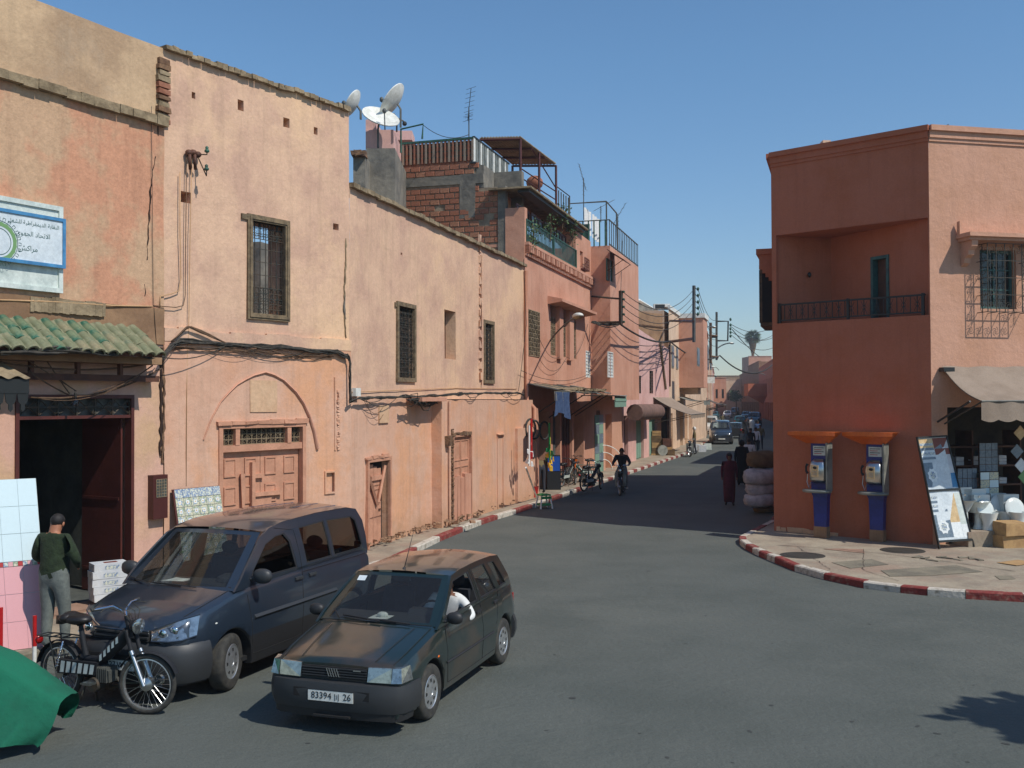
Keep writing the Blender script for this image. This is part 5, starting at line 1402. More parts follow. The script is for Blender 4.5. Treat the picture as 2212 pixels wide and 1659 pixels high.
def awning(name, W, ua, ub, z0, d0, z1, d1, mt, label, val=.0, folds=0):
    t_ = thing(name, label, 'awning', W.p(ua, 0, z0))
    m = MB()
    def f(u, v): return W.p(ua + (ub - ua) * u, d0 + (d1 - d0) * v, z0 + (z1 - z0) * v - .12 * math.sin(math.pi * v) * (1 - .0) + .015 * math.sin(u * 40 + v))
    m.grid(24, 8, f); s = len(m.V); m.grid(24, 8, lambda u, v: f(u, v) - Z * .02); m.build('canvas', mt, t_, smooth=180)
    if val:
        m = MB(); nn = max(2, int((ub - ua) / .42)) * 8
        m.grid(nn, 3, lambda u, v: W.p(ua + (ub - ua) * u, d1 + .012 * math.sin(u * 60), z1 - v * (val - .05 * (1 - abs(math.sin(u * nn / 8 * math.pi))))))
        m.build('valance', mt, t_, smooth=180)
    for u in (ua + .06, ub - .06):
        m = MB(); m.tube([W.p(u, d0, z0 - (z0 - z1) - .5), W.p(u, d1 - .03, z1)], .02, 5); m.build('stay', 'iron', t_)
    m = MB(); m.tube([W.p(ua, d1, z1), W.p(ub, d1, z1)], .022, 5); m.build('front_bar', 'zinc_dark', t_)
    return t_
r_ = W4.r(1369, 878, 1423, 905, .8)
m = MB(); m.tube([W4.p(W4.q(1371, 890, .7)[0], .7, W4.q(1371, 891, .7)[1]), W4.p(W4.q(1421, 889, .7)[0], .7, W4.q(1421, 889, .7)[1])], .42, 12); tag(m.build('rolled_awning', 'canvas_brown', smooth=50), 'rolled up brown awning above the green shop shutters', 'awning')
ra = W4.q(1411, 862)[0]
awning('shop_awning', W4, ra, ra + 6.5, W4.q(1411, 858)[1], 0, W4.q(1450, 900, 2.2)[1], 2.2, 'canvas_beige', 'grey beige sloping awning beyond the rolled brown one', .25)
rb = W5.q(1475, 870, .5)[0]
awning('shop_awning', W5, rb, rb + 5, W5.q(1478, 858, 0)[1], .2, W5.q(1478, 866, 1.8)[1], 1.9, 'zinc', 'grey shop awning under the box bay', .3)
# big street pole assembly
t_ = thing('pole_bracket', 'tall iron pole with green insulators bracketed to the oriel house', 'utility pole', wp(W5, 1499, 739, 2.2))
q0, q1 = wp(W5, 1499, 617, 2.2), wp(W5, 1499, 739, 2.2)
m = MB(); m.tube([q0, q1], .10, 4); m.build('pole', 'zinc_dark', t_)
m = MB(); m.tube([Vector((q1.x, q1.y, W5.q(1497, 693, 2.2)[1])), wp(W5, 1446, 693, 0)], .07, 4); m.tube([q1 + Z * .2, wp(W5, 1448, 738, 0)], .09, 4); m.tube([wp(W5, 1447, 738, .05), wp(W5, 1447, 835, .05)], .06, 4); m.build('bracket', 'dark_red_metal', t_)
for k, y in enumerate((622, 636, 650, 663, 676)):
    m = MB(); c = wp(W5, 1508, y + 2, 2.2); m.lathe([(.04, -.08), (.08, -.03), (.07, .06), (.03, .1)], c, n=8); m.tube([Vector((q0.x, q0.y, c.z - .1)), c - Z * .12], .03, 4); m.build('insulator', 'green_metal', t_, smooth=60)
t2 = thing('pole_bracket', 'second iron pole with square bracket beyond the oriel house', 'utility pole', at(1548, 774, 95))
m = MB(); m.tube([at(1548, 674, 95), at(1548, 778, 95)], .11, 4); m.build('pole', 'zinc_dark', t2)
m = MB(); m.tube([at(1548, 694, 95), at(1573, 694, 95), at(1572, 736, 95), at(1548, 736, 95)], .08, 4); m.tube([at(1535, 728, 93), at(1548, 728, 95)], .09, 4); m.build('bracket', 'black_metal', t2)
for y in (690, 702, 710, 718, 726):
    m = MB(); m.ell(at(1578, y, 95), (.11, .11, .16), 6, 5); m.build('insulator', 'green_metal', t2, smooth=60)
t3 = thing('pole_bracket', 'dark iron post fixed to the far corner of the oriel house row', 'utility pole', at(1536, 785, 92))
m = MB(); m.tube([at(1535, 697, 92), at(1535, 785, 92)], .13, 4); m.build('pole', 'cable_brown', t3)
m = MB(); m.tube([at(1536, 725, 92), at(1550, 726, 92)], .1, 4); m.tube([at(1536, 770, 92), at(1552, 772, 92)], .1, 4); m.build('bracket', 'cable_brown', t3)
street_lamp(wp(W5, 1503, 725, 1), at(1541, 706, 84), 'second white street lamp, beside the pole on the oriel house', .05)
street_lamp(at(1550, 752, 96), at(1577, 741, 98), 'third white street lamp, beyond the square bracket', .06)
def wire(a, b, s, label, r=.02, mt='cable'):
    m = MB(); m.tube(sag(a, b, s, 16), r, 4); return tag(m.build('overhead_wire', mt, smooth=180), label, 'wire')
iA = [pA + perp * .15 - Z * (.1 + k * .32) for k in range(5)]
for k in range(4): wire(iA[k], wp(W5, 1497, 627 + k * 14, 2.2), .9, ['topmost', 'second', 'third', 'lowest'][k] + ' thin wire sagging between tower beam and tall iron pole', .018)
wire(pB_, wp(W5, 1447, 737, .3), .3, 'thick cable falling from the tower beam to the foot of the tall pole', .05)
wire(wp(W5, 1447, 737, .3), at(1555, 768, 95), .7, 'thick cable continuing past the oriel house to the far pole', .06)
wire(at(1555, 768, 95), at(1669, 788, 120), 1.3, 'thick cable crossing the far street to the right', .08)
for k in range(5): wire(at(1508, 625 + k * 13, 70), at(1548, 690 + k * 14, 95), .8, ['Topmost', 'Second', 'Middle', 'Fourth', 'Lowest'][k].lower() + ' wire from tall iron pole to square bracket pole', .02)
for k, (y0, y1) in enumerate(((701, 703), (706, 728), (717, 722), (724, 750))): wire(at(1580, y0, 95), at(1672, y1, 130), .8, ['highest', 'second', 'third', 'lowest'][k] + ' wire crossing the sky beside the palm', .03)
wire(at(1582, 712, 95), at(1640, 770, 130), .2, 'straight wire slanting down past the palm crown', .05)
for k in range(4): wire(wp(W4, 1343, 733 + k * 13, .3), wp(W5, 1447, 735 + k * 13, .2), .35, ['highest', 'second', 'third', 'lowest'][k] + ' wire strung across the pale pink wall', .02)
wire(pA, at(1344, 520, 52), .2, 'thin wire rising from the tower beam to the roof corner', .012)
# ------------------------------------------------------------------ far street
def block(name, label, W, u0, u1, h, dep, mt, wins=(), doors=(), dw=0, edge=None):
    b = thing(name, label, 'building', W.p(u0, 0, 0))
    hs = [(u0 + a, u0 + c, z0, z1, .2) for a, c, z0, z1 in wins] + [(u0 + a, u0 + c, 0, z1, .4) for a, c, z1 in doors]
    m = MB(); facade(m, W, u0, u1, 0, h, hs, th=.3, amp=.02, step=2.0, d=dw); m.build('wall', mt, b)
    m = MB(); m.wb(W, u0 + .03, u1 - .03, -dep + .03, -.31, 0, h - .3)
    m.quad(W.p(u0, -dep, 0), W.p(u0, dw, 0), W.p(u0, dw, h), W.p(u0, -dep, h)); m.quad(W.p(u1, -dep, 0), W.p(u1, dw, 0), W.p(u1, dw, h), W.p(u1, -dep, h)); m.build('body', mt, b)
    m = MB(); m.wb(W, u0, u1, -.4, dw + .1, h - .0, h + .15); m.build('parapet', edge or mt, b)
    for a, c, z0, z1 in wins:
        m = MB(); m.wb(W, u0 + a, u0 + c, dw - .19, dw - .13, z0, z1); f = m.build('window', 'wood_brown', b)
        m = MB(); m.wb(W, u0 + a + .1, u0 + c - .1, dw - .13, dw - .12, z0 + .1, z1 - .1); m.build('pane', 'glass_window', f)
    for a, c, z1 in doors:
        m = MB(); m.wb(W, u0 + a, u0 + c, dw - .39, dw - .3, PZ, z1); m.build('shop_door', 'dark_void', b)
    return b
E1 = B4 + Vector((.20, .98, 0)) * 170
W6 = Wall(B4, E1)
hts = [(0, 9, 'plaster_beige', 1515), (9, 20, 'plaster_salmon', 0), (20, 38, 'plaster_beige', 0), (38, 60, 'plaster_rose', 0), (60, 90, 'plaster_beige', 0), (90, 125, 'plaster_palepink', 0), (125, 170, 'plaster_salmon', 0)]
hh = [at(1538, 697, 95).z, 10.0, 9.0, 8.0, 9.5, 9, 10]
labs = ['beige three storey house beyond the oriel house', 'salmon house next past the beige one down the street', 'beige house with shops in the sunny row', 'rose coloured house midway along the far left row', 'long beige house in the far left row', 'pale pink house near the far end of the left row', 'salmon house closing the far left row']
for k, (a, b, mt, _) in enumerate(hts):
    nw = max(2, int((b - a) / 3.2)); s = (b - a) / nw
    block('row_house', labs[k], W6, a + .05, b - .05, hh[k], 9, mt, [(s * i + s * .3, s * i + s * .62, 4.2, 6.2) for i in range(nw)] + ([(s * i + s * .3, s * i + s * .62, 7.2, 8.8) for i in range(nw)] if hh[k] > 9.2 else []), [(s * i + s * .2, s * i + s * .75, 2.7) for i in range(nw)])
for k, (a, b, z, pr, mt, lab) in enumerate(((2, 7, 3.2, 1.6, 'canvas_beige', 'pale awning past the box bay'), (12, 17, 3.0, 1.8, 'canvas_brown', 'brown awning over a far left shop'), (24, 32, 3.0, 2.0, 'zinc', 'grey tin awning over a far left shop'))):
    awning('shop_awning', W6, a, b, z + .4, 0, z - .2, pr, mt, lab, .3)
# end of the street: buildings facing us
Ye = 255.0
def face_block(name, label, x0, x1, ytop, Y, dep, mt, wins=()):
    a = gp(x0, 867 + CAMH * FPX / Y, 0); b = gp(x1, 867 + CAMH * FPX / Y, 0); a.y = Y; b.y = Y
    a = at(x0, 880, Y); b = at(x1, 880, Y); a.z = b.z = 0
    W = Wall(a, b); h = at((x0 + x1) / 2, ytop, Y).z
    ws = [(W.L * q[0], W.L * q[1], h * q[2], h * q[3]) for q in wins]
    return block(name, label, W, 0, W.L, h, dep, mt, ws)
face_block('end_house', 'pale house closing the end of the street', 1568, 1602, 820, 255, 12, 'plaster_beige', ((.1, .2, .4, .6), (.4, .5, .4, .6)))
face_block('end_house', 'beige house at the end of the street left of the pale one', 1536, 1569, 817, 235, 12, 'plaster_salmon', ((.3, .45, .45, .7), (.7, .85, .45, .7), (.3, .45, .1, .3)))
face_block('end_house', 'low distant roofs behind the end of the street', 1548, 1640, 812, 330, 15, 'plaster_mud')
# right-hand row beyond the big building (mostly hidden, shades the street)
WR = Wall(C1 + sdv * 60 + perp * .6, C1 + perp * .6)       # a->b towards us so that n faces the street
LR = WR.L
def rrow(y0, y1, h, mt, lab, push=0): # distances from C1 along the street
    a, b = LR - y1, LR - y0; nw = max(1, int((y1 - y0) / 3.5)); s = (y1 - y0) / nw
    return block('row_house', lab, WR, a, b, h, 9, mt, [(s * i + s * .3, s * i + s * .65, 4, 5.6) for i in range(nw)], [(s * i + s * .2, s * i + s * .75, 2.7) for i in range(nw)], push)
rrow(17, 25, 6.2, 'plaster_rose', 'low rose house hidden behind the big corner building')
rrow(26, 40, 8.2, 'plaster_salmon', 'salmon house second behind the big corner building')
rrow(41, 60, 7.0, 'plaster_beige', 'beige house third behind the big corner building')
Rq = C1 + sdv * 60 + perp * .6
R2 = Vector((at(1640, 880, 200).x, 200, 0)); R3 = Vector((at(1598, 880, 262).x, 262, 0))
for k, (pa_, pb_, h, mt, lab) in enumerate(((Rq, Rq.lerp(R2, .5), 8.5, 'plaster_mud', 'house with walls tinted brown as shade on the right row further down'), (Rq.lerp(R2, .5), R2, 9.5, 'plaster_red_shaded', 'house with walls tinted dark red as shade on the right row further down'), (R2, R2.lerp(R3, .5), 11.0, 'plaster_mud', 'tall house with walls tinted brown as shade at the far right below the palm'), (R2.lerp(R3, .5), R3, 9.8, 'plaster_mud', 'house with walls tinted dark brown as shade at the far right end of the street'))):  # darker wall colours stand in for this row's shade
    Wx = Wall(pb_, pa_); n_ = max(2, int(Wx.L / 5)); s = Wx.L / n_
    block('row_house', lab, Wx, 0, Wx.L - .05, h, 12, mt, [(s * i + s * .3, s * i + s * .6, 4.5, 7) for i in range(n_)], [(s * i + s * .15, s * i + s * .8, 3) for i in range(n_)])
face_block('row_house', 'orange roofed house peeping over the far right row', 1618, 1668, 770, 275, 8, 'plaster_salmon')
c = at(1633, 842, 150)
m = MB(); m.box(c.x - 1.4, c.x + 1.4, 149, 151.5, c.z - .9, c.z + .9); m.add([(c.x - 1.4, 149, c.z - .9), (c.x + 1.4, 149, c.z - .9), (c.x + 1.6, 151, c.z - .9), (c.x + .9, 149.5, c.z - 2.1)], [(0, 1, 3), (1, 2, 3), (2, 0, 3)]); tag(m.build('shop_sign_box', 'plaster_red_shaded'), 'red projecting box on the shaded right row', 'sign box')
t_ = thing('direction_sign', 'white arrow shaped sign board on a bracket in the far street', 'sign', at(1530, 826, 96))
m = MB(); a, b = at(1517, 821, 96), at(1544, 821, 96); m.poly([[(a.x, a.z), (a.x + .25, a.z + .3), (b.x, b.z + .3), (b.x, b.z - .3), (a.x + .25, a.z - .3)][::-1]], lambda x, y, d: Vector((x, 96 + d, y)), .05); m.build('board', 'white_paint', t_)
m = MB(); m.tube([at(1514, 812, 96), at(1546, 812, 96)], .05, 4); m.build('bracket', 'black_metal', t_)
street_lamp(at(1553, 800, 150), at(1545, 793, 150), 'fourth small white street lamp low in the far sky', .05)
street_lamp(at(1652, 810, 130), at(1640, 806, 130), 'small white lamp on the shaded far right wall', .05)
# palm
YP = 280.0
pc_ = at(1626, 730, YP); t_ = thing('palm_tree', 'tall fan palm with a long skirt of dead fronds above the far roofs', 'palm tree', Vector((pc_.x, YP, 0)))
m = MB(); m.tube([Vector((pc_.x, YP, 0)), Vector((pc_.x, YP, pc_.z * .6)), pc_], [.6, .4, .35], 8); m.build('trunk', 'bark', t_, smooth=60)
rg = random.Random(5); m = MB()
for i in range(150):
    th = rg.uniform(0, 6.283); el = math.asin(rg.uniform(-.75, 1))
    d = Vector((math.cos(th) * math.cos(el), math.sin(th) * math.cos(el), math.sin(el)))
    s = d.orthogonal().normalized(); s = Matrix.Rotation(rg.uniform(0, 6), 3, d) @ s
    p0 = pc_ + Z * .4
    for q in range(6):
        a = (q - 2.5) * .25; dd = (Matrix.Rotation(a, 3, d.cross(s)) @ d)
        b_ = p0 + d * rg.uniform(.9, 1.5); e = b_ + dd * 1.3 - Z * .45
        m.add([p0 + d * .2, b_ + s * .09, e, b_ - s * .09], [(0, 1, 2, 3)])
m.build('crown', 'palm_green', t_)
m = MB()
for i in range(420):
    h = rg.random(); th = rg.uniform(0, 6.283); r = 1.15 * (1 - h) ** 1.1 * rg.uniform(.5, 1.1) + .3
    p = pc_ + Vector((math.cos(th) * r, math.sin(th) * r, .2 - h * 5.2)); s = Vector((-math.sin(th), math.cos(th), 0)) * .2
    m.add([p - s, p + s, p + Vector((-math.cos(th) * .3, -math.sin(th) * .3, -1.3))], [(0, 1, 2)])
m.build('dead_fronds', 'frond_dry', t_)
def tree(x, y, h, r, label, trunk_h, n=2500, s=.22, seed=0, mt='foliage_dark'):
    t_ = thing('street_tree', label, 'tree', (x, y, 0)); rg = random.Random(seed)
    m = MB(); tips = []
    m.tube([(x, y, 0), (x + .1, y, trunk_h * .6), (x, y + .1, trunk_h)], [r * .1, r * .07, r * .055], 8)
    for i in range(9):
        a = rg.uniform(0, 6.28); e = rg.uniform(.25, 1.2); L = r * rg.uniform(.6, 1.0)
        q = Vector((x, y, trunk_h * rg.uniform(.8, 1))); w_ = q + Vector((math.cos(a) * math.cos(e), math.sin(a) * math.cos(e), math.sin(e) * .9)) * L
        m.tube([q, q.lerp(w_, .5) + Z * .15, w_], [r * .04, r * .025, r * .012], 5); tips += [w_, q.lerp(w_, .6)]
    m.build('trunk', 'bark', t_, smooth=60)
    m = MB(); leaves(m, tips, r * .42, n, s, .8, .1, seed); m.build('crown', mt, t_)
tree(at(1590, 880, 215).x, 215, 6, 1.9, 'round dark green tree at the end of the street', 3.8, 900, .4, 3)
# crown that throws the dark shade at the lower right of the road
sh = gp(2130, 1580); off = Vector((sdir.x, sdir.y, 0)) / sdir.z
tp_ = Vector((sh.x, sh.y, 0)) + off * 6.2 + Vector((1.2, -.4, 0))
tree(tp_.x + .3, tp_.y - .1, 7, 2.1, 'leafy roadside tree just outside the view whose shade falls on the road', 5.0, 8000, .36, 8, 'foliage')
# ------------------------------------------------------------------ right-hand corner building
bR = thing('corner_building', 'big red plastered corner building with recessed balcony, barred windows and a shop', 'building', (C1.x, C1.y, 0))
WC = Wall(C1, C2); LC = WC.L
WS = Wall(C2, C3); LS = WS.L
zR = (WC.q(1662, 340)[1] + WC.q(2000, 268)[1] + WS.q(2200, 279)[1]) / 3
def rtop(u): return 0
rzb = WC.q(1684, 699)[1]; rzb = (rzb + WC.q(2003, 680)[1]) / 2
rzt = (WC.q(1676, 511)[1] + WC.q(1998, 468)[1]) / 2
ru0 = .12; ru1 = LC - .03
m = MB(); facade(m, WC, 0, LC, 0, zR - .35, [(ru0, ru1, rzb, rzt, .16, False)], th=.16, amp=.006, step=.6, cap=False)
m.build('wall', 'plaster_red_shaded', bR)
# recess walls
pl_ = WC.p(ru0, -.14, 0); pr_ = WC.p(ru1, -.14, 0)
# inner corner: from pl_ along rdir, from pr_ perpendicular to it
nd = Vector((-rdir.y, rdir.x, 0))
k_ = (pr_ - pl_).dot(rdir); inner = pl_ + rdir * k_ * .66
WI1 = Wall(pl_, inner); WI2 = Wall(inner, pr_)
do = WI2.r(1882, 556, 1922, 700)
do = (do[0], do[1], rzb, do[3])
m = MB(); facade(m, WI1, 0, WI1.L, rzb, rzt, [], th=.1, amp=.004, cap=False); facade(m, WI2, 0, WI2.L, rzb, rzt, [(*do, .2)], th=.2, amp=.004, cap=False)
m.poly([[(p.x, p.y) for p in (pl_, pr_, inner)]], lambda x, y, d: Vector((x, y, rzb + .002))); m.poly([[(p.x, p.y) for p in (pl_, inner, pr_)]], lambda x, y, d: Vector((x, y, rzt - .002)))
m.build('balcony_recess', 'plaster_red_shaded', bR)  # recess shade put into the darker plaster colour
m = MB(); m.wb(WI2, do[0] + .06, do[1] - .06, -.19, -.14, rzb, do[3] - .06); dr = m.build('balcony_door', 'wood_brown', bR)
m = MB(); frame(m, WI2, *do, .07, -.18, .03, bottom=False); m.build('door_frame', 'rail_teal', dr)
m = MB(); c = WI1.p(WI1.L * .55, .08, rzt - .95); m.ell(c, (.05, .05, .07), 8, 5); m.build('wall_lamp', 'black_metal', bR, smooth=180)
# balcony rail
rl = thing('balcony_railing', 'low dark wrought iron railing across the recessed balcony', 'railing', WC.p(ru0, -.08, rzb))
m = MB(); rh = WC.q(1690, 656)[1] - rzb
m.wb(WC, ru0 + .02, ru1 - .1, -.1, -.04, rzb + rh - .04, rzb + rh); m.wb(WC, ru0 + .02, ru1 - .1, -.09, -.05, rzb + .06, rzb + .09)
for f in (0, .5, 1): u = ru0 + .05 + (ru1 - ru0 - .2) * f; m.wb(WC, u - .03, u + .03, -.1, -.04, rzb, rzb + rh + .02)
m.build('frame', 'black_metal', rl)
N = 22
for i in range(N):
    m = MB(); u = ru0 + .1 + (ru1 - ru0 - .3) * (i + .5) / N; m.wb(WC, u - .008, u + .008, -.08, -.06, rzb + .09, rzb + rh - .04)
    if i % 2:
        for s in (1, -1): m.tube([WC.p(u - s * .07, -.07, rzb + .12), WC.p(u + s * .07, -.07, rzb + rh - .07)], .007, 3)
        m.tube(ring(WC.p(u, -.07, rzb + rh * .55), .05, WC.t, Z), .006, 3)
    m.build('baluster', 'black_metal', rl)
# street-side face, shaded side
WX = Wall(C1 + sdv * 16.5, C1)
m = MB(); facade(m, WX, 0, WX.L, 0, zR - .35, [(2, 3.6, 0, 2.6, .3), (5, 7.2, 0, 2.6, .3), (9, 11, 0, 2.6, .3)], th=.3, amp=.004, step=1.2, cap=False); m.build('wall', 'plaster_red_shaded', bR)
# wooden bay on the street side
m = MB(); bz0, bz1 = rzb - .0, rzb + 1.55
m.wb(WX, WX.L - 2.5, WX.L - .75, 0, .34, bz0, bz1); by = m.build('bay', 'cable_brown', bR)
m = MB()
for i in range(6): m.wb(WX, WX.L - 2.5 + i * .3, WX.L - 2.3 + i * .3, .34, .37, bz0 + .1, bz1 - .1)
m.wb(WX, WX.L - .752, WX.L - .72, .06, .29, bz0 + .1, bz1 - .1); m.build('lattice', 'dark_void', by)
m = MB(); m.wb(WX, WX.L - 2.6, WX.L - .65, 0, .43, bz1 + .28, bz1 + .42); m.wb(WX, WX.L - 2.55, WX.L - .7, 0, .36, bz1, bz1 + .28)
for i in range(4): m.wb(WX, WX.L - .76, WX.L - .66, .02 + .0 * i, .36 - .08 * i, bz1 - .1 * (i + 1), bz1 - .1 * i)
m.build('bay_cornice', 'plaster_red_shaded', bR)
# sunny shop front
so = WS.r(2046, 880, 2400, 1160); so = (so[0], 8.0, PZ + .3, so[3])
win1 = WS.r(2116, 538, 2196, 668); dwin = (win1[1] - win1[0]); win2 = (win1[1] + .78, win1[1] + .78 + dwin, win1[2], win1[3])
m = MB(); facade(m, WS, 0, LS, 0, zR - .35, [(so[0], so[1], 0, so[3], .3, False), (*win1, .22), (*win2, .22)], th=.3, amp=.006, step=.7, cap=False); m.build('wall', 'plaster_rose', bR)
# parapet mouldings on all faces
def mould(W, u0, u1, z0, z1, d, name='moulding', mt='plaster_red_shaded', e0=0, e1=0):
    m = MB(); m.wb(W, u0 - e0, u1 + e1, -.2, d, z0, z1); m.build(name, mt, bR)
for W, L, mt in ((WC, LC, 'plaster_red_shaded'), (WS, LS, 'plaster_rose'), (WX, WX.L, 'plaster_red_shaded')):
    mould(W, 0, L, zR - .35, zR - .27, .03, mt=mt); mould(W, .0, L, zR - .27, zR - .12, .06, mt=mt); mould(W, .0, L, zR - .12, zR - .0, .12, mt=mt, e1=.03 if W is WC else 0)
m = MB(); m.poly([[(p.x, p.y) for p in (C1 + sdv * .2, C1 + sdv * 16.4, C3 + sdv * 14, C3, C2)][::-1]], lambda x, y, d: Vector((x, y, zR - .5))); m.build('roof', 'cement_grey', bR)
m = MB(); m.quad(C3, C3 + sdv * 14, C3 + sdv * 14 + Z * zR, C3 + Z * zR); m.quad(C1 + sdv * 16.5, C3 + sdv * 14, C3 + sdv * 14 + Z * zR, C1 + sdv * 16.5 + Z * zR); m.build('back_wall', 'plaster_red_shaded', bR)
m = MB(); c = WS.p(1.0, -.8, zR); m.tube([c - Z * .4, c + Z * .25, c + Z * .3 + rdir * .1], .012, 4); tag(m.build('roof_rod', 'zinc_dark'), 'tiny rod sticking up from the corner building roof', 'rod')
m = MB(); c = WC.p(.36 * LC, -.1, zR); m.box(c.x - .1, c.x + .1, c.y - .1, c.y + .1, zR - .02, zR + .08, .01); tag(m.build('roof_block', 'plaster_beige'), 'small pale block on the parapet above the balcony', 'block')
# windows with bulging grilles and bracketed hood
for k, wn in enumerate((win1, win2)):
    f = pane_window(bR, WS, wn, .2, 'rail_teal', 'glass_window', .06, 2, 3)
    m = MB(); m.wb(WS, wn[0] + .06, wn[1] - .06, -.215, -.2, wn[2] + .06, wn[3] - .06); m.build('curtain', 'canvas_beige' if k == 0 else 'dark_void', f)
    t_ = thing('window_cage', ['bulging wrought iron cage over the first barred window of the corner building', 'wrought iron cage cut off by the right picture edge'][k], 'window grille', WS.p((wn[0] + wn[1]) / 2, 0, wn[2] - .1))
    a, b, z0, z1 = wn[0] - .08, wn[1] + .08, wn[2] - .1, wn[3] + .08; D = .36
    m = MB(); grille(m, WS, a, b, z0, z1, D, 5, 4, 0, .008)
    m.build('front_bars', 'iron', t_)
    m = MB(); nx = 5
    for i in range(nx):
        for j in range(5):
            if 0 < j < 4 and 0 < i < nx - 1: continue
            c = WS.p(a + (b - a) * (i + .5) / nx, D, z0 + (z1 - z0) * (j + .5) / 5)
            for q in range(4):
                an = q * math.pi / 2 + .4
                m.tube([c + (WS.t * math.cos(an + v * .5) + Z * math.sin(an + v * .5)) * (.01 + .018 * v) for v in range(6)], .006, 3)
    m.build('scrolls', 'iron', t_, kind='stuff')
    for side in (a, b):
        m = MB()
        for j in range(5): z = z0 + (z1 - z0) * j / 4; m.tube([WS.p(side, 0, z), WS.p(side, D, z)], .009, 4)
        m.tube([WS.p(side, D * .5, z0), WS.p(side, D * .5, z1)], .008, 4)
        for j in range(6):
            c = WS.p(side, D * .5, z0 + (z1 - z0) * (j + .5) / 6)
            for q in range(3): an = q * 2.1; m.tube([c + (WS.n * math.cos(an + v * .5) + Z * math.sin(an + v * .5)) * (.01 + .022 * v) for v in range(6)], .006, 3)
        m.build('side_bars', 'iron', t_, kind='stuff')
    m = MB()
    for j in range(5): u = a + (b - a) * j / 4; m.tube([WS.p(u, 0, z0), WS.p(u, D, z0)], .009, 4)
    m.build('bottom_bars', 'iron', t_)
ha = WS.q(2083, 510, .3)[0]; hz = WS.q(2090, 512, .3)[1]; hb = LS * .5
m = MB(); m.wb(WS, ha, win2[1] + .4, 0, .5, hz - .0, hz + .09); m.wb(WS, ha + .05, win2[1] + .35, 0, .42, hz - .07, hz)
m.build('window_hood', 'plaster_rose', bR)
for k, u in enumerate((ha + .12, (win1[1] + win2[0]) / 2, win2[1] + .2)):
    m = MB(); prof = [(0, hz - .07), (.4, hz - .07), (.38, hz - .2), (.28, hz - .28), (.26, hz - .38), (.14, hz - .44), (.12, hz - .55), (0, hz - .62)]
    m.poly([[(d, z) for d, z in prof]], lambda x, y, d: WS.p(u + d, x, y), .16); m.build('corbel', 'plaster_rose', bR)
m = MB(); m.poly([[(0, hz + .09), (.0, hz + .38), (.1, hz + .16), (.5, hz + .09)]], lambda x, y, d: WS.p(ha + x, .05 + d, y), .1); m.build('hood_horn', 'plaster_rose', bR)
# shop interior
m = MB(); a, b = so[0], so[1]; zt_ = so[3]
m.quad(WS.p(a - .3, -3, 0), WS.p(b, -3, 0), WS.p(b, -3, zt_ + .3), WS.p(a - .3, -3, zt_ + .3)); m.quad(WS.p(a - .3, -3, 0), WS.p(a - .3, -.3, 0), WS.p(a - .3, -.3, zt_ + .3), WS.p(a - .3, -3, zt_ + .3))
m.quad(WS.p(a - .3, -3, zt_ + .3), WS.p(b, -3, zt_ + .3), WS.p(b, -.3, zt_ + .3), WS.p(a - .3, -.3, zt_ + .3)); m.quad(WS.p(a - .3, -3, .44), WS.p(b, -3, .44), WS.p(b, .0, .44), WS.p(a - .3, .0, .44))
m.quad(WS.p(b, -3, 0), WS.p(b, 0, 0), WS.p(b, 0, zt_ + .3), WS.p(b, -3, zt_ + .3)); m.build('shop_room', 'interior', bR)
m = MB(); m.wb(WS, a + .1, a + 4.5, -.05, .55, PZ - .01, .45, .01); m.build('shop_step', 'paving', bR)
aw = awning('shop_awning', WS, WS.q(2031, 791)[0], WS.q(2031, 791)[0] + 5.5, WS.q(2100, 792)[1], .05, WS.q(2083, 867, 1.25)[1], 1.35, 'canvas_beige', 'big beige fabric awning with scalloped valance over the tile shop', .44)
m = MB(); m.tube([WS.p(WS.q(2083, 867, 1.25)[0] + .1, 1.3, WS.q(2083, 867, 1.25)[1]), WS.p(WS.q(2018, 911, .0)[0] + .05, .05, WS.q(2018, 911, 0)[1])], .025, 5); m.wb(WS, WS.q(2027, 798)[0], WS.q(2050, 798)[0], .02, .2, WS.q(2030, 803)[1], WS.q(2030, 794)[1]); m.build('arm', 'black_metal', aw)
# goods in the shop
rg = random.Random(12)
def goods(px, py, d=.1): u, z = WS.q(px, py, d); return u, z
t_ = thing('shop_shelf', 'dark shelf of stacked tile boxes at the back of the shop', 'shelf', WS.p(a + .2, -1.2, .44))
m = MB()
for z in (1.3, 1.75, 2.2): m.wb(WS, a + .05, a + 2.6, -1.5, -.9, z, z + .04)
for u in (a + .05, a + 1.3, a + 2.6): m.wb(WS, u, u + .04, -1.5, -.9, .44, 2.6)
m.build('rack', 'wood_brown', t_)
for k in range(12):
    c_ = (k % 6) * 1.6; r_ = k // 6
    m = MB(); u = a + .15 + c_ * .24; z = 1.34 + r_ * .45
    hh_ = rg.uniform(.07, .11); n_ = rg.randrange(2, 4)
    for q in range(n_): m.wb(WS, u, u + .2, -1.3, -.95, z + q * hh_, z + (q + 1) * hh_ - .01, .003)
    mt = rg.choice(['box_white', 'box_white', 'canvas_green', 'tile_slate', 'red_metal']); tag(m.build('tile_box_stack', mt), ['first', 'second', 'third', 'fourth', 'fifth', 'sixth'][k % 6] + ' box stack from the left on the ' + ['lower', 'upper'][r_] + ' row of the dark shop shelf', 'box stack', 'tile boxes on the shop shelf')
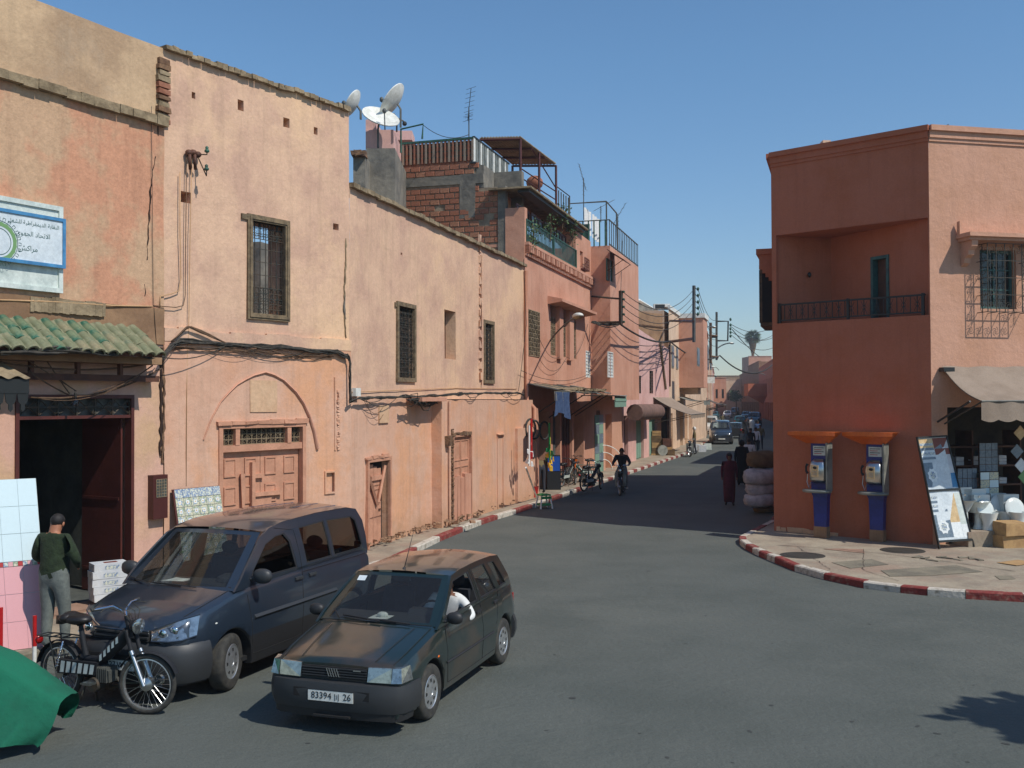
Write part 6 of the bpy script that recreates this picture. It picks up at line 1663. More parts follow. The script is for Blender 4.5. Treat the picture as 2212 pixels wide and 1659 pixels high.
def panel(px0, py0, px1, py1, d, mt, label, cat='tile panel', nu=3, nv=4, th=.03, tl=None):
    u0, z1 = goods(px0, py0, d); u1, z0 = goods(px1, py1, d); t_ = thing('tile_display', label, cat, WS.p(u0, d, z0))
    m = MB(); m.wb(WS, u0, u1, d - th, d, z0, z1); m.build('board', 'wood_brown', t_)
    for i in range(nu):
        for j in range(nv):
            m = MB(); m.wb(WS, u0 + (u1 - u0) * i / nu + .006, u0 + (u1 - u0) * (i + 1) / nu - .006, d, d + .012, z0 + (z1 - z0) * j / nv + .006, z0 + (z1 - z0) * (j + 1) / nv - .006); m.build('tile', tl[(i + j) % len(tl)] if tl else mt, t_)
    return t_
panel(2068, 1012, 2110, 1055, -.45, 'tile_slate', 'low grey tile panel behind the washbasins', nu=4, nv=2)
panel(2115, 957, 2155, 1018, -.5, 'tile_slate', 'upright plain grey tile panel deeper in the shop')
panel(2117, 1020, 2157, 1070, -.3, 'tile_cream', 'patterned light tile panel right of the washbasins', nu=2, nv=3, tl=['white_tile', 'tile_cream'])
for k, (x, y) in enumerate(((2203, 935), (2196, 975), (2205, 1005), (2212, 1030))):
    u, z = goods(x, y, -.2); m = MB(); s = .17
    m.poly([[(-s, 0), (0, -s), (s, 0), (0, s)]], lambda p, q, d: WS.p(u + p, -.2 + d, z + q), .02); tag(m.build('display_tile', ['tile_sand', 'tile_slate', 'sign_white', 'leaf_green'][k]), ['orange diamond tile hung at the right edge of the shop', 'grey diamond tile below the orange one', 'white diamond tile below the grey one', 'green diamond tile lowest at the right edge'][k], 'tile')
def basin(px, py, w_, label):
    u, z = goods(px, py, .1); t_ = thing('washbasin', label, 'washbasin', WS.p(u, .1, .45))
    m = MB(); prof = []
    def f(i, j):
        an = math.pi * i; r = 1 - .0 * j
        return WS.p(u + w_ * math.cos(an) * (1 - .45 * j), .0 + .42 * math.sin(an) * (1 - .5 * j), z - .26 * j ** 1.4)
    m.grid(14, 6, f); m.wb(WS, u - w_, u + w_, -.06, .02, z - .05, z + .26)
    m.grid(14, 3, lambda i, j: WS.p(u + w_ * math.cos(math.pi * i) * (1 - .3 * j), .42 * math.sin(math.pi * i) * (1 - .3 * j), z - .06 * j))
    m.build('bowl', 'ceramic', t_, smooth=60)
    m = MB(); m.tube([WS.p(u, .02, z + .02), WS.p(u, .05, z + .12), WS.p(u, .16, z + .1)], .02, 6); m.build('tap', 'chrome', t_, smooth=60)
    m = MB(); m.lathe([(.13, 0), (.09, .1), (.08, .4), (.12, max(.5, z - .7))], WS.p(u, .12, .45), n=12); m.build('pedestal', 'ceramic', t_, smooth=60)
    return t_
basin(2081, 1079, .28, 'white washbasin on a pedestal beside the leaning poster board')
basin(2112, 1082, .28, 'second white washbasin, nearer the light tile panel')
def toilet(px, py, label, d=.35, big=1.0):
    u, z = goods(px, py, d); z = .45; t_ = thing('toilet', label, 'toilet', WS.p(u, d, z))
    m = MB(); c = WS.p(u, d, z); m.lathe([(.14, 0), (.12, .12), (.17, .28), (.2, .38), (.17, .38), (.12, .28)], c, n=16); m.build('bowl', 'ceramic', t_, smooth=60)
    m = MB(); c2 = WS.p(u, d - .12, z + .44); m.lathe([(.2 * big, 0), (.21 * big, .015), (.2 * big, .03), (.12, .035)], c2, (WS.n.x, WS.n.y, .25), 18); m.build('seat_lid', 'ceramic', t_, smooth=60)
    m = MB(); m.wb(WS, u - .2, u + .2, d - .4, d - .22, z + .35, z + .75, .004); m.build('cistern', 'ceramic', t_)
toilet(2136, 1130, 'small white toilet standing on the shop step'); toilet(2172, 1112, 'white toilet with raised round lid at the right of the shop', .15, 1.5); toilet(2200, 1120, 'white toilet with lid up, rightmost at the shop', .4, 1.2)
for k, (x0, y0, x1, y1, d, mt, lab) in enumerate(((2175, 1123, 2225, 1143, .95, 'cardboard', 'upper brown cardboard parcel by the shop at the right edge'), (2168, 1143, 2222, 1158, .9, 'cardboard', 'lower brown cardboard parcel by the shop at the right edge'))):
    u0, z1 = goods(x0, y0, d); u1, z0 = goods(x1, y1, d); m = MB(); z0 = PZ if k else .38; z1 = .38 if k else .66
    m.wb(WS, u0, u1, d - .5, d, z0, z1 - .01, .02); tag(m.build('parcel', mt), lab, 'parcel')
for k, (px, py) in enumerate(((2168, 1166), (2190, 1178))):
    c = gp(px, py, PZ); m = MB(); m.lathe([(.06, 0), (.075, .01), (.075, .95), (.06, .96)], c + Z * .08, (1, -.15 + .1 * k, 0), 14); t_ = tag(m.build('paper_roll', 'white_gloss', smooth=50), ['white plastic roll lying on the pavement by the parcels', 'second white plastic roll in front of the first'][k], 'roll')
    m = MB(); m.lathe([(.077, .4), (.077, .6)], c + Z * .08, (1, -.15 + .1 * k, 0), 14); m.build('blue_print', 'tile_blue', t_)
m = MB(); c = gp(2198, 1216, PZ); m.box(-.35, .3, -.22, .2, .006, .012, .004, Matrix.Translation((c.x, c.y, PZ)) @ Matrix.Rotation(.5, 4, 'Z')); tag(m.build('cardboard_sheet', 'cardboard'), 'flattened cardboard sheet on the right pavement', 'cardboard')
# ------------------------------------------------------------------ leaning poster board
def lean(tl, tr, bl, br, name): pass
g0, g1 = gp(2028, 1186, PZ), gp(2104, 1181, PZ)
tp0, tp1 = at(1979, 944, g0.y + .3), at(2044, 940, g1.y + .2)
ex = (g1 - g0); ey = (tp0 - g0)
bo = thing('poster_board', 'tall metal framed board with two tiled arch posters leaning against the corner building', 'display board', g0)
WWb = ex.length; HHb = ey.length; exn = ex.normalized(); eyn = (((tp0 + tp1) / 2 - (g0 + g1) / 2)).normalized(); ezn = exn.cross(eyn).normalized(); tw_ = (tp1 - tp0).length
def PB(x, y, d=0): # x 0..1, y 0..1
    base = g0.lerp(g1, x).lerp(tp0.lerp(tp1, x), y); return base + ezn * (-d if ezn.y > 0 else d)
def pbox(mb, x0, x1, y0, y1, d0, d1): mb.hexa([PB(x, y, d) for d in (d0, d1) for x, y in ((x0, y0), (x1, y0), (x1, y1), (x0, y1))])
m = MB(); pbox(m, 0, .025, 0, 1, -.02, .03); pbox(m, .975, 1, 0, 1, -.02, .03); pbox(m, 0, 1, .985, 1, -.02, .03); pbox(m, 0, 1, .505, .525, -.01, .03); pbox(m, 0, 1, .055, .075, -.01, .03); m.build('frame', 'black_metal', bo)
m = MB(); pbox(m, .025, .975, .075, .985, -.012, 0); m.build('backing', 'sign_white', bo)
def pcell(x0, x1, y0, y1, mt, d=.006, name='tile_print'): mm = MB(); pbox(mm, x0, x1, y0, y1, 0.0, d); return mm.build(name, mt, bo)
for base, hh_ in ((.075, .43), (.525, .46)):
    pcell(.03, .5, base + hh_ * .05, base + hh_ * .52, 'tile_slate', .004); pcell(.5, .78, base + hh_ * .35, base + hh_ * .95, 'tile_sand' if base < .3 else 'tile_slate', .004); pcell(.5, .78, base + .01, base + hh_ * .35, 'white_gloss' if base < .3 else 'tile_sand', .004)
    pcell(.79, .97, base + .01, base + hh_ * .3, 'white_gloss' if base < .3 else 'blue_frame', .004); pcell(.79, .97, base + hh_ * .3, base + hh_ * .95, 'sign_old' if base < .3 else 'box_white', .004)
    for j in range(4): pcell(.05, .48, base + hh_ * (.58 + j * .09), base + hh_ * (.58 + j * .09) + .022, 'tile_blue' if j % 2 else 'tile_slate', .007)
    for k in range(2):
        m = MB(); cx, cy = .27, base + hh_ * .27; R0 = .16 - .07 * k
        m.poly([[(cx + R0 * math.cos(t * .393) * (1 if t % 2 else .8), cy + R0 * .42 * math.sin(t * .393) * (1 if t % 2 else .8)) for t in range(16)]], lambda x, y, d: PB(x, y, .008 + .003 * k + d), .002); m.build('rosette', ['white_gloss', 'tile_blue'][k], bo)
pcell(.03, .5, .885, .98, 'tile_sand', .004); pcell(.5, .97, .885, .98, 'tile_rust', .004); pcell(.5, .97, .83, .885, 'tile_rust', .005)
# ------------------------------------------------------------------ telephone kiosks
def kiosk(base, label):
    t_ = thing('phone_kiosk', label, 'telephone', base, math.atan2(WC.t.y, WC.t.x) , 'blue telephone kiosks with orange roofs')
    # local: x along wall (right), -y toward street, z up
    m = MB(); m.box(-.16, .16, -.08, .1, 0, .26); m.build('foot', 'plaster_mud', t_, local=True)
    m = MB(); m.hexa([Vector(p) for p in ((-.15, -.07, .26), (.15, -.07, .26), (.15, .09, .26), (-.15, .09, .26), (-.17, -.08, .95), (.17, -.08, .95), (.17, .1, .95), (-.17, .1, .95))])
    m.hexa([Vector(p) for p in ((-.17, -.08, .95), (.17, -.08, .95), (.17, .1, .95), (-.17, .1, .95), (-.23, -.1, 1.1), (.21, -.1, 1.1), (.21, .1, 1.1), (-.23, .1, 1.1))])
    m.box(-.22, .2, -.06, .1, 1.1, 2.2); m.build('column', 'kiosk_blue', t_, local=True)
    m = MB(); m.box(.2, .235, -.2, .1, 1.1, 2.22); m.build('side_glass', 'zinc', t_, local=True)
    m = MB(); m.box(-.16, .14, -.075, -.06, 1.92, 2.14); n_ = m.build('notice', 'sign_old', t_, local=True)
    for k in range(4):
        m = MB(); m.box(-.13, .1 - .05 * (k % 2), -.079, -.075, 2.09 - .045 * k, 2.105 - .045 * k); m.build('print', 'ink_red' if k % 2 else 'ink_black', n_, local=True)
    # canopy : shallow tapered tray
    m = MB(); N = 12; vs = []; 
    top = [(-.68 + 1.16 * i / N, -.42 + .1 * abs(i / N - .5) ** 2 * 4) for i in range(N + 1)]
    for x, y in top: vs += [(x, y, 2.47 + .02 * math.sin(3.14 * (x + .68) / 1.16)), (x, y, 2.39), (max(-.3, min(.26, x * .5)), -.12, 2.2), (x, .12, 2.47)]
    fs = []
    for i in range(N):
        a, b = 4 * i, 4 * i + 4; fs += [(a, b, b + 1, a + 1), (a + 1, b + 1, b + 2, a + 2), (a, a + 3, b + 3, b), (a + 2, b + 2, b + 3, a + 3)]
    fs += [(0, 1, 2, 3), (4 * N, 4 * N + 3, 4 * N + 2, 4 * N + 1)]
    m.add(vs, fs); m.build('canopy', 'orange_plastic', t_, local=True)
    m = MB(); m.lathe([(.30, 0), (.32, .015), (.32, .05), (.30, .065)], (-.04, -.18, 1.06), n=22)
    for v in m.V: v.x = -.04 + (v.x + .04) * 1.1; v.y = -.14 + (v.y + .18) * .7
    m.build('shelf', 'zinc', t_, local=True, smooth=50)
    m = MB()
    secs = [(-.16, .15, -.12, 1.28), (-.19, .17, -.24, 1.36), (-.19, .17, -.26, 1.62), (-.17, .16, -.22, 1.76), (-.12, .12, -.12, 1.84)]
    vs = []
    for x0, x1, y, z in secs: vs += [(x0, -.06, z), (x0, y + .03, z), (x0 + .03, y, z), (x1 - .03, y, z), (x1, y + .03, z), (x1, -.06, z)]
    fs = [(6 * i + j, 6 * i + j + 1, 6 * i + 7 + j, 6 * i + 6 + j) for i in range(4) for j in range(5)] + [(0, 5, 4, 3, 2, 1), (24, 25, 26, 27, 28, 29)]
    m.add(vs, fs); ph = m.build('telephone', 'steel', t_, local=True, smooth=50)
    m = MB(); m.box(-.13, .05, -.272, -.258, 1.42, 1.70); m.build('keypad_panel', 'tile_sand', ph, local=True)
    m = MB(); m.ell((-.03, -.275, 1.64), (.05, .012, .035), 10, 6); m.build('display', 'ink_black', ph, local=True)
    for i in range(3):
        for j in range(3): m = MB(); m.box(-.08 + i * .035, -.055 + i * .035, -.28, -.272, 1.47 + j * .035, 1.492 + j * .035); m.build('key', 'steel', ph, local=True)
    m = MB(); m.tube([(-.24, -.2, 1.72), (-.27, -.22, 1.66), (-.27, -.22, 1.56), (-.24, -.2, 1.5)], [.035, .022, .022, .035], 8); hs_ = m.build('handset', 'ink_black', ph, local=True, smooth=60)
    m = MB(); m.tube([(-.24, -.2, 1.48), (-.26, -.2, 1.3), (-.2, -.22, 1.16), (-.16, -.2, 1.3)], .01, 5); m.build('cord', 'steel', ph, local=True, smooth=60)
    return t_
kb1 = gp(1775, 1161, PZ); kb2 = gp(1896, 1169, PZ)
ko = kiosk(kb1, 'left blue telephone kiosk with orange roof, nearer the street corner')
copy_tree(ko, kb2, None, 'right blue telephone kiosk with orange roof, nearer the poster board')
ko['group'] = 'blue telephone kiosks with orange roofs'
# broken plaster at the foot of the wall
m = MB()
for i in range(30): u = rnd.uniform(.0, LC * .4); m.wb(WC, u, u + rnd.uniform(.05, .2), .0, .012 + rnd.uniform(0, .01), PZ, PZ + rnd.uniform(.03, .12), .01)
m.build('broken_plaster', 'patch_yellow', bR, kind='stuff')
# sacks stacked at the street side
def sack(px, py, Y, rx, rz, label, mt, rot=0):
    c = at(px, py, Y); m = MB()
    m.ell((0, 0, 0), (rx, .34, rz), 16, 10)
    for v in m.V:
        v.x = math.copysign(abs(v.x / rx) ** .5 * rx, v.x); v.z = math.copysign(abs(v.z / rz) ** .55 * rz, v.z); v += Vector((1, 1, 0)) * .07 * nzv(v * 6) + Z * .07 * nzv(v * 5 + Vector((px, 0, 0)))
    m.xf(Matrix.Translation(c) @ Matrix.Rotation(rot, 4, 'Z')); o = m.build('sack', mt, smooth=180); return tag(o, label, 'sack')
Ys = 30.0
sack(1640, 1080, Ys, .46, .19, 'lowest white sack of the stack beside the shaded wall', 'sack_white')
sack(1642, 1056, Ys + .1, .44, .19, 'third sack from the top, dim white', 'sack_white')
sack(1640, 1030, Ys, .48, .24, 'bulging white sack second from the top of the stack', 'sack_white')
sack(1645, 993, Ys + .2, .45, .25, 'big brown sack on top of the white sacks', 'sack_tan')
sack(1652, 1098, Ys + .3, .35, .12, 'flat dark bundle under the white sacks', 'sack_tan')
# ------------------------------------------------------------------ people
def stand(lean=0.0, al=(0.0, 0.0), leg=(0.0, 0.0), fwd_arm=None):
    J = {'pel': (0, 0, .93), 'spi': (.0, 0, 1.1), 'che': (.0, 0, 1.3), 'nek': (-.01, 0, 1.46), 'hed': (.01, 0, 1.57), 'top': (.0, 0, 1.69)}
    for s, n in ((1, 'L'), (-1, 'R')):
        J['sh' + n] = (-.01, .18 * s, 1.40); J['el' + n] = (-.02, .235 * s, 1.14); J['wr' + n] = (.04, .235 * s, .91); J['ha' + n] = (.06, .23 * s, .83)
        J['hi' + n] = (0, .09 * s, .88); f = leg[0 if s > 0 else 1]
        J['kn' + n] = (.02 + f * .6, .10 * s, .49 + abs(f) * .02); J['an' + n] = (-.02 + f, .105 * s, .08 + max(0, -f) * .12); J['to' + n] = (.14 + f, .12 * s, .035 + max(0, -f) * .04)
    return J
BONES = [('pel', 'spi', 0), ('spi', 'che', 0), ('che', 'nek', 0), ('nek', 'hed', 2), ('hed', 'top', 2)] + sum([[('che', 'sh' + n, 0), ('sh' + n, 'el' + n, 0), ('el' + n, 'wr' + n, 0), ('wr' + n, 'ha' + n, 2), ('pel', 'hi' + n, 1), ('hi' + n, 'kn' + n, 1), ('kn' + n, 'an' + n, 1), ('an' + n, 'to' + n, 3)] for n in 'LR'], [])
RAD = {'pel': .125, 'spi': .125, 'che': .145, 'nek': .062, 'hed': .088, 'top': .062, 'sh': .072, 'el': .050, 'wr': .034, 'ha': .026, 'hi': .098, 'kn': .066, 'an': .048, 'to': .036}
def figure(label, loc, rz, J, top, legs, skin='skin', shoe='leather', hair='hair', s=1.0, fat=1.0, fingers=False, name='person', cat='person', group=None, lean=None):
    t_ = thing(name, label, cat, loc, rz, group)
    keys = list(J); me = bpy.data.meshes.new('body'); me.from_pydata([Vector(J[k]) * s for k in keys], [(keys.index(a), keys.index(b)) for a, b, _ in BONES], [])
    bm = bmesh.new(); bm.from_mesh(me); ly = bm.verts.layers.skin.verify()
    for i, v in enumerate(bm.verts):
        r = RAD.get(keys[i], RAD.get(keys[i][:2], .05)) * s * (fat if keys[i][:2] in ('pe', 'sp', 'ch', 'hi', 'sh', 'el', 'kn', 'an') else 1)
        v[ly].radius = (r, r); v[ly].use_root = (i == 0)
    bm.to_mesh(me); bm.free()
    o = bpy.data.objects.new('body', me); col.objects.link(o)
    o.modifiers.new('k', 'SKIN').use_smooth_shade = True; o.modifiers.new('s', 'SUBSURF').levels = 2
    bpy.context.view_layer.update()
    nm = bpy.data.meshes.new_from_object(o.evaluated_get(bpy.context.evaluated_depsgraph_get()))
    bpy.data.objects.remove(o); bpy.data.meshes.remove(me); nm.name = 'body'
    nm.materials.clear()
    for k in (top, legs, skin, shoe): nm.materials.append(MATS[k])
    segs = [(Vector(J[a]) * s, Vector(J[b]) * s, mi) for a, b, mi in BONES]
    for p in nm.polygons:
        c = p.center; best = 9; bi = 0
        for a, b, mi in segs:
            d = b - a; u = max(0, min(1, (c - a).dot(d) / d.length_squared)); q = (c - a - d * u).length
            if q < best: best = q; bi = mi
        p.material_index = bi; p.use_smooth = True
    o = bpy.data.objects.new('body', nm); col.objects.link(o); o.parent = t_
    H = Vector(J['hed']) * s; T = Vector(J['top']) * s; up_ = (T - Vector(J['nek']) * s).normalized(); fw = Vector((1, 0, 0)); fw = (fw - up_ * fw.dot(up_)).normalized(); sd_ = up_.cross(fw)
    MM = Matrix((fw, sd_, up_)).transposed().to_4x4(); MM.translation = H + up_ * .03 * s
    if hair:
        m = MB(); m.ell((-.014 * s, 0, .035 * s), (.098 * s, .085 * s, .092 * s), 12, 8); m.V = [Vector((v.x if v.z > .03 * s else min(v.x, .01 * s), v.y, v.z)) for v in m.V]; m.xf(MM); m.build('hair', hair, t_, local=True, smooth=180)
    m = MB(); m.ell((.088 * s, 0, 0), (.022 * s, .013 * s, .022 * s), 6, 5)
    for sy in (1, -1): m.ell((0, .084 * s * sy, 0), (.022 * s, .012 * s, .032 * s), 6, 5)
    m.xf(MM); m.build('ears_and_nose', skin, t_, local=True, smooth=180)
    if fingers:
        for n in 'LR':
            w_ = Vector(J['wr' + n]) * s; h = Vector(J['ha' + n]) * s; d = (h - w_).normalized(); sy = 1 if n == 'L' else -1
            side = d.cross(Vector((0, sy, 0))).normalized(); nn = side.cross(d)
            m = MB()
            for k, L in enumerate((.07, .078, .072, .058)):
                b_ = h + side * (.03 - .02 * k) * s; m.tube([b_ - d * .02 * s, b_ + d * L * .5 * s, b_ + (d * L * .85 - nn * .025) * s], [.0095 * s, .009 * s, .007 * s], 6)
            m.tube([w_ + side * .02 * s, w_ + (side * .055 + d * .04) * s, w_ + (side * .06 + d * .075) * s], [.012 * s, .011 * s, .009 * s], 6)
            m.build('fingers', skin, t_, local=True, smooth=180)
    return t_
def robe(t_, prof, mt, name='robe', sx=1.0, n=18, off=(0, 0, 0)):
    m = MB(); m.lathe(prof, off, n=n)
    for v in m.V:
        a = math.atan2(v.y, v.x); k = 1 + .05 * math.sin(a * 7 + v.z * 2) * max(0, 1.2 - v.z); v.x *= sx * k; v.y *= k
    return m.build(name, mt, t_, local=True, smooth=180)
# ------------------------------------------------------------------ vehicles
def tb(x, P):
    P = sorted(P)
    if x <= P[0][0]: return P[0][1]
    for (a, b), (c, d) in zip(P, P[1:]):
        if x <= c: return b + (d - b) * (x - a) / (c - a)
    return P[-1][1]
def wheel(t_, x, y, r, w_, steer=0.0, hub='alloy', slots=8, rim=.62, side=1):
    T = Matrix.Translation((x, y, r)) @ Matrix.Rotation(steer, 4, 'Z')
    ax = (0, 1, 0)
    m = MB(); rr = r * rim
    prof = [(rr, -w_ * .42), (r * .86, -w_ * .5), (r * .965, -w_ * .42), (r, -w_ * .3), (r, w_ * .3), (r * .965, w_ * .42), (r * .86, w_ * .5), (rr, w_ * .42), (rr * .97, w_ * .3), (rr * .97, -w_ * .3), (rr, -w_ * .42)]
    m.lathe(prof, (0, 0, 0), ax, 36)
    for g in (-.18, 0, .18): m.lathe([(r * 1.002, w_ * (g - .02)), (r * 1.0035, w_ * g), (r * 1.002, w_ * (g + .02))], (0, 0, 0), ax, 36)
    m.xf(T); wo = m.build('wheel', 'rubber', t_, local=True, smooth=40)
    s = side
    m = MB(); m.lathe([(rr * 1.02, w_ * .40 * s), (rr * .96, w_ * .44 * s), (rr * .86, w_ * .34 * s), (rr * .5, w_ * .40 * s), (rr * .28, w_ * .42 * s), (rr * .24, w_ * .36 * s), (.004, w_ * .37 * s)], (0, 0, 0), ax, 32)
    m.xf(T); m.build('hubcap', hub, wo, local=True, smooth=35)
    m = MB()
    for k in range(slots):
        a = 2 * math.pi * k / slots
        e = Vector((math.cos(a), 0, math.sin(a))); tt = Vector((-math.sin(a), 0, math.cos(a)))
        P = [e * rr * .58 + tt * rr * .07, e * rr * .84 + tt * rr * .15, e * rr * .86, e * rr * .84 - tt * rr * .15, e * rr * .58 - tt * rr * .07]
        yy = [.405, .365, .36, .365, .405]
        m.add([p + Vector((0, (y_ * w_ + .004) * s, 0)) for p, y_ in zip(P, yy)], [(0, 1, 2, 3, 4)])
    m.xf(T); m.build('rim_slots', 'under_black', wo, local=True)
    return wo
def sweep(mb, path, sec):
    """path: (x, y) outline seen from above, front centre last; sec: (outward, z) points; mirrored in y"""
    P = [Vector((a, b, 0)) for a, b in path]; P = P + [Vector((p.x, -p.y, 0)) for p in P[-2::-1]]
    vs = []; n = len(sec)
    for i, p in enumerate(P):
        t = (P[min(i + 1, len(P) - 1)] - P[max(i - 1, 0)]).normalized(); nn = Vector((t.y, -t.x, 0))
        if nn.dot(p - Vector((P[0].x - (P[len(P) // 2].x - P[0].x) * 3, 0, 0))) < 0: nn = -nn
        for o, z in sec: vs.append(p + nn * o + Z * z)
    fs = [(i * n + j, (i + 1) * n + j, (i + 1) * n + (j + 1) % n, i * n + (j + 1) % n) for i in range(len(P) - 1) for j in range(n)]
    fs += [tuple(range(n)), tuple((len(P) - 1) * n + j for j in range(n))[::-1]]
    mb.add(vs, fs)
def vehicle(S, label, loc, rz, cat='car', name='parked_car', detail=True):
    t_ = thing(name, label, cat, loc, rz)
    ax, R_, A = S['ax'], S['R'], S['arch']; z0 = S.get('z0', .2)
    xs = set(p[0] for p in S['top']) | set(p[0] for p in S['wid'])
    for a in ax: xs |= set(a + A * math.cos(math.pi * k / 14) for k in range(15)) | {a + A + .01, a - A - .01}
    xs |= set(S['cab']); xs = sorted(x for x in xs if S['xr'] <= x <= S['xf'])
    x2 = [xs[0]]
    for x in xs[1:]:
        if x - x2[-1] > .004: x2.append(x)
    xs = x2; vs = []; NP = 12
    def ysh(x): return tb(x, S['wid'])
    def zb(x):
        z = z0 + (S.get('lift', 0) if False else 0)
        for a in ax:
            d = abs(x - a)
            if d < A: z = max(z, R_ + math.sqrt(A * A - d * d) * .98)
        return z
    bulge = S.get('bulge', .025)
    for x in xs:
        zt = tb(x, S['top']); w_ = ysh(x); b = zb(x); zm = S['zm']; cr = S.get('crown', .03)
        pts = [(0, zt + cr), (w_ * .45, zt + cr * .8), (w_ - .09, zt + cr * .15), (w_ - .02, zt - .025), (w_, zt - .07), (w_ + bulge, max(zm + .06, b + .03)), (w_ + bulge, max(zm, b + .025)), (w_ + bulge * .8, max(zm - .12, b + .015)), (w_ + bulge * .3, max(z0 + .04, b + .006)), (w_ - .005, b), (w_ - .25, b), (w_ - .25, z0 + .02), (0, z0)]
        vs.append(pts)
    n = len(vs[0]); V_ = []; F_ = []; M_ = []
    for i, x in enumerate(xs):
        for y, z in vs[i]: V_.append((x, y, z))
        for y, z in vs[i]: V_.append((x, -y, z))
    for i in range(len(xs) - 1):
        xm = (xs[i] + xs[i + 1]) / 2
        for j in range(n - 1):
            if j < 2 and S['cab'][0] < xm < S['cab'][1]: continue
            mi = 0 if j < S.get('cladj', 9) else 2
            if j >= 9: mi = 1
            a, b = i * 2 * n + j, (i + 1) * 2 * n + j
            F_.append((a, b, b + 1, a + 1)); M_.append(mi)
            F_.append((a + n, a + n + 1, b + n + 1, b + n)); M_.append(mi)
    for i in (0, len(xs) - 1):
        b = i * 2 * n; ring_ = [b + j for j in range(n)] + [b + n + j for j in range(n - 2, 0, -1)]
        F_.append(tuple(ring_)); M_.append(0)
    m = MB(); m.V = [Vector(v) for v in V_]; m.F = [list(f) for f in F_]; m.M = M_
    body = m.build('body', [S['paint'], 'under_black', S.get('clad', 'plastic_black')], t_, local=True, smooth=38, fix=True)
    # greenhouse sides
    zb_, zr_ = S['belt'], S['roofz']; wr = S['wr']
    def sy(x, z):
        f = max(0, min(1.1, (z - zb_) / (zr_ - zb_))); w_ = ysh(x) - .012
        return w_ + (wr - w_) * (f ** 1.25)
    for s_ in (1, -1):
        m = MB(); f_ = lambda x, z, d: Vector((x, s_ * (sy(x, z) - d), z))
        def dens(L):
            o = []
            for i in range(len(L)):
                a, b = Vector(L[i]), Vector(L[(i + 1) % len(L)]); k = max(1, int((b - a).length / .16))
                o += [tuple(a.lerp(b, q / k)) for q in range(k)]
            return o
        loops = [dens(S['side'])] + [dens(w_[::-1]) for w_ in S['wins']]
        m.poly(loops, f_, .03)
        m.build('side_frame', S['paint'], t_, local=True, smooth=30, fix=True)
        for wi, w_ in enumerate(S['wins']):
            m = MB(); c = [sum(p[k] for p in w_) / len(w_) for k in (0, 1)]
            sm = [(c[0] + (p[0] - c[0]) * .93, c[1] + (p[1] - c[1]) * .93) for p in w_]
            m.poly([dens(w_), dens(sm)[::-1] if False else dens(sm[::-1])], lambda x, z, d: Vector((x, s_ * (sy(x, z) - .004 - d), z)), .012)
            fr = m.build('window_seal', 'plastic_black', t_, local=True)
            if (s_, wi) in S.get('open', ()): continue
            m = MB(); m.poly([dens(w_)], lambda x, z, d: Vector((x, s_ * (sy(x, z) - .02 - d), z))); m.build('side_window', S.get('glass', 'glass_car'), t_, local=True, smooth=60)
    # windscreen and rear window
    def scr(x0, z0_, w0, x1, z1_, w1, bul, nm, fr=.07, gl='glass_car'):
        def f(u, v, d=0):
            s = u * 2 - 1
            return Vector((x0 + (x1 - x0) * v + bul * (1 - s * s), s * (w0 + (w1 - w0) * v), z0_ + (z1_ - z0_) * v + .02 * (1 - s * s) * v))
        us = [0, fr, .2, .35, .5, .65, .8, 1 - fr, 1]; vz = [0, .06, .35, .65, .93, 1]
        for inner in (0, 1):
            m = MB(); idx = {}
            for i, u in enumerate(us):
                for j, v in enumerate(vz): idx[i, j] = len(m.V); m.V.append(f(u, v))
            for i in range(8):
                for j in range(5):
                    inn = 0 < i < 7 and 0 < j < 4
                    if inn == bool(inner): m.F.append([idx[i, j], idx[i + 1, j], idx[i + 1, j + 1], idx[i, j + 1]]); m.M.append(0)
            if inner: return m.build(nm, gl, t_, local=True, smooth=180), f
            m.build(nm + '_surround', S['paint'] if S.get('pillar', 1) else 'plastic_black', t_, local=True, smooth=180)
    ws, fws = scr(*S['ws'], 'windscreen')
    rw, frw = scr(*S['rw'], 'rear_window', .1)
    # roof
    rx0, rx1 = S['ws'][3], S['rw'][3]
    rz = S['roof']
    def rf(u, v):
        x = rx0 + (rx1 - rx0) * u; s = v * 2 - 1; bul = S['ws'][6] * (1 - s * s) * (1 - u) + S['rw'][6] * (1 - s * s) * u
        e = abs(s) ** 6
        return Vector((x + bul, s * wr, tb(x, rz) + .045 * (1 - s * s) - .0 * e))
    m = MB(); m.grid(14, 12, rf); m.build('roof', S['paint'], t_, local=True, smooth=60)
    # seams
    m = MB()
    for line in S['seams']:
        P = []
        for a, b in zip(line, line[1:]):
            a, b = Vector(a), Vector(b); k = max(1, int((b - a).length / .1)); P += [a.lerp(b, q / k) for q in range(k)]
        P.append(Vector(line[-1]))
        for s_ in (1, -1):
            Q = []
            for x, z in P:
                if z >= zb_: y = sy(x, z)
                else:
                    w_ = ysh(x); zt = tb(x, S['top'])
                    f = [(zt - .07, w_), (S['zm'] + .06, w_ + bulge), (S['zm'], w_ + bulge), (S['zm'] - .12, w_ + bulge * .8), (z0 + .04, w_ + bulge * .3)]
                    y = tb(z, f)
                Q.append(Vector((x, s_ * (y + .0005), z)))
            m.tube(Q, .004, 4)
    m.build('panel_gaps', 'under_black', t_, local=True)
    # wheels
    for i, a in enumerate(ax):
        for s_ in (1, -1): wheel(t_, a, s_ * (ysh(a) - S['tw'] / 2 + .02), R_, S['tw'], S.get('steer', 0) if i == 0 else 0, S['hub'], S['slots'], S.get('rim', .62), s_)
    return t_, ysh, sy, fws, zb
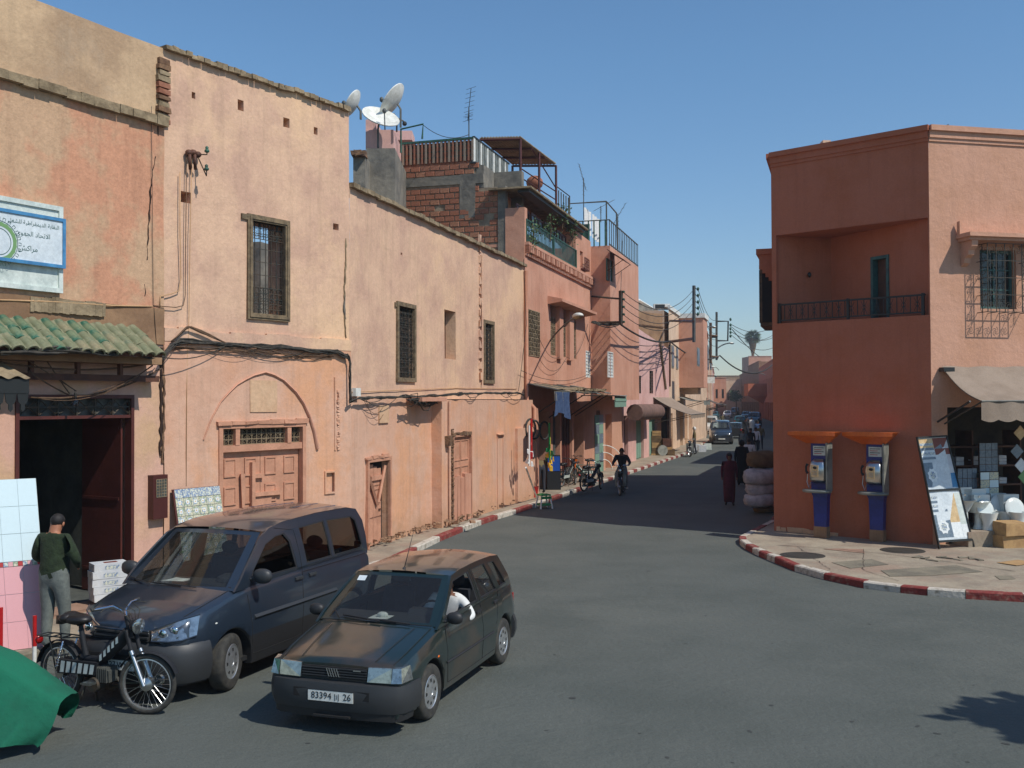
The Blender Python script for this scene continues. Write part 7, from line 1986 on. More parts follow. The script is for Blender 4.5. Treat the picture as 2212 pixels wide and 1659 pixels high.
def plate(t_, x, z, w_, h, txt, tilt=0.0, face=1):
    m = MB(); m.box(x - .006, x + .006, -w_ / 2, w_ / 2, z - h / 2, z + h / 2); p = m.build('number_plate', 'white_paint', t_, local=True)
    m = MB(); m.box(x + .0055, x + .0075, -w_ / 2 - .006, w_ / 2 + .006, z - h / 2 - .006, z - h / 2); m.box(x + .0055, x + .0075, -w_ / 2 - .006, w_ / 2 + .006, z + h / 2, z + h / 2 + .006); m.build('plate_rim', 'plastic_black', p, local=True)
    for s, y, sz in txt:
        o = text(0, s, sz, 'plate_number', 'ink_black', p, frameT((x + .008, y, z), (0, 1, 0), (0, 0, 1)), ext=.001)
    return p
def mirror(t_, x, y, z, s_, mt='plastic_black', k=1.0):
    m = MB(); m.ell((0, 0, 0), (.055 * k, .10 * k, .07 * k), 12, 8)
    for v in m.V:
        v.x = max(v.x, -.03 * k); v.z = math.copysign(abs(v.z / (.07 * k)) ** .7 * .07 * k, v.z)
    m.xf(Matrix.Translation((x, y + s_ * .12 * k, z))); m.tube([(x + .02, y, z - .04), (x, y + s_ * .06, z - .02)], .02, 6); o = m.build('wing_mirror', mt, t_, local=True, smooth=50)
    m = MB(); m.box(x - .034 * k, x - .031 * k, y + s_ * .12 * k - .07 * k, y + s_ * .12 * k + .07 * k, z - .045 * k, z + .045 * k); m.build('mirror_glass', 'chrome', o, local=True)
def seats(t_, xs_, zs=.45, w_=.22, head=True, mt='seat_cloth'):
    for x, y in xs_:
        m = MB(); m.box(x - .25, x + .25, y - w_, y + w_, zs - .12, zs, .01)
        m.hexa([Vector(p) for p in ((x - .22, y - w_, zs), (x - .12, y - w_, zs), (x - .12, y + w_, zs), (x - .22, y + w_, zs), (x - .40, y - w_ * .85, zs + .55), (x - .30, y - w_ * .85, zs + .55), (x - .30, y + w_ * .85, zs + .55), (x - .40, y + w_ * .85, zs + .55))])
        s = m.build('seat', mt, t_, local=True)
        if head: m = MB(); m.ell((x - .37, y, zs + .67), (.05, .13, .09), 10, 6); m.build('headrest', mt, s, local=True, smooth=180)
def steering(t_, x, y, z, r=.18):
    m = MB(); c = Vector((x, y, z)); a1 = Vector((0, 1, 0)); a2 = Vector((-.45, 0, .9)).normalized()
    m.tube(ring(c, r, a1, a2, n=20)[:-1], .014, 6, closed=True); m.tube([c + a1 * r, c - a1 * r], .014, 5); m.tube([c, c - a2 * r], .014, 5); m.tube([c, c + Vector((.35, 0, -.15))], .025, 6); m.build('steering_wheel', 'plastic_black', t_, local=True, smooth=60)
def wipers(t_, f, arms):
    for (u0, v0, u1, v1) in arms:
        m = MB(); a, b = f(u0, v0), f(u1, v1); off = Vector((.03, 0, .03)); m.tube([a + off, a.lerp(b, .5) + off * 1.1, b + off * .7], .008, 4); m.tube([a.lerp(b, .35) + off * .6, b + off * .4], .006, 4); m.build('wiper', 'plastic_black', t_, local=True)
# --- dark green hatchback
UNO = dict(xf=1.80, xr=-1.80, ax=(1.10, -1.262), R=.285, arch=.34, z0=.2, zm=.56, paint='paint_green', hub='alloy', slots=8, tw=.165, steer=0,
    top=[(1.80, .665), (1.76, .70), (1.5, .765), (1.2, .83), (.9, .89), (.78, .915), (.0, .93), (-1.6, .955), (-1.76, .95), (-1.80, .90)],
    wid=[(1.80, .68), (1.7, .715), (1.4, .735), (1.0, .745), (0, .752), (-1.2, .745), (-1.65, .72), (-1.80, .69)], cab=(.80, -1.70)[::-1], belt=.93, roofz=1.37, wr=.585,
    side=[(.90, .885), (.155, 1.335), (-.1, 1.362), (-.7, 1.375), (-1.2, 1.365), (-1.47, 1.34), (-1.74, .93), (-1.70, .885)],
    wins=[[(.70, .955), (.62, 1.0), (.16, 1.285), (-.36, 1.315), (-.385, .965)], [(-.50, .968), (-.465, 1.318), (-.92, 1.318), (-1.07, .972)], [(-1.20, .975), (-1.05, 1.312), (-1.26, 1.295), (-1.48, .985)]],
    ws=(.84, .905, .715, .15, 1.335, .585, .07), rw=(-1.77, .94, .66, -1.50, 1.335, .585, -.03),
    roof=[(.15, 1.335), (-.1, 1.362), (-.7, 1.375), (-1.2, 1.365), (-1.5, 1.335)], open=((1, 0),),
    seams=[[(.66, .27), (.70, .5), (.70, .88)], [(-.43, .27), (-.44, .6), (-.43, .95), (-.42, 1.33)], [(.66, .27), (-.9, .27)], [(-.92, .58), (-1.1, .95)]], bulge=.03)
# placement from its two visible wheels
wf_, wr_ = gp(930, 1553), gp(1085, 1434)
fwd = (wf_ - wr_).normalized(); lft = Vector((-fwd.y, fwd.x, 0)); rz_u = math.atan2(fwd.y, fwd.x)
cU = wf_ - fwd * 1.10 - lft * .74
hc, ysh, sy, fws, zbu = vehicle(UNO, 'dark green five door hatchback waiting in the road, driver leaning at his open window', cU, rz_u, name='hatchback_car')
m = MB(); sweep(m, [(.1 + 1.36, .77), (1.62, .765), (1.74, .74), (1.83, .66), (1.87, .4), (1.88, 0)], [(-.12, .25), (.0, .245), (.028, .33), (.03, .44), (.015, .52), (-.12, .53)]); bmp = m.build('front_bumper', 'plastic_grey', hc, local=True, smooth=40)
m = MB(); sweep(m, [(1.55, .74), (1.66, .73), (1.76, .70), (1.82, .62), (1.85, .35), (1.86, 0)], [(-.1, .16), (.0, .165), (.012, .245), (-.1, .25)]); m.build('front_valance', 'plastic_black', hc, local=True, smooth=40)
m = MB(); sweep(m, [(-1.62, .755), (-1.72, .745), (-1.82, .68), (-1.86, .4), (-1.87, 0)], [(-.12, .25), (.0, .25), (.03, .34), (.03, .46), (.0, .54), (-.12, .54)]); m.build('rear_bumper', 'plastic_grey', hc, local=True, smooth=40)
m = MB(); m.box(1.893, 1.90, -.42, .42, .37, .46); m.build('bumper_recess', 'under_black', bmp, local=True)
m = MB(); m.box(1.79, 1.822, -.36, .36, .555, .665); gr_ = m.build('grille', 'under_black', hc, local=True)
for k in range(4):
    m = MB(); m.box(1.82, 1.834, -.36, .36, .568 + k * .026, .578 + k * .026); m.build('grille_slat', 'plastic_grey', gr_, local=True)
for k in range(5):
    m = MB(); y = .055 - k * .028; m.hexa([Vector(p) for p in ((1.833, y, .572), (1.842, y, .572), (1.842, y + .012, .572), (1.833, y + .012, .572), (1.833, y - .03, .655), (1.842, y - .03, .655), (1.842, y - .018, .655), (1.833, y - .018, .655))]); m.build('badge_bar', 'chrome', gr_, local=True)
m = MB(); m.box(1.833, 1.838, .215, .3, .640, .652); m.build('badge', 'chrome', gr_, local=True)
for s_ in (1, -1):
    m = MB(); P = [(1.795, .375, .555), (1.795, .62, .555), (1.795, .62, .685), (1.795, .375, .685)]
    fr = [(1.845, .375, .548), (1.825, .625, .548), (1.80, .625, .69), (1.822, .375, .685)]
    m.hexa([Vector((x, y * s_, z)) for x, y, z in [(1.74, .375, .548), (1.845, .375, .548), (1.825, .625, .548), (1.74, .625, .548), (1.74, .375, .69), (1.815, .375, .685), (1.80, .625, .69), (1.74, .625, .69)]])
    hl = m.build('headlight', 'lamp_lens', hc, local=True)
    m = MB(); m.hexa([Vector((x, y * s_, z)) for x, y, z in [(1.62, .68, .56), (1.835, .632, .55), (1.81, .735, .552), (1.64, .778, .56), (1.62, .66, .69), (1.80, .632, .69), (1.775, .715, .69), (1.64, .752, .70)]]); m.build('indicator', 'lamp_lens', hc, local=True)
    m = MB(); m.box(-1.83, -1.74, s_ * .5 if s_ > 0 else -.70, .70 if s_ > 0 else -.5, .60, .80); m.build('tail_light', 'lamp_red', hc, local=True)
    m = MB(); m.ell((.95, s_ * (ysh(.95) + .024), .62), (.03, .012, .014), 8, 5); m.build('side_indicator', 'lamp_amber', hc, local=True, smooth=180)
    for xh in (-.30, -.93):
        m = MB(); m.box(xh - .08, xh + .06, s_ * (ysh(xh) + .012) - .012, s_ * (ysh(xh) + .012) + .012, .83, .86, .003); m.build('door_handle', 'plastic_black', hc, local=True)
    m = MB()
    P = [(.72 - i * .02 * 7, 0) for i in range(12)]
    m.tube([Vector((x, s_ * (ysh(x) + .031), .50)) for x, _ in P if x > -.92], .014, 4); m.build('side_moulding', 'plastic_black', hc, local=True)
    mirror(hc, .66, s_ * .73, .97, s_, k=.95)
plate(hc, 1.905, .395, .50, .105, [('83394', -.10, .092), ('26', .185, .092), ('|', .052, .075), ('|', .072, .05), ('|', .092, .075)][:5])
# hood creases, shut line
m = MB()
for s_ in (1, -1):
    m.tube([Vector((x, s_ * (ysh(x) - .085), tb(x, UNO['top']) + .008)) for x in (1.74, 1.5, 1.2, .9)], .004, 4)
    m.tube([Vector((x, s_ * (.42 + .1 * (1.7 - x)), tb(x, UNO['top']) + .024)) for x in (1.74, 1.5, 1.2, .95)], .004, 4)
m.tube([Vector((.90 - .03 * abs(y) , y, .91 + .015 * (1 - y * y))) for y in (-.66, -.3, 0, .3, .66)], .006, 4)
m.build('bonnet_gaps', 'under_black', hc, local=True)
m = MB(); m.hexa([Vector(p) for p in ((.86, -.68, .86), (.30, -.68, .86), (.30, .68, .86), (.86, .68, .86), (.86, -.68, .875), (.40, -.68, .94), (.40, .68, .94), (.86, .68, .875))]); m.box(.30, .55, -.68, .68, .5, .88); m.hexa([Vector(p) for p in ((.28, .18, .88), (.5, .18, .88), (.5, .56, .88), (.28, .56, .88), (.30, .2, .99), (.42, .2, .99), (.42, .54, .99), (.30, .54, .99))]); m.build('dashboard', 'plastic_grey', hc, local=True)
m = MB(); m.box(-1.7, .8, -.7, .7, .22, .26); m.box(-1.72, -1.2, -.66, .66, .26, .62); m.build('cabin_floor', 'under_black', hc, local=True)
seats(hc, ((-.22, .36), (-.22, -.36)), .50); seats(hc, ((-1.05, .32), (-1.05, -.32)), .48, .3, False)
steering(hc, .20, .36, .87)
wipers(hc, fws, ((.55, .02, .20, .10), (.20, .02, -.02 + .1, .2)))
wipers(hc, fws, ((.80, .0, .45, .06),))
m = MB(); c = fws(.12, .86); m.box(-.002, .002, -.05, .05, -.04, .04, 0, Matrix.Translation(c + Vector((.012, 0, 0))) @ Matrix.Rotation(-R(56), 4, 'Y')); m.build('tax_sticker', 'sign_white', hc, local=True)
m = MB(); c = fws(.42, .07); m.box(-.10, .12, -.1, .12, 0, .01, .008, Matrix.Translation((.66, -.05, .925))); m.ell((.66, -.02, .955), (.05, .07, .035), 8, 5); m.build('papers', 'white_paint', hc, local=True)
m = MB(); c = fws(.5, .97); m.box(-.02, .03, -.11, .11, -.03, .03, 0, Matrix.Translation(c + Vector((-.06, 0, -.05)))); m.build('rear_view_mirror', 'plastic_black', hc, local=True)
m = MB(); c = Vector((.12, 0, 1.385)); m.ell(c, (.035, .02, .02), 8, 5); m.tube([c, c + Vector((-.32, .0, .47))], [.006, .002], 5); m.build('aerial', 'plastic_black', hc, local=True, smooth=180)
m = MB(); m.box(1.80, 1.90, -.2, .2, .18, .2); m.build('exhaust_shield', 'under_black', hc, local=True)
# driver: seated, head turned down to the left, white shirt, arm out of the window
J = {'pel': (0, 0, 0), 'spi': (.0, .02, .18), 'che': (.05, .05, .38), 'nek': (.09, .07, .53), 'hed': (.13, .07, .62), 'top': (.16, .07, .73),
     'shL': (.05, .25, .46), 'elL': (.12, .42, .27), 'wrL': (.33, .36, .25), 'haL': (.42, .28, .28), 'shR': (.07, -.12, .47), 'elR': (.22, -.2, .27), 'wrR': (.42, -.08, .33), 'haR': (.48, -.04, .35),
     'hiL': (.02, .09, -.02), 'knL': (.42, .13, .08), 'anL': (.62, .13, -.2), 'toL': (.74, .13, -.18), 'hiR': (.02, -.09, -.02), 'knR': (.42, -.13, .08), 'anR': (.62, -.13, -.2), 'toR': (.74, -.13, -.18)}
dp = cU + fwd * (-.26) + lft * .36
figure('driver in a white shirt bending forward at the wheel of the green hatchback', (dp.x, dp.y, .57), rz_u, J, 'cloth_white', 'trouser_dark', 'skin_dark', s=.93, fingers=True, fat=1.05)
# --- dark blue leisure van
VAN = dict(xf=2.02, xr=-2.05, ax=(1.24, -1.45), R=.315, arch=.37, z0=.21, zm=.66, paint='paint_blue', hub='alloy', slots=7, tw=.19, steer=R(14), cladj=7, crown=.05,
    top=[(2.02, .74), (1.97, .82), (1.85, .90), (1.6, .98), (1.3, 1.05), (1.12, 1.09), (.9, 1.12), (0, 1.14), (-1.9, 1.14), (-2.05, 1.08)],
    wid=[(2.02, .50), (1.97, .62), (1.88, .70), (1.7, .765), (1.4, .80), (1.0, .815), (0, .825), (-1.7, .82), (-1.98, .79), (-2.05, .76)], cab=(-1.95, 1.08), belt=1.14, roofz=1.74, wr=.66,
    side=[(1.16, 1.08), (.92, 1.30), (.50, 1.62), (.30, 1.70), (.0, 1.745), (-.8, 1.775), (-1.6, 1.765), (-1.85, 1.72), (-1.97, 1.55), (-2.04, 1.12), (-2.0, 1.08)],
    wins=[[(.86, 1.16), (.80, 1.26), (.45, 1.53), (.2, 1.60), (.02, 1.61), (-.08, 1.50), (-.13, 1.16)], [(-.34, 1.18), (-.32, 1.64), (-.95, 1.66), (-.97, 1.18)], [(-1.02, 1.18), (-1.0, 1.66), (-1.68, 1.64), (-1.77, 1.58), (-1.84, 1.22), (-1.80, 1.18)]],
    ws=(1.15, 1.09, .775, .40, 1.665, .62, .10), rw=(-2.06, 1.12, .72, -1.93, 1.68, .62, -.03), glass='glass_tint',
    roof=[(.42, 1.665), (.2, 1.715), (.0, 1.745), (-.8, 1.775), (-1.6, 1.765), (-1.93, 1.69)],
    seams=[[(.86, .32), (.88, .6), (.95, 1.02)], [(-.18, .32), (-.20, .9), (-.22, 1.3), (-.20, 1.62), (.2, 1.69)], [(.86, .32), (-.18, .32)], [(-.3, .32), (-1.0, .33), (-1.08, .6)], [(-.24, 1.1), (-1.9, 1.1)]], bulge=.03)
wv = gp(489, 1487); vf = (gp(489, 1487) - (gp(489, 1487) + Vector((.35, .937, 0)))).normalized(); vl = Vector((-vf.y, vf.x, 0)); rz_v = math.atan2(vf.y, vf.x)
cV = wv - vf * 1.24 - vl * .74
vn, yshv, syv, fwv, zbv = vehicle(VAN, 'dark blue high roofed passenger van parked beside the arched door', cV, rz_v, 'van', 'parked_van')
m = MB(); sweep(m, [(1.62, .80), (1.72, .79), (1.86, .74), (1.97, .64), (2.05, .45), (2.09, .2), (2.10, 0)], [(-.1, .24), (.0, .235), (.03, .30), (.05, .42), (.045, .54), (.02, .63), (-.03, .68), (-.12, .68)]); bmp = m.build('front_bumper', 'plastic_grey', vn, local=True, smooth=50)
m = MB(); m.box(2.145, 2.153, -.42, .42, .50, .55); m.box(2.14, 2.15, -.5, .5, .27, .35); m.build('bumper_intake', 'under_black', bmp, local=True)
m = MB(); sweep(m, [(-1.85, .825), (-1.98, .80), (-2.06, .72), (-2.10, .4), (-2.11, 0)], [(-.1, .26), (.0, .25), (.03, .34), (.03, .5), (.0, .58), (-.1, .58)]); m.build('rear_bumper', 'plastic_grey', vn, local=True, smooth=50)
for s_ in (1, -1):
    m = MB()
    # almond headlight: inner edge at grille, swept back along the wing
    lo = [(2.075, .40, .70), (2.03, .58, .695), (1.95, .69, .70), (1.80, .775, .73)]
    hi = [(2.015, .36, .80), (1.95, .52, .865), (1.86, .66, .915), (1.72, .755, .94)]
    vs = [Vector((x, y * s_, z)) for x, y, z in lo] + [Vector((x, y * s_, z)) for x, y, z in hi] + [Vector((x - .12, y * s_ * .9, z)) for x, y, z in lo] + [Vector((x - .12, y * s_ * .9, z)) for x, y, z in hi]
    fs = [(i, i + 1, i + 5, i + 4) for i in range(3)] + [(i, i + 8, i + 9, i + 1) for i in range(3)] + [(i + 4, i + 5, i + 13, i + 12) for i in range(3)] + [(0, 4, 12, 8), (3, 11, 15, 7)]
    m.add(vs, fs); hl = m.build('headlight', 'lamp_lens', vn, local=True, smooth=60)
    for k, (x, y, z) in enumerate(((2.02, .50, .775), (1.955, .60, .80))): m = MB(); m.ell((x, y * s_, z), (.02, .055, .05), 12, 6); m.build('reflector_bowl', 'chrome', hl, local=True, smooth=180)
    m = MB(); m.tube([Vector((x + .006, (y + .004) * s_, z)) for x, y, z in lo] , .008, 4); m.tube([Vector((x + .004, (y + .004) * s_, z)) for x, y, z in hi], .008, 4); m.build('lamp_rim', 'paint_blue', hl, local=True)
    m = MB(); m.lathe([(.001, 0), (.05, .0), (.055, -.03)], (2.135, .55 * s_, .32), (1, 0, 0), 14); m.build('fog_lamp', 'lamp_lens', bmp, local=True)
    for xh in (-.10, -.42):
        m = MB(); m.box(xh - .09, xh + .07, s_ * (yshv(xh) + .015) - .014, s_ * (yshv(xh) + .015) + .014, 1.02, 1.055, .004); m.build('door_handle', 'plastic_grey', vn, local=True)
    m = MB(); m.tube([Vector((x, s_ * (yshv(x) + .028), .74)) for x in (.85, .4, 0, -.5, -1.0)], .03, 4); m.build('side_moulding', 'plastic_grey', vn, local=True, smooth=60)
    m = MB(); m.box(-2.07, -1.96, .58 if s_ > 0 else -.70, .70 if s_ > 0 else -.58, .85, 1.25); m.build('tail_light', 'lamp_red', vn, local=True)
    m = MB(); m.ell((1.50, s_ * (yshv(1.5) + .012), .80), (.025, .012, .012), 8, 5); m.build('side_indicator', 'white_paint', vn, local=True)
    mirror(vn, .84, s_ * .80, 1.22, s_, 'plastic_grey', 1.25)
m = MB(); m.hexa([Vector(p) for p in ((2.0, -.36, .69), (2.08, -.36, .69), (2.08, .36, .69), (2.0, .36, .69), (1.95, -.34, .80), (2.035, -.34, .79), (2.035, .34, .79), (1.95, .34, .80))]); gv = m.build('grille', 'under_black', vn, local=True)
for z, x in ((.715, 2.086), (.755, 2.066)): m = MB(); m.box(x - .02, x, -.36, .36, z, z + .018); m.build('grille_slat', 'plastic_grey', gv, local=True)
m = MB(); m.tube([(2.07, -.36, .80), (2.09, -.15, .80), (2.095, 0, .80), (2.09, .15, .80), (2.07, .36, .80)], .012, 6); m.build('bonnet_edge', 'paint_blue', gv, local=True)
plate(vn, 2.16, .44, .50, .105, [('WW', .12, .09), ('18427', -.1, .09)])
m = MB()
m.tube([Vector((1.17 - .10 * y * y, y, 1.10 + .03 * (1 - y * y))) for y in (-.72, -.4, 0, .4, .72)], .012, 4)
for s_ in (1, -1): m.tube([Vector((x, s_ * (yshv(x) - .10), tb(x, VAN['top']) + .012)) for x in (1.93, 1.8, 1.6, 1.3, 1.15)], .004, 4)
m.build('bonnet_gaps', 'under_black', vn, local=True)
m = MB()
for s_ in (.2, -.2, .48, -.48):
    m.tube([Vector((x, s_, tb(x, VAN['roof']) + .042 - .045 * (s_ / .66) ** 2)) for x in (.2, -.4, -1.0, -1.6)], .006, 4)
m.build('roof_ribs', 'paint_blue', vn, local=True)
m = MB(); m.hexa([Vector(p) for p in ((1.14, -.74, 1.02), (.50, -.74, 1.02), (.50, .74, 1.02), (1.14, .74, 1.02), (1.14, -.74, 1.05), (.62, -.74, 1.11), (.62, .74, 1.11), (1.14, .74, 1.05))]); m.box(.5, .75, -.74, .74, .6, 1.05); m.ell((.62, .36, 1.1), (.16, .2, .09), 12, 6); m.build('dashboard', 'plastic_grey', vn, local=True)
m = MB(); m.box(-1.95, 1.0, -.76, .76, .25, .3); m.box(-1.9, -1.5, -.7, .7, .3, .8); m.build('cabin_floor', 'under_black', vn, local=True)
seats(vn, ((-.0, .38), (-.0, -.38)), .66, .24); seats(vn, ((-.95, .32), (-.95, -.32)), .64, .3)
steering(vn, .42, .38, 1.06)
wipers(vn, fwv, ((.72, .01, .30, .05), (.30, .01, .02, .10)))
m = MB(); m.box(-.14, .12, -.13, .13, 0, .012, .02, Matrix.Translation((.88, -.28, 1.10))); m.box(-.08, .1, -.08, .1, .01, .03, .02, Matrix.Translation((.86, -.24, 1.10))); m.build('papers', 'white_paint', vn, local=True)
vn.scale = (1.03,) * 3
m = MB()
for s_ in (1,): m.box(.72, .86, s_ * .815 - .02, s_ * .815 + .01, .24, .5); m.build('mud_flap', 'plastic_black', vn, local=True)
# --- far traffic
def far_car(S, label, px, py, hd, paint, name='parked_car', cat='car', scale=1.0):
    D_ = dict(S); D_['paint'] = paint; c = gp(px, py); t_ = vehicle(D_, label, c, hd, cat, name)[0]; t_.scale = (scale,) * 3
    for s_ in (1, -1):
        m = MB(); m.ell((D_['xf'] - .02, s_ * .52, .72), (.06, .14, .07), 8, 5); m.build('headlight', 'lamp_lens', t_, local=True, smooth=180)
        m = MB(); m.box(D_['xr'] - .03, D_['xr'] + .05, s_ * .6 - .08, s_ * .6 + .08, .7, .85); m.build('tail_light', 'lamp_red', t_, local=True)
    m = MB(); m.box(D_['xf'] + .06, D_['xf'] + .09, -.25, .25, .38, .48); m.build('number_plate', 'white_paint', t_, local=True)
    m = MB(); sweep(m, [(1.5, .78), (1.75, .72), (D_['xf'] + .02, .45), (D_['xf'] + .05, 0)], [(-.1, .25), (.02, .25), (.02, .5), (-.1, .5)]); m.build('front_bumper', 'plastic_grey', t_, local=True)
    return t_
hd0 = math.atan2(-.95, -.31)
far_car(VAN, 'dark grey van coming up the far street towards us', 1557, 958, hd0 + .15, 'paint_teal' if False else 'paint_blue', 'van', 'van')
far_car(VAN, 'white taxi van half hidden behind the grey van in the far street', 1534, 937, hd0 + .1, 'paint_white', 'van', 'van', 1.0)
far_car(UNO, 'dark car driving away on the right side of the far street', 1591, 946, hd0 + math.pi, 'paint_dark', 'moving_car')
far_car(UNO, 'teal car behind the white van at the far left kerb', 1543, 905, hd0, 'paint_teal')
far_car(UNO, 'pale small car with orange roof load deep in the far street', 1530, 896, hd0, 'paint_white')
far_car(UNO, 'dark car in the shade of the far right houses', 1612, 905, hd0, 'paint_dark')
far_car(VAN, 'distant blue van parked on the shaded right side', 1630, 918, hd0, 'paint_blue', 'van', 'van')
far_car(UNO, 'white small car in the middle of the distant traffic', 1572, 903, hd0, 'paint_white', 'moving_car')
far_car(VAN, 'dark van behind the white small car in the distant traffic', 1588, 897, hd0, 'paint_dark', 'van', 'van')
far_car(UNO, 'teal car ahead of the dark one on the far right', 1601, 922, hd0 + math.pi, 'paint_teal', 'moving_car')
tk = thing('market_truck', 'small truck with a bright blue tarpaulin load at the end of the street', 'truck', gp(1578, 891), hd0)
m = MB(); m.box(-3, 1.5, -1.1, 1.1, 1.0, 3.4, .05); m.build('tarpaulin', 'blue_frame', tk, local=True)
m = MB(); m.box(1.55, 3.0, -1.0, 1.0, .6, 2.3, .05); m.build('cab', 'paint_dark', tk, local=True)
m = MB(); m.box(3.0, 3.02, -.85, .85, 1.4, 2.1); m.build('windscreen', 'glass_tint', tk, local=True)
for x in (2.2, -1.8):
    for s_ in (1, -1): m = MB(); m.lathe([(.42, -.12), (.42, .12)], (x, s_ * .95, .42), (0, 1, 0), 14); m.build('wheel', 'rubber', tk, local=True)
# ------------------------------------------------------------------ mopeds and cycles
def moped(label, loc, rz, detail=True, name='moped', lean=0.0, body='ink_black', group=None):
    t_ = thing(name, label, 'moped', loc, rz, group)
    Rr, WBm = .30, 1.18
    def cyc(x, steer=0.0, nm='wheel'):
        T = Matrix.Translation((x, 0, Rr)) @ Matrix.Rotation(steer, 4, 'Z')
        m = MB(); m.tube([Vector((math.cos(a) * (Rr - .028), 0, math.sin(a) * (Rr - .028))) for a in [k * math.pi / 18 for k in range(36)]], .028, 8, closed=True); m.xf(T); wh = m.build(nm, 'rubber', t_, local=True, smooth=180)
        m = MB(); m.lathe([(Rr * .84, -.018), (Rr * .80, -.02), (Rr * .79, 0), (Rr * .80, .02), (Rr * .84, .018)], (0, 0, 0), (0, 1, 0), 36, cap=False); m.xf(T); m.build('rim', 'alloy', wh, local=True, smooth=60)
        m = MB()
        for k in range(28):
            a = k * math.pi / 14; b = a + (.35 if k % 2 else -.35); s = .03 if k % 4 < 2 else -.03
            m.tube([(math.cos(b) * .05, s, math.sin(b) * .05), (math.cos(a) * Rr * .8, 0, math.sin(a) * Rr * .8)], .0026, 3)
        m.xf(T); m.build('spokes', 'steel', wh, local=True)
        m = MB(); m.lathe([(.02, -.06), (.05, -.04), (.065, -.035), (.065, .035), (.05, .04), (.02, .06)], (0, 0, 0), (0, 1, 0), 16); m.xf(T); m.build('hub', 'steel', wh, local=True, smooth=40)
        m = MB(); m.grid(12, 4, lambda u, v: Vector((math.cos(.35 + u * 2.3 + (0 if x > .5 else .3)) * (Rr + .03), (v - .5) * .09, math.sin(.35 + u * 2.3 + (0 if x > .5 else .3)) * (Rr + .03) - .02 * abs(v - .5))) ); m.xf(T); m.build('mudguard', body, t_, local=True, smooth=180)
    st = .32
    cyc(0); cyc(WBm, st)
    hd = Vector((.93, 0, .80))
    m = MB()
    for y in (.055, -.055): m.tube([(.95, y, .82), (1.02, y, .62)], .022, 8); 
    m.tube([(.90, 0, .95), (.96, 0, .74)], .026, 8); m.build('fork_tubes', body, t_, local=True, smooth=60)
    m = MB()
    for y in (.06, -.06): m.tube([(1.02, y, .62), (1.19, y, .29)], .026, 8)
    m.build('fork_legs', 'steel', t_, local=True, smooth=60)
    m = MB(); m.tube([(.90, 0, .92), (.86, .03, 1.0), (.84, .12, 1.06), (.76, .30, 1.05)], .012, 6); m.tube([(.86, -.03, 1.0), (.84, -.12, 1.06), (.76, -.30, 1.05)], .012, 6); hb = m.build('handlebar', 'chrome', t_, local=True, smooth=60)
    m = MB(); 
    for s in (1, -1): m.tube([(.79, s * .2, 1.052), (.75, s * .31, 1.05)], .019, 8); m.tube([(.82, s * .2, 1.05), (.86, s * .3, 1.03)], .006, 4)
    m.build('grips', 'rubber', hb, local=True, smooth=60)
    m = MB()
    for k in range(4): m.tube([(.82, .15 - k * .1, 1.05), (.98, .1 - k * .07, 1.0), (1.0, .03, .85)], .005, 4)
    m.build('control_cables', 'cable', t_, local=True, smooth=180)
    m = MB(); m.lathe([(.001, -.09), (.05, -.07), (.075, 0), (.07, .012)], (1.05, 0, .86), (.96, 0, -.1), 16); hl = m.build('headlight', body, t_, local=True, smooth=50)
    m = MB(); m.lathe([(.078, 0), (.08, .012), (.066, .02), (.001, .03)], (1.055, 0, .858), (.96, 0, -.1), 16); m.build('lens', 'lamp_lens', hl, local=True, smooth=50)
    # frame: fat front tube, step-through, centre case, seat tube
    m = MB(); m.tube([(.92, 0, .80), (.84, 0, .70), (.64, 0, .53), (.52, 0, .47), (.40, 0, .47), (.3, 0, .48)], [.05, .065, .06, .04, .035, .035], 10); m.tube([(.36, 0, .45), (.30, 0, .66), (.27, 0, .80)], [.035, .03, .022], 8); m.build('frame', body, t_, local=True, smooth=60)
    m = MB(); m.hexa([Vector(p) for p in ((.02, -.075, .30), (.56, -.075, .33), (.56, .075, .33), (.02, .075, .30), (.0, -.075, .44), (.58, -.075, .46), (.58, .075, .46), (.0, .075, .44))]); cs = m.build('side_case', body, t_, local=True)
    if detail:
        m = MB()
        for s in (1, -1):
            for k in range(6):
                x = .06 + k * .082; m.add([(x, s * .078, .315 + .004 * k), (x + .055, s * .078, .32 + .004 * k), (x + .075, s * .078, .435), (x + .02, s * .078, .435)], [(0, 1, 2, 3) if s < 0 else (3, 2, 1, 0)])
            for k in range(5):
                x = .60 + k * .055; z = .475 + k * .048; m.add([(x, s * .066, z), (x + .035, s * .066, z + .02), (x + .03, s * .066, z + .085), (x, s * .066, z + .06)], [(0, 1, 2, 3) if s < 0 else (3, 2, 1, 0)])
        m.build('white_stripes', 'sign_old', cs, local=True, kind='stuff')
    m = MB(); m.ell((.23, 0, .86), (.17, .11, .06), 14, 8); m.ell((.12, 0, .87), (.09, .13, .06), 12, 6); m.box(.0, .07, -.07, .07, .80, .89, .004); m.build('saddle', 'leather', t_, local=True, smooth=180)
    m = MB(); m.tube([(.26, 0, .80), (.24, 0, .83)], .03, 6)
    for y in (.07, -.07): m.tube([(.3, y * .4, .68), (.1, y, .67), (-.28, y, .66)], .008, 5)
    for x in (.05, -.08, -.2, -.28): m.tube([(x, -.07, .66), (x, .07, .66)], .007, 4)
    for y in (.07, -.07): m.tube([(-.1, y, .66), (0, y, .31)], .008, 5)
    m.build('rack', 'black_metal', t_, local=True, smooth=60)
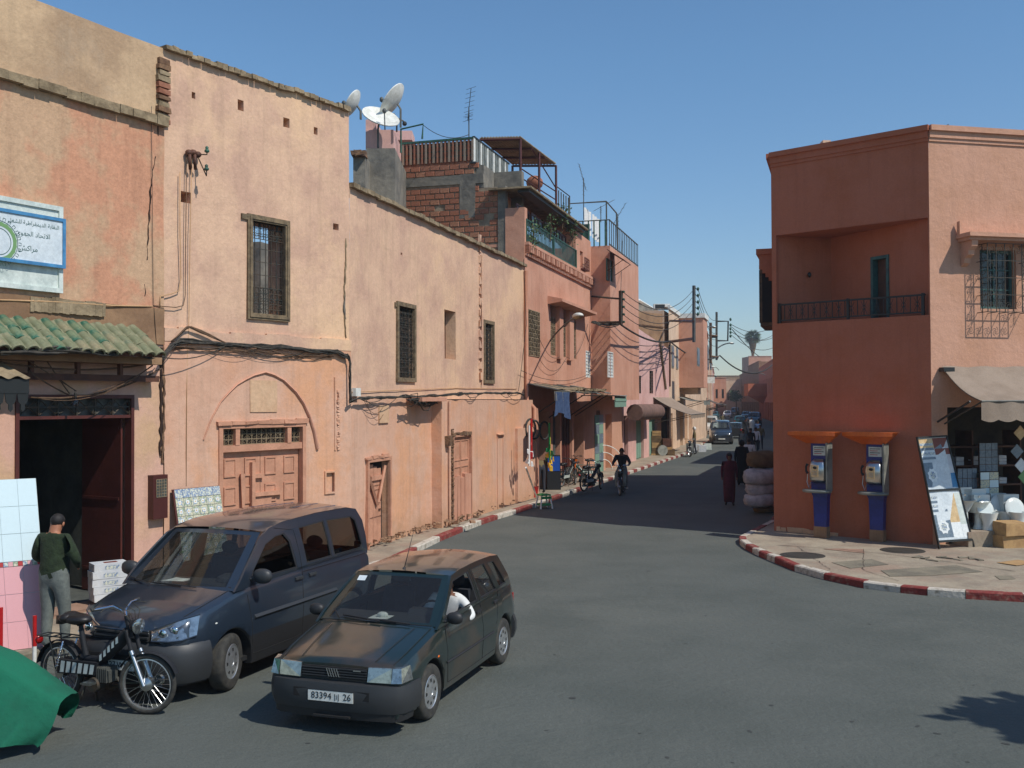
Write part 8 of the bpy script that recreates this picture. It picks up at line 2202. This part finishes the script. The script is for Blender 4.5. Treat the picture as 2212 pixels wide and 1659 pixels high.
    for y in (.09, -.09):
        m = MB(); a, b = Vector((.12, y, .64)), Vector((.02, y, .32)); m.tube([a, b], .009, 5)
        m.tube([a.lerp(b, .1 + .75 * k / 60) + Vector((math.cos(k * .9) * .018, math.sin(k * .9) * .018, 0)) for k in range(61)], .004, 4); m.build('shock_absorber', 'chrome', t_, local=True, smooth=180)
    m = MB(); m.ell((-.33, 0, .6), (.03, .05, .05), 8, 6); m.build('tail_light', 'lamp_red', t_, local=True, smooth=180)
    m = MB(); m.box(.56, .72, -.06, .06, .28, .40, .01)
    for k in range(6): m.box(.57 + k * .025, .578 + k * .025, -.075, .075, .27, .42)
    m.build('engine', 'zinc_dark', t_, local=True)
    m = MB(); m.lathe([(.07, -.1), (.075, -.06), (.075, .06), (.07, .1)], (.54, 0, .24), (0, 1, 0), 14); m.tube([(.72, .05, .3), (.78, .07, .22), (.6, .1, .17), (.1, .12, .19)], [.018, .018, .03, .04], 8); m.build('exhaust', 'iron', t_, local=True, smooth=60)
    m = MB(); m.tube([(.45, .08, .24), (.45, .16, .22), (.33, .17, .20)], .01, 5); m.tube([(.45, -.08, .24), (.45, -.16, .26), (.57, -.17, .28)], .01, 5); m.box(.27, .37, .13, .22, .19, .215); m.box(.53, .63, -.22, -.13, .27, .295); m.lathe([(.08, .085), (.085, .09)], (.45, 0, .24), (0, 1, 0), 16); m.build('pedals', 'steel', t_, local=True, smooth=60)
    m = MB(); m.tube([(.42, .06, .24), (.36, .13, .0)], .011, 5); m.tube([(.42, -.06, .24), (.36, -.13, .0)], .011, 5); m.build('stand', 'iron', t_, local=True)
    return t_
fw_c = gp(325, 1544); rw_c = gp(133, 1512); dm = (fw_c - rw_c); rzm = math.atan2(dm.y, dm.x)
mp = moped('black moped with white zebra stripes standing in front of the dark van', rw_c, rzm)
mp.scale = (min(1.08, dm.length / 1.18),) * 3
# ------------------------------------------------------------------ tarpaulin covered bicycle, poles
c0 = gp(30, 1612); t_ = tag(thing('covered_bicycle', 'x', 'x', c0), 'bicycle in the lower left corner, only its wheel showing under the green sheet', 'bicycle')
for dx in (0, -1.05):
    m = MB(); wc = c0 + Vector((dx, .1, .33)); m.tube(ring(wc, .32, Vector((.98, .2, 0)), Z, n=30)[:-1], .02, 8, closed=True); wh = m.build('wheel', 'rubber', t_, smooth=180)
    m = MB(); m.tube(ring(wc, .29, Vector((.98, .2, 0)), Z, n=30)[:-1], .01, 5, closed=True)
    for k in range(20): a = k * .314; m.tube([wc, wc + (Vector((.98, .2, 0)) * math.cos(a) + Z * math.sin(a)) * .29], .0025, 3)
    m.build('rim_and_spokes', 'zinc_dark', wh)
m = MB(); m.tube([c0 + Vector((0, .1, .33)), c0 + Vector((-.2, .1, .85)), c0 + Vector((-.8, .1, .8)), c0 + Vector((-1.05, .1, .33))], .018, 6); m.build('frame', 'black_metal', t_)
m = MB()
rx0, rx1 = c0.x - 1.9, c0.x + .50
def tarp(u, v):
    x = rx0 + (rx1 - rx0) * u; s = v * 2 - 1; e = abs(s)
    zr = .97 - .50 * max(0, (u - .6) / .4) ** 1.8 - .03 * math.sin(u * 9)
    f = min(1, e / .28); top = zr - .03 * f * f
    hem = (.02 + .2 * abs(math.sin(u * 5.2 + .6)) ** 1.5 ) if s < 0 else .15
    if u > .86: hem = hem * .5 + .05
    k = max(0, (e - .28) / .72); z = top + (hem - top) * k ** .92
    y = math.copysign(min(e, .28) * .75 + k * (.26 + .10 * math.sin(u * 23 + 1) * k + .05 * math.sin(u * 47 + k * 3) * k + .018 * math.sin(u * 96 + 5 * k)), s)
    x += .06 * k * math.sin(u * 6) - .16 * k * max(0, u - .75) * 3 * k
    return Vector((x, c0.y + .02 + y + .12 * (u - .5), z + .035 * nzv((x * 3, y * 3, z * 3)) + .012 * nzv((x * 11, y * 11, z * 11))))
m.grid(70, 40, tarp); tag(m.build('green_tarpaulin', 'cloth_green', smooth=180), 'bright green sheet draped over the bicycle in the lower left corner', 'tarpaulin')
for px, py, lab in ((75, 1330, 'red and white striped pole standing beside the green sheet'), (2, 1312, 'red and white pole cut by the left picture edge')):
    p = at(px, py, 12.2); t_ = thing('marker_pole', lab, 'pole', (p.x, p.y, 0)); m = MB(); m.tube([(p.x, p.y, .42), (p.x, p.y, p.z)], .024, 10); m.build('red_band', 'red_plastic', t_, smooth=60); m = MB(); m.tube([(p.x, p.y, 0), (p.x, p.y, .42)], .024, 10); m.build('white_band', 'white_paint', t_, smooth=60)
# ------------------------------------------------------------------ tile boards, boxes, meter
a, b = gp(105, 1395, PZ), gp(-70, 1417, PZ); ta, tb_ = at(77, 1033, a.y + .35), at(-90, 1040, b.y + .35)
t_ = thing('tile_sample_board', 'tall leaning board with white tiles above pink ones beside the man', 'display board', a)
def QB(x, y, d=0): p = b.lerp(a, x).lerp(tb_.lerp(ta, x), y); return p + Vector((.35, -.93, .1)) * d
def qbox(mm, x0, x1, y0, y1, d0, d1): mm.hexa([QB(x, y, d) for d in (d0, d1) for x, y in ((x0, y0), (x1, y0), (x1, y1), (x0, y1))])
m = MB(); qbox(m, 0, 1, 0, 1, -.03, 0); m.build('backing', 'sign_old', t_)
for i in range(4):
    for j in range(6):
        y0, y1 = (j * .16, (j + 1) * .16) if j < 3 else (.51 + (j - 3) * .163, .51 + (j - 2) * .163)
        m = MB(); qbox(m, i / 4 + .0018, (i + 1) / 4 - .0018, y0 + .0012, y1 - .0012, 0, .006); m.build('tile', 'pink_tile' if j < 3 else 'white_tile', t_)
for i in range(16): m = MB(); qbox(m, i / 16 + .002, (i + 1) / 16 - .002, .482, .508, 0, .011); m.build('border_tile', ['tile_blue', 'pink_tile', 'tile_sage', 'ink_red'][i % 4], t_)
u0, u1 = W1.q(388, 1150, .3)[0], W1.q(486, 1150, .3)[0]; zt_ = W1.q(384, 1057, .15)[1]
t_ = thing('mosaic_board', 'leaning board of blue and yellow mosaic tiles behind the van', 'display board', W1.p(u0, .4, PZ))
def lb(mm, x0, x1, y0, y1, e0, e1): mm.hexa([W1.p(u0 - .12 * 0 + (u1 - u0) * x, .50 - .36 * y + e, PZ + (zt_ - PZ) * y) for e in (e0, e1) for x, y in ((x0, y0), (x1, y0), (x1, y1), (x0, y1))])
m = MB(); lb(m, -.03, 1, 0, 1, -.03, 0); m.build('backing', 'red_metal', t_)
for i in range(6):
    for j in range(11):
        m = MB(); lb(m, i / 6 + .003, (i + 1) / 6 - .003, j / 11 + .002, (j + 1) / 11 - .002, 0, .008); tl = m.build('tile', 'tile_blue' if j > 9 else ('tile_cream' if (i + j) % 2 else 'tile_sage'), t_)
        if j <= 9:
            for q, (rr, mt) in enumerate(((.36, 'tile_blue'), (.24, 'white_gloss'), (.12, 'tile_sand'))):
                m = MB(); cx, cy = (i + .5) / 6, (j + .5) / 11
                m.poly([[(cx + rr / 6 * math.cos(k * .785) * (1 if k % 2 else .75), cy + rr / 11 * math.sin(k * .785) * (1 if k % 2 else .75)) for k in range(8)]], lambda x, y, d: W1.p(u0 + (u1 - u0) * x, .50 - .36 * y + .0095 + q * .001, PZ + (zt_ - PZ) * y)); m.build('rosette', mt, tl)
bb = gp(233, 1309, PZ)
for k in range(5):
    m = MB(); jx = rnd.uniform(-.012, .012); T = Matrix.Translation(bb + Vector((jx, jx, .16 + k * .118))) @ Matrix.Rotation(.62 + rnd.uniform(-.04, .04), 4, 'Z')
    k_ = [Vector(p) for p in ()]; t_ = tag(m.box(-.26, .26, -.17, .17, -.055, .058, .003, T).build('tile_carton', 'box_white'), ['lowest', 'second', 'middle', 'fourth', 'topmost'][k] + ' white carton of the stack beside the dark red gate', 'carton', 'cartons by the gate')
    m = MB(); m.box(-.262, -.26, -.06, .06, -.03, .03, 0, T); m.box(-.1, .12, -.172, -.17, -.03, .03, 0, T); m.build('label_print', 'tile_blue', t_, kind='stuff')
    if k == 4: m = MB(); m.box(-.08, .12, -.07, .06, .059, .061, 0, T); m.build('top_label', 'tile_rust', t_)
mr = W0.r(326, 1027, 357, 1118, .1); t_ = thing('meter_box', 'narrow dark red metal meter box on the wall between gate and van', 'meter box', W0.p(mr[0], 0, mr[2]))
m = MB(); m.wb(W0, mr[0], mr[1], 0, .16, mr[2], mr[3]); m.build('case', 'dark_red_metal', t_)
m = MB(); mz = mr[3] - (mr[3] - mr[2]) * .1; m.wb(W0, mr[0] + .06, mr[1] - .03, .155, .163, mz - .3, mz); m.build('window', 'interior_grey', t_)
m = MB(); grille(m, W0, mr[0] + .06, mr[1] - .03, mz - .3, mz, .168, 4, 6, 0, .004); m.build('wire_grille', 'cement_ledge', t_)
# ------------------------------------------------------------------ union sign and scalloped awning (upper left)
s1 = W0.r(-160, 432, 131, 634, .06); s2 = W0.r(-160, 462, 137, 581, .12)
zA = W0.q(131, 634, .06)[1]; zB = W0.q(120, 446, .06)[1]; zC_ = W0.q(137, 581, .12)[1]; zD_ = W0.q(137, 474, .12)[1]
t_ = thing('union_sign', 'white wall sign with blue frame, green Arabic lettering and a gear wreath', 'sign', W0.p(s1[1] - 2, 0, zA))
m = MB(); m.wb(W0, s1[1] - 2.3, s1[1], .04, .09, zA, zB); m.build('rear_board', 'sign_old', t_)
m = MB(); frame(m, W0, s1[1] - 2.3, s1[1], zA, zB, .07, .09, .12); m.build('rear_frame', 'sign_old', t_)
m = MB(); m.wb(W0, s2[1] - 2.3, s2[1], .13, .16, zC_, zD_); m.build('board', 'sign_white', t_)
m = MB(); frame(m, W0, s2[1] - 2.3, s2[1], zC_, zD_, .05, .15, .18); m.build('blue_frame', 'blue_frame', t_)
AR = {'ا': (0xFE8D, 0), 'ب': (0xFE8F, 1), 'ة': (0xFE93, 0), 'ت': (0xFE95, 1), 'ج': (0xFE9D, 1), 'ح': (0xFEA1, 1), 'د': (0xFEA9, 0), 'ر': (0xFEAD, 0), 'ش': (0xFEB5, 1), 'ط': (0xFEC1, 1), 'غ': (0xFECD, 1), 'ق': (0xFED5, 1), 'ك': (0xFED9, 1), 'ل': (0xFEDD, 1), 'م': (0xFEE1, 1), 'ن': (0xFEE5, 1), 'ه': (0xFEE9, 1), 'و': (0xFEED, 0), 'ي': (0xFEF1, 1), '+': (0xFEFB, 0)}
def shape(s):
    s = s.replace('لا', '+'); o = []
    for i, ch in enumerate(s):
        if ch not in AR: o.append(ch); continue
        pj = i > 0 and s[i - 1] in AR and AR[s[i - 1]][1]; nj = AR[ch][1] and i + 1 < len(s) and s[i + 1] in AR
        o.append(chr(AR[ch][0] + (3 if pj and nj else 1 if pj else 2 if nj else 0)))
    return ''.join(o[::-1])
hS = zD_ - zC_; ur = s2[1]
pxm = (W0.q(130, 520, .16)[0] - W0.q(70, 520, .16)[0]) / 60
for s, cx, cy, wd in (('النقابة الديمقراطية للشغل', 74, 484, 108), ('الاتحاد الجهوي', 72, 507, 72), ('مراكش', 61, 537, 40)):
    u, z = W0.q(cx, cy, .163)
    text(1, shape(s), .15, 'lettering', 'ink_green', t_, frameT(W0.p(u, .163, z), W0.t, Z), ext=.0, width=wd * pxm)
gc = W0.p(*(lambda q: (q[0], .163, q[1]))(W0.q(-3, 521, .163)))
for r0, r1, mt, n_ in ((.31, .30, 'ink_green', 0), (.285, .23, 'leaf_green', 1), (.2, .19, 'ink_green', 0)):
    m = MB(); N = 40; vs = []
    for k in range(N): a = k * 2 * math.pi / N; e = 1 + (.03 * (k % 2) if n_ else 0); vs += [gc + (W0.t * math.cos(a) + Z * math.sin(a)) * r0 * e, gc + (W0.t * math.cos(a) + Z * math.sin(a)) * r1]
    m.add(vs, [(2 * k, 2 * k + 1, (2 * k + 3) % (2 * N), (2 * k + 2) % (2 * N)) for k in range(N)]); m.build('wreath_ring', mt, t_)
for k in range(24):
    a = k * math.pi / 12; e1 = W0.t * math.cos(a) + Z * math.sin(a); e2 = -W0.t * math.sin(a) + Z * math.cos(a)
    m = MB(); m.tube([gc + e1 * .32 - e2 * .02, gc + e1 * .36 - e2 * .02, gc + e1 * .36 + e2 * .02, gc + e1 * .32 + e2 * .02], .004, 3); m.build('gear_tooth', 'ink_green', t_)
d_ = .95; ue = W0.q(66, 815, d_)[0]; zu = W0.q(60, 816, d_)[1]
t_ = thing('scalloped_awning', 'dark scalloped tin awning with corrugated top at the left edge above the tile board', 'awning', W0.p(ue - 1, 0, zu - .5))
m = MB(); NN = 72
m.grid(NN, 4, lambda u, v: W0.p(ue - 2.4 + 2.4 * u, .05 + (d_ - .05) * v, zu + .32 * (1 - v) + .022 * math.sin(u * NN * .785))); m.build('corrugated_top', 'cement_ledge', t_, smooth=180)
m = MB(); m.wb(W0, ue - 2.4, ue, d_ - .06, d_ - .03, zu - .22, zu - .02); m.quad(W0.p(ue, .05, zu - .22), W0.p(ue, d_ - .03, zu - .22), W0.p(ue, d_ - .03, zu - .02), W0.p(ue, .05, zu + .28)); m.build('fascia', 'black_metal', t_)
for i in range(13):
    m = MB(); c = ue - .09 - i * .185; m.poly([[(c - .088, zu - .22), (c - .07, zu - .34), (c - .03, zu - .38), (c - .035, zu - .44), (c, zu - .48), (c + .035, zu - .44), (c + .03, zu - .38), (c + .07, zu - .34), (c + .088, zu - .22)]], lambda x, y, d: W0.p(x, d_ - .05 + d, y), .012); m.build('scallop', 'black_metal', t_)
m = MB(); m.wb(W0, ue - 2.4, ue - .3, .1, .6, zu - .78, zu - .4); m.build('shutter_box', 'black_metal', t_)
# ------------------------------------------------------------------ people
J = stand(leg=(.0, .1)); J['elL'] = (.04, .31, 1.15); J['wrL'] = (.22, .14, 1.06); J['haL'] = (.28, .08, 1.08); J['elR'] = (.02, -.31, 1.14); J['wrR'] = (.20, -.2, 1.03); J['haR'] = (.27, -.14, 1.05); J['hed'] = (.04, -.01, 1.56); J['top'] = (.06, -.02, 1.68)
mc = gp(116, 1404, PZ); t_ = figure('man seen from behind in dark green sweater and grey trousers beside the tile board', mc, R(78), J, 'sweater_green', 'trouser_grey', fingers=True, fat=1.24, s=1.03)
m = MB(); m.lathe([(.075, 0), (.082, .02), (.07, .045)], (-.01, 0, 1.455), (.1, 0, 1), 16); m.build('shirt_collar', 'cloth_white', t_, local=True, smooth=60)
RJ = {'pel': (0, 0, .86), 'spi': (.02, 0, 1.03), 'che': (.07, 0, 1.24), 'nek': (.09, 0, 1.39), 'hed': (.12, 0, 1.49), 'top': (.13, 0, 1.6), 'shL': (.07, .18, 1.33), 'elL': (.2, .3, 1.12), 'wrL': (.44, .28, 1.06), 'haL': (.51, .26, 1.06), 'hiL': (.04, .1, .84), 'knL': (.42, .17, .72), 'anL': (.38, .17, .34), 'toL': (.5, .17, .27)}
for k in list(RJ):
    if k.endswith('L'): RJ[k[:2] + 'R'] = (RJ[k][0], -RJ[k][1], RJ[k][2])
rc = gp(1342, 1068); ra = math.atan2(-.97, -.2)
figure('rider in dark clothes coming up the shaded road on a moped', rc - Vector((math.cos(ra), math.sin(ra), 0)) * .6 + Vector((math.cos(ra), math.sin(ra), 0)) * .22, ra, RJ, 'cloth_black', 'trouser_grey', 'skin_dark', fat=1.1, name='moped_rider')
mo = copy_tree(mp, rc - Vector((math.cos(ra), math.sin(ra), 0)) * .6, ra, 'moped ridden up the middle of the shaded road'); mo.scale = (1, 1, 1)
m = MB(); m.box(.72, .76, -.2, -.08, .3, .8, .02); m.box(.72, .76, .08, .2, .3, .8, .02); m.build('leg_shields', 'zinc', mo, local=True)
def walker(px, py, rz, label, top, legs, robe_=None, s=1.0, hood=None, lg=(.1, -.1), z=0):
    t_ = figure(label, gp(px, py, z), rz, stand(leg=lg), top, legs, 'skin_dark', s=s)
    if robe_: robe(t_, [(.17 * s, .12), (.19 * s, .4), (.2 * s, .8 * s), (.19 * s, 1.05 * s), (.2 * s, 1.3 * s), (.12 * s, 1.44 * s), (.07, 1.47 * s)], robe_, sx=.8)
    if hood: m = MB(); m.ell((-.01, 0, 1.6 * s), (.115 * s, .1 * s, .13 * s), 12, 8); m.V = [Vector((min(v.x, .06), v.y, v.z)) for v in m.V]; m.build('headscarf', hood, t_, local=True, smooth=180)
    return t_
walker(1576, 1092, R(-100), 'woman in a long maroon robe and headscarf walking towards us in the shade', 'cloth_maroon', 'cloth_maroon', 'cloth_maroon', .97, 'cloth_maroon')
walker(1603, 1050, R(80), 'person in black robe standing in the shade beside the white sacks', 'cloth_black', 'cloth_black', 'cloth_black', 1.05, 'cloth_black')
walker(1619, 1035, R(60), 'person in a white top behind the one in black', 'cloth_white', 'trouser_dark', None, 1.0)
for k, (px, py, a, b, c, r_) in enumerate(((1606, 993, 'walker in long blue grey robe on the shaded right of the street', 'trouser_grey', 'trouser_dark', 'trouser_grey'), (1622, 988, 'walker in dark clothes right of the blue grey robe', 'cloth_black', 'trouser_dark', None), (1633, 984, 'pedestrian in white shirt in the shaded crowd', 'cloth_white', 'trouser_dark', None), (1643, 972, 'pedestrian in khaki close to the shaded wall', 'cloth_khaki', 'trouser_dark', None), (1612, 945, 'distant walker in a dark jacket beside the dark car', 'cloth_black', 'trouser_dark', None), (1624, 940, 'distant walker in white robe far down the street', 'cloth_white', 'trouser_grey', 'cloth_white'), (1560, 925, 'distant walker behind the grey van', 'cloth_khaki', 'trouser_dark', None), (1637, 955, 'distant walker in blue shirt near the far right wall', 'cloth_blue', 'trouser_dark', None))):
    walker(px, py, R(80 if k % 2 else -100), a, b, c, r_, 1.0, None, (.15, -.12) if k % 2 else (-.1, .12))
t_ = walker(1500, 982, R(170), 'man in striped dark top and white hat leaning over his moped by the cartons', 'cloth_khaki', 'trouser_dark', None, 1.0, 'cloth_white')
copy_tree(mo, gp(1490, 985), R(-100), 'moped held by the man in the white hat')
BJ = stand(); BJ.update({'spi': (.12, 0, 1.02), 'che': (.32, 0, 1.1), 'nek': (.47, 0, 1.08), 'hed': (.56, 0, 1.03), 'top': (.66, 0, .98), 'shL': (.36, .17, 1.08), 'shR': (.36, -.17, 1.08), 'elL': (.45, .2, .84), 'elR': (.45, -.2, .84), 'wrL': (.55, .12, .66), 'wrR': (.55, -.12, .66), 'haL': (.6, .1, .6), 'haR': (.6, -.1, .6)})
figure('person bending down among the goods in front of the repair shop', gp(1169, 1066, PZ), R(110), BJ, 'cloth_khaki', 'trouser_dark', 'skin_dark')
# ------------------------------------------------------------------ goods along the left pavement
def bk(px, py, rz, lab, s=1.0): o = copy_tree(mp, gp(px, py, PZ), rz, lab); o.scale = (s,) * 3; return o
bk(1213, 1052, R(60), 'parked moped with bright headlight in front of the repair shop', .98)
bk(1262, 1062, R(55), 'parked moped with red tail light at the kerb, nearest the road', 1.0)
o = bk(1282, 1040, R(-150), 'moped with orange front panel facing the shops', 1.0)
m = MB(); m.hexa([Vector(p) for p in ((.95, -.1, .5), (1.02, -.1, .5), (1.02, .1, .5), (.95, .1, .5), (.85, -.15, .95), (.95, -.15, .95), (.95, .15, .95), (.85, .15, .95))]); m.build('front_panel', 'orange_plastic', o, local=True)
def bicycle(px, py, rz, lab):
    t_ = thing('bicycle', lab, 'bicycle', gp(px, py, PZ), rz)
    for x in (0, 1.02):
        m = MB(); c = Vector((x, 0, .33)); m.tube(ring(c, .32, Vector((1, 0, 0)), Z, n=24)[:-1], .018, 6, closed=True); w_ = m.build('wheel', 'rubber', t_, local=True)
        m = MB(); [m.tube([c, c + Vector((math.cos(k * .52), 0, math.sin(k * .52))) * .31], .003, 3) for k in range(12)]; m.build('spokes', 'steel', w_, local=True)
    m = MB()
    for p in (((0, 0, .33), (.42, 0, .3), (.34, 0, .8)), ((.42, 0, .3), (.86, 0, .75), (.36, 0, .72)), ((1.02, 0, .33), (.88, 0, .85)), ((0, 0, .33), (.36, 0, .7))): m.tube(p, .016, 5)
    m.build('frame', 'green_metal', t_, local=True); m = MB(); m.tube([(.84, .28, .95), (.88, 0, .9), (.84, -.28, .95)], .012, 5); m.build('handlebar', 'chrome', t_, local=True); m = MB(); m.ell((.32, 0, .84), (.13, .07, .03), 8, 6); m.build('saddle', 'leather', t_, local=True, smooth=180)
bicycle(1232, 1046, R(30), 'green framed bicycle between the mopeds at the repair shop')
for k, (px, py) in enumerate(((1146, 925), (1155, 928), (1176, 930))):
    c = wp(W3, px, py, .45); m = MB(); m.tube(ring(c, .3, W3.t * .9 + W3.n * .3, Z, n=24)[:-1], .035, 8, closed=True); tag(m.build('spare_tyre', 'rubber', smooth=180), ['leftmost', 'middle', 'right'][k] + ' tyre hanging under the tin canopy', 'tyre', 'tyres hanging under the canopy')
def crate(px0, py0, px1, py1, Y, dp, name, mt, lab, cat, mt2=None, base=None):
    a = at(px0, py1, Y); b = at(px1, py0, Y); z0 = base if base is not None else a.z; t_ = thing(name, lab, cat, (a.x, Y, z0)); m = MB(); m.box(a.x, b.x, Y, Y + dp, z0, b.z, .01); m.build('case', mt, t_)
    m = MB(); m.box(a.x + .03, b.x - .03, Y - .012, Y, z0 + (b.z - z0) * .55, b.z - .03); m.build('front_label', mt2 or mt, t_); return t_
crate(1182, 984, 1211, 1052, 36.8, .6, 'shop_cabinet', 'ink_black', 'dark cabinet with blue top panel outside the repair shop', 'cabinet', 'blue_plastic', PZ)
crate(1137, 1000, 1158, 1030, 36.0, .4, 'parts_rack', 'zinc_dark', 'grey rack of packaged parts at the near end of the repair shop', 'rack', 'box_white', .7)
crate(1137, 1032, 1158, 1056, 35.9, .4, 'parts_rack', 'ink_black', 'dark lower rack with pale boxes at the near end of the repair shop', 'rack', 'sign_old', PZ)
for k, (px, py, mt, lab) in enumerate(((1148, 960, 'red_plastic', 'red and white bags hung at the near end of the repair shop'), (1187, 965, 'green_plastic', 'green plastic toys hanging beside the shop pillar'), (1188, 985, 'yellow_plastic', 'yellow ring toys hanging beside the shop pillar'), (1143, 975, 'cloth_white', 'white bag hanging over the parts rack'))):
    m = MB(); c = wp(W3, px, py, .9)
    for q in range(5): m.box(-.05, .05, -.02, .02, -.07, .07, .03, Matrix.Translation(c + Vector((rnd.uniform(-.1, .1), rnd.uniform(-.2, .2), -.10 * q))) @ Matrix.Rotation(rnd.uniform(0, 3), 4, 'Z'))
    m.tube([c - Z * .45, c + Z * .8], .03, 4); tag(m.build('hanging_goods', mt), lab, 'goods')
c = gp(1153, 1074, PZ); m = MB(); m.lathe([(.12, 0), (.17, .36), (.18, .37), (.16, .37), (.11, .02)], c, n=14); t_ = tag(m.build('bucket', 'red_plastic', smooth=50), 'red plastic bucket on the pavement beside the racks', 'bucket')
c = gp(1175, 1098); t_ = thing('plastic_stool', 'small green and white plastic stool standing at the kerb', 'stool', c, .4)
m = MB(); m.box(-.17, .17, -.17, .17, .40, .44, .005); m.build('seat', 'green_plastic', t_, local=True)
m = MB(); m.box(-.18, .18, -.18, .18, .10, .15); m.box(-.18, .18, -.185, -.18, .3, .38); m.build('brace', 'green_plastic', t_, local=True)
for x in (-1, 1):
    for y in (-1, 1): m = MB(); m.tube([(x * .14, y * .14, .40), (x * .2, y * .2, 0)], .028, 6); m.build('leg', 'white_paint', t_, local=True)
m = MB(); m.tube([wp(W3, 1136, 1010, 1.2), gp(1160, 1076, PZ)], .03, 5); tag(m.build('prop_pole', 'white_paint'), 'thin white pole leaning at the end of the repair shop', 'pole')
t_ = thing('wire_rack', 'white wire display arches leaning on the pink shop pillar', 'rack', gp(1305, 1018, PZ))
for r_ in (.35, .6, .85): m = MB(); c = gp(1300, 1020, PZ) + Vector((.1, .3, .1)); m.tube(ring(c, r_ * 1.3, Vector((.9, .3, 0)), Z, 0, 1.6, 10), .018, 4); m.build('arch', 'white_paint', t_)
Yc = 60.0
for k, (x0, y0, x1, y1, mt, lab) in enumerate(((1409, 931, 1428, 942, 'cardboard', 'topmost flat brown carton of the tall pile'), (1407, 942, 1429, 956, 'sack_tan', 'second brown carton of the tall pile'), (1408, 956, 1429, 968, 'cardboard', 'third brown carton of the tall pile'), (1408, 968, 1429, 980, 'sack_tan', 'fourth brown carton of the tall pile'), (1406, 980, 1426, 995, 'cardboard', 'lowest carton of the tall pile'), (1432, 948, 1451, 966, 'wood_brown', 'dark open carton on the right pile'), (1433, 966, 1452, 978, 'cardboard', 'middle carton of the right pile'), (1442, 970, 1458, 997, 'sack_tan', 'tall orange brown carton nearest the kerb'), (1421, 985, 1432, 995, 'box_white', 'small pale box in front of the tall pile'))):
    crate(x0, y0, x1, y1 - .5, Yc - .3 * (k > 4), .6, 'carton', mt, lab, 'carton', mt)
m = MB(); c = at(1431, 973, 59); m.lathe([(.001, 0), (.3, .02), (.31, .05)], c, (.2, -1, .1), 18); tag(m.build('round_lid', 'zinc', smooth=40), 'pale grey round lid standing against the cartons', 'lid')
for k, (px, py, mt, lab) in enumerate(((1504, 970, 'box_white', 'white crate on the road behind the man in the hat'), (1516, 973, 'box_white', 'small white carton right of the man in the hat'), (1528, 968, 'sign_old', 'pale carton nearest the grey van'))):
    c = gp(px, py + 3); m = MB(); m.box(c.x - .25, c.x + .25, c.y - .2, c.y + .2, 0, .42, .02); tag(m.build('carton', mt), lab, 'carton')
# ------------------------------------------------------------------ thin air haze over the whole street
m = MB(); m.box(-150, 200, -25, 420, -1, 27)
hz_m = bpy.data.materials.new('haze'); hz_m.use_nodes = True; hn = hz_m.node_tree
hn.nodes.remove(hn.nodes['Principled BSDF']); pv_ = hn.nodes.new('ShaderNodeVolumePrincipled')
pv_.inputs['Color'].default_value = (.86, .93, 1, 1); pv_.inputs['Density'].default_value = .0006; pv_.inputs['Anisotropy'].default_value = .3
hn.links.new(pv_.outputs[0], hn.nodes['Material Output'].inputs['Volume']); MATS['haze'] = hz_m
m.build('haze', 'haze', kind='stuff')
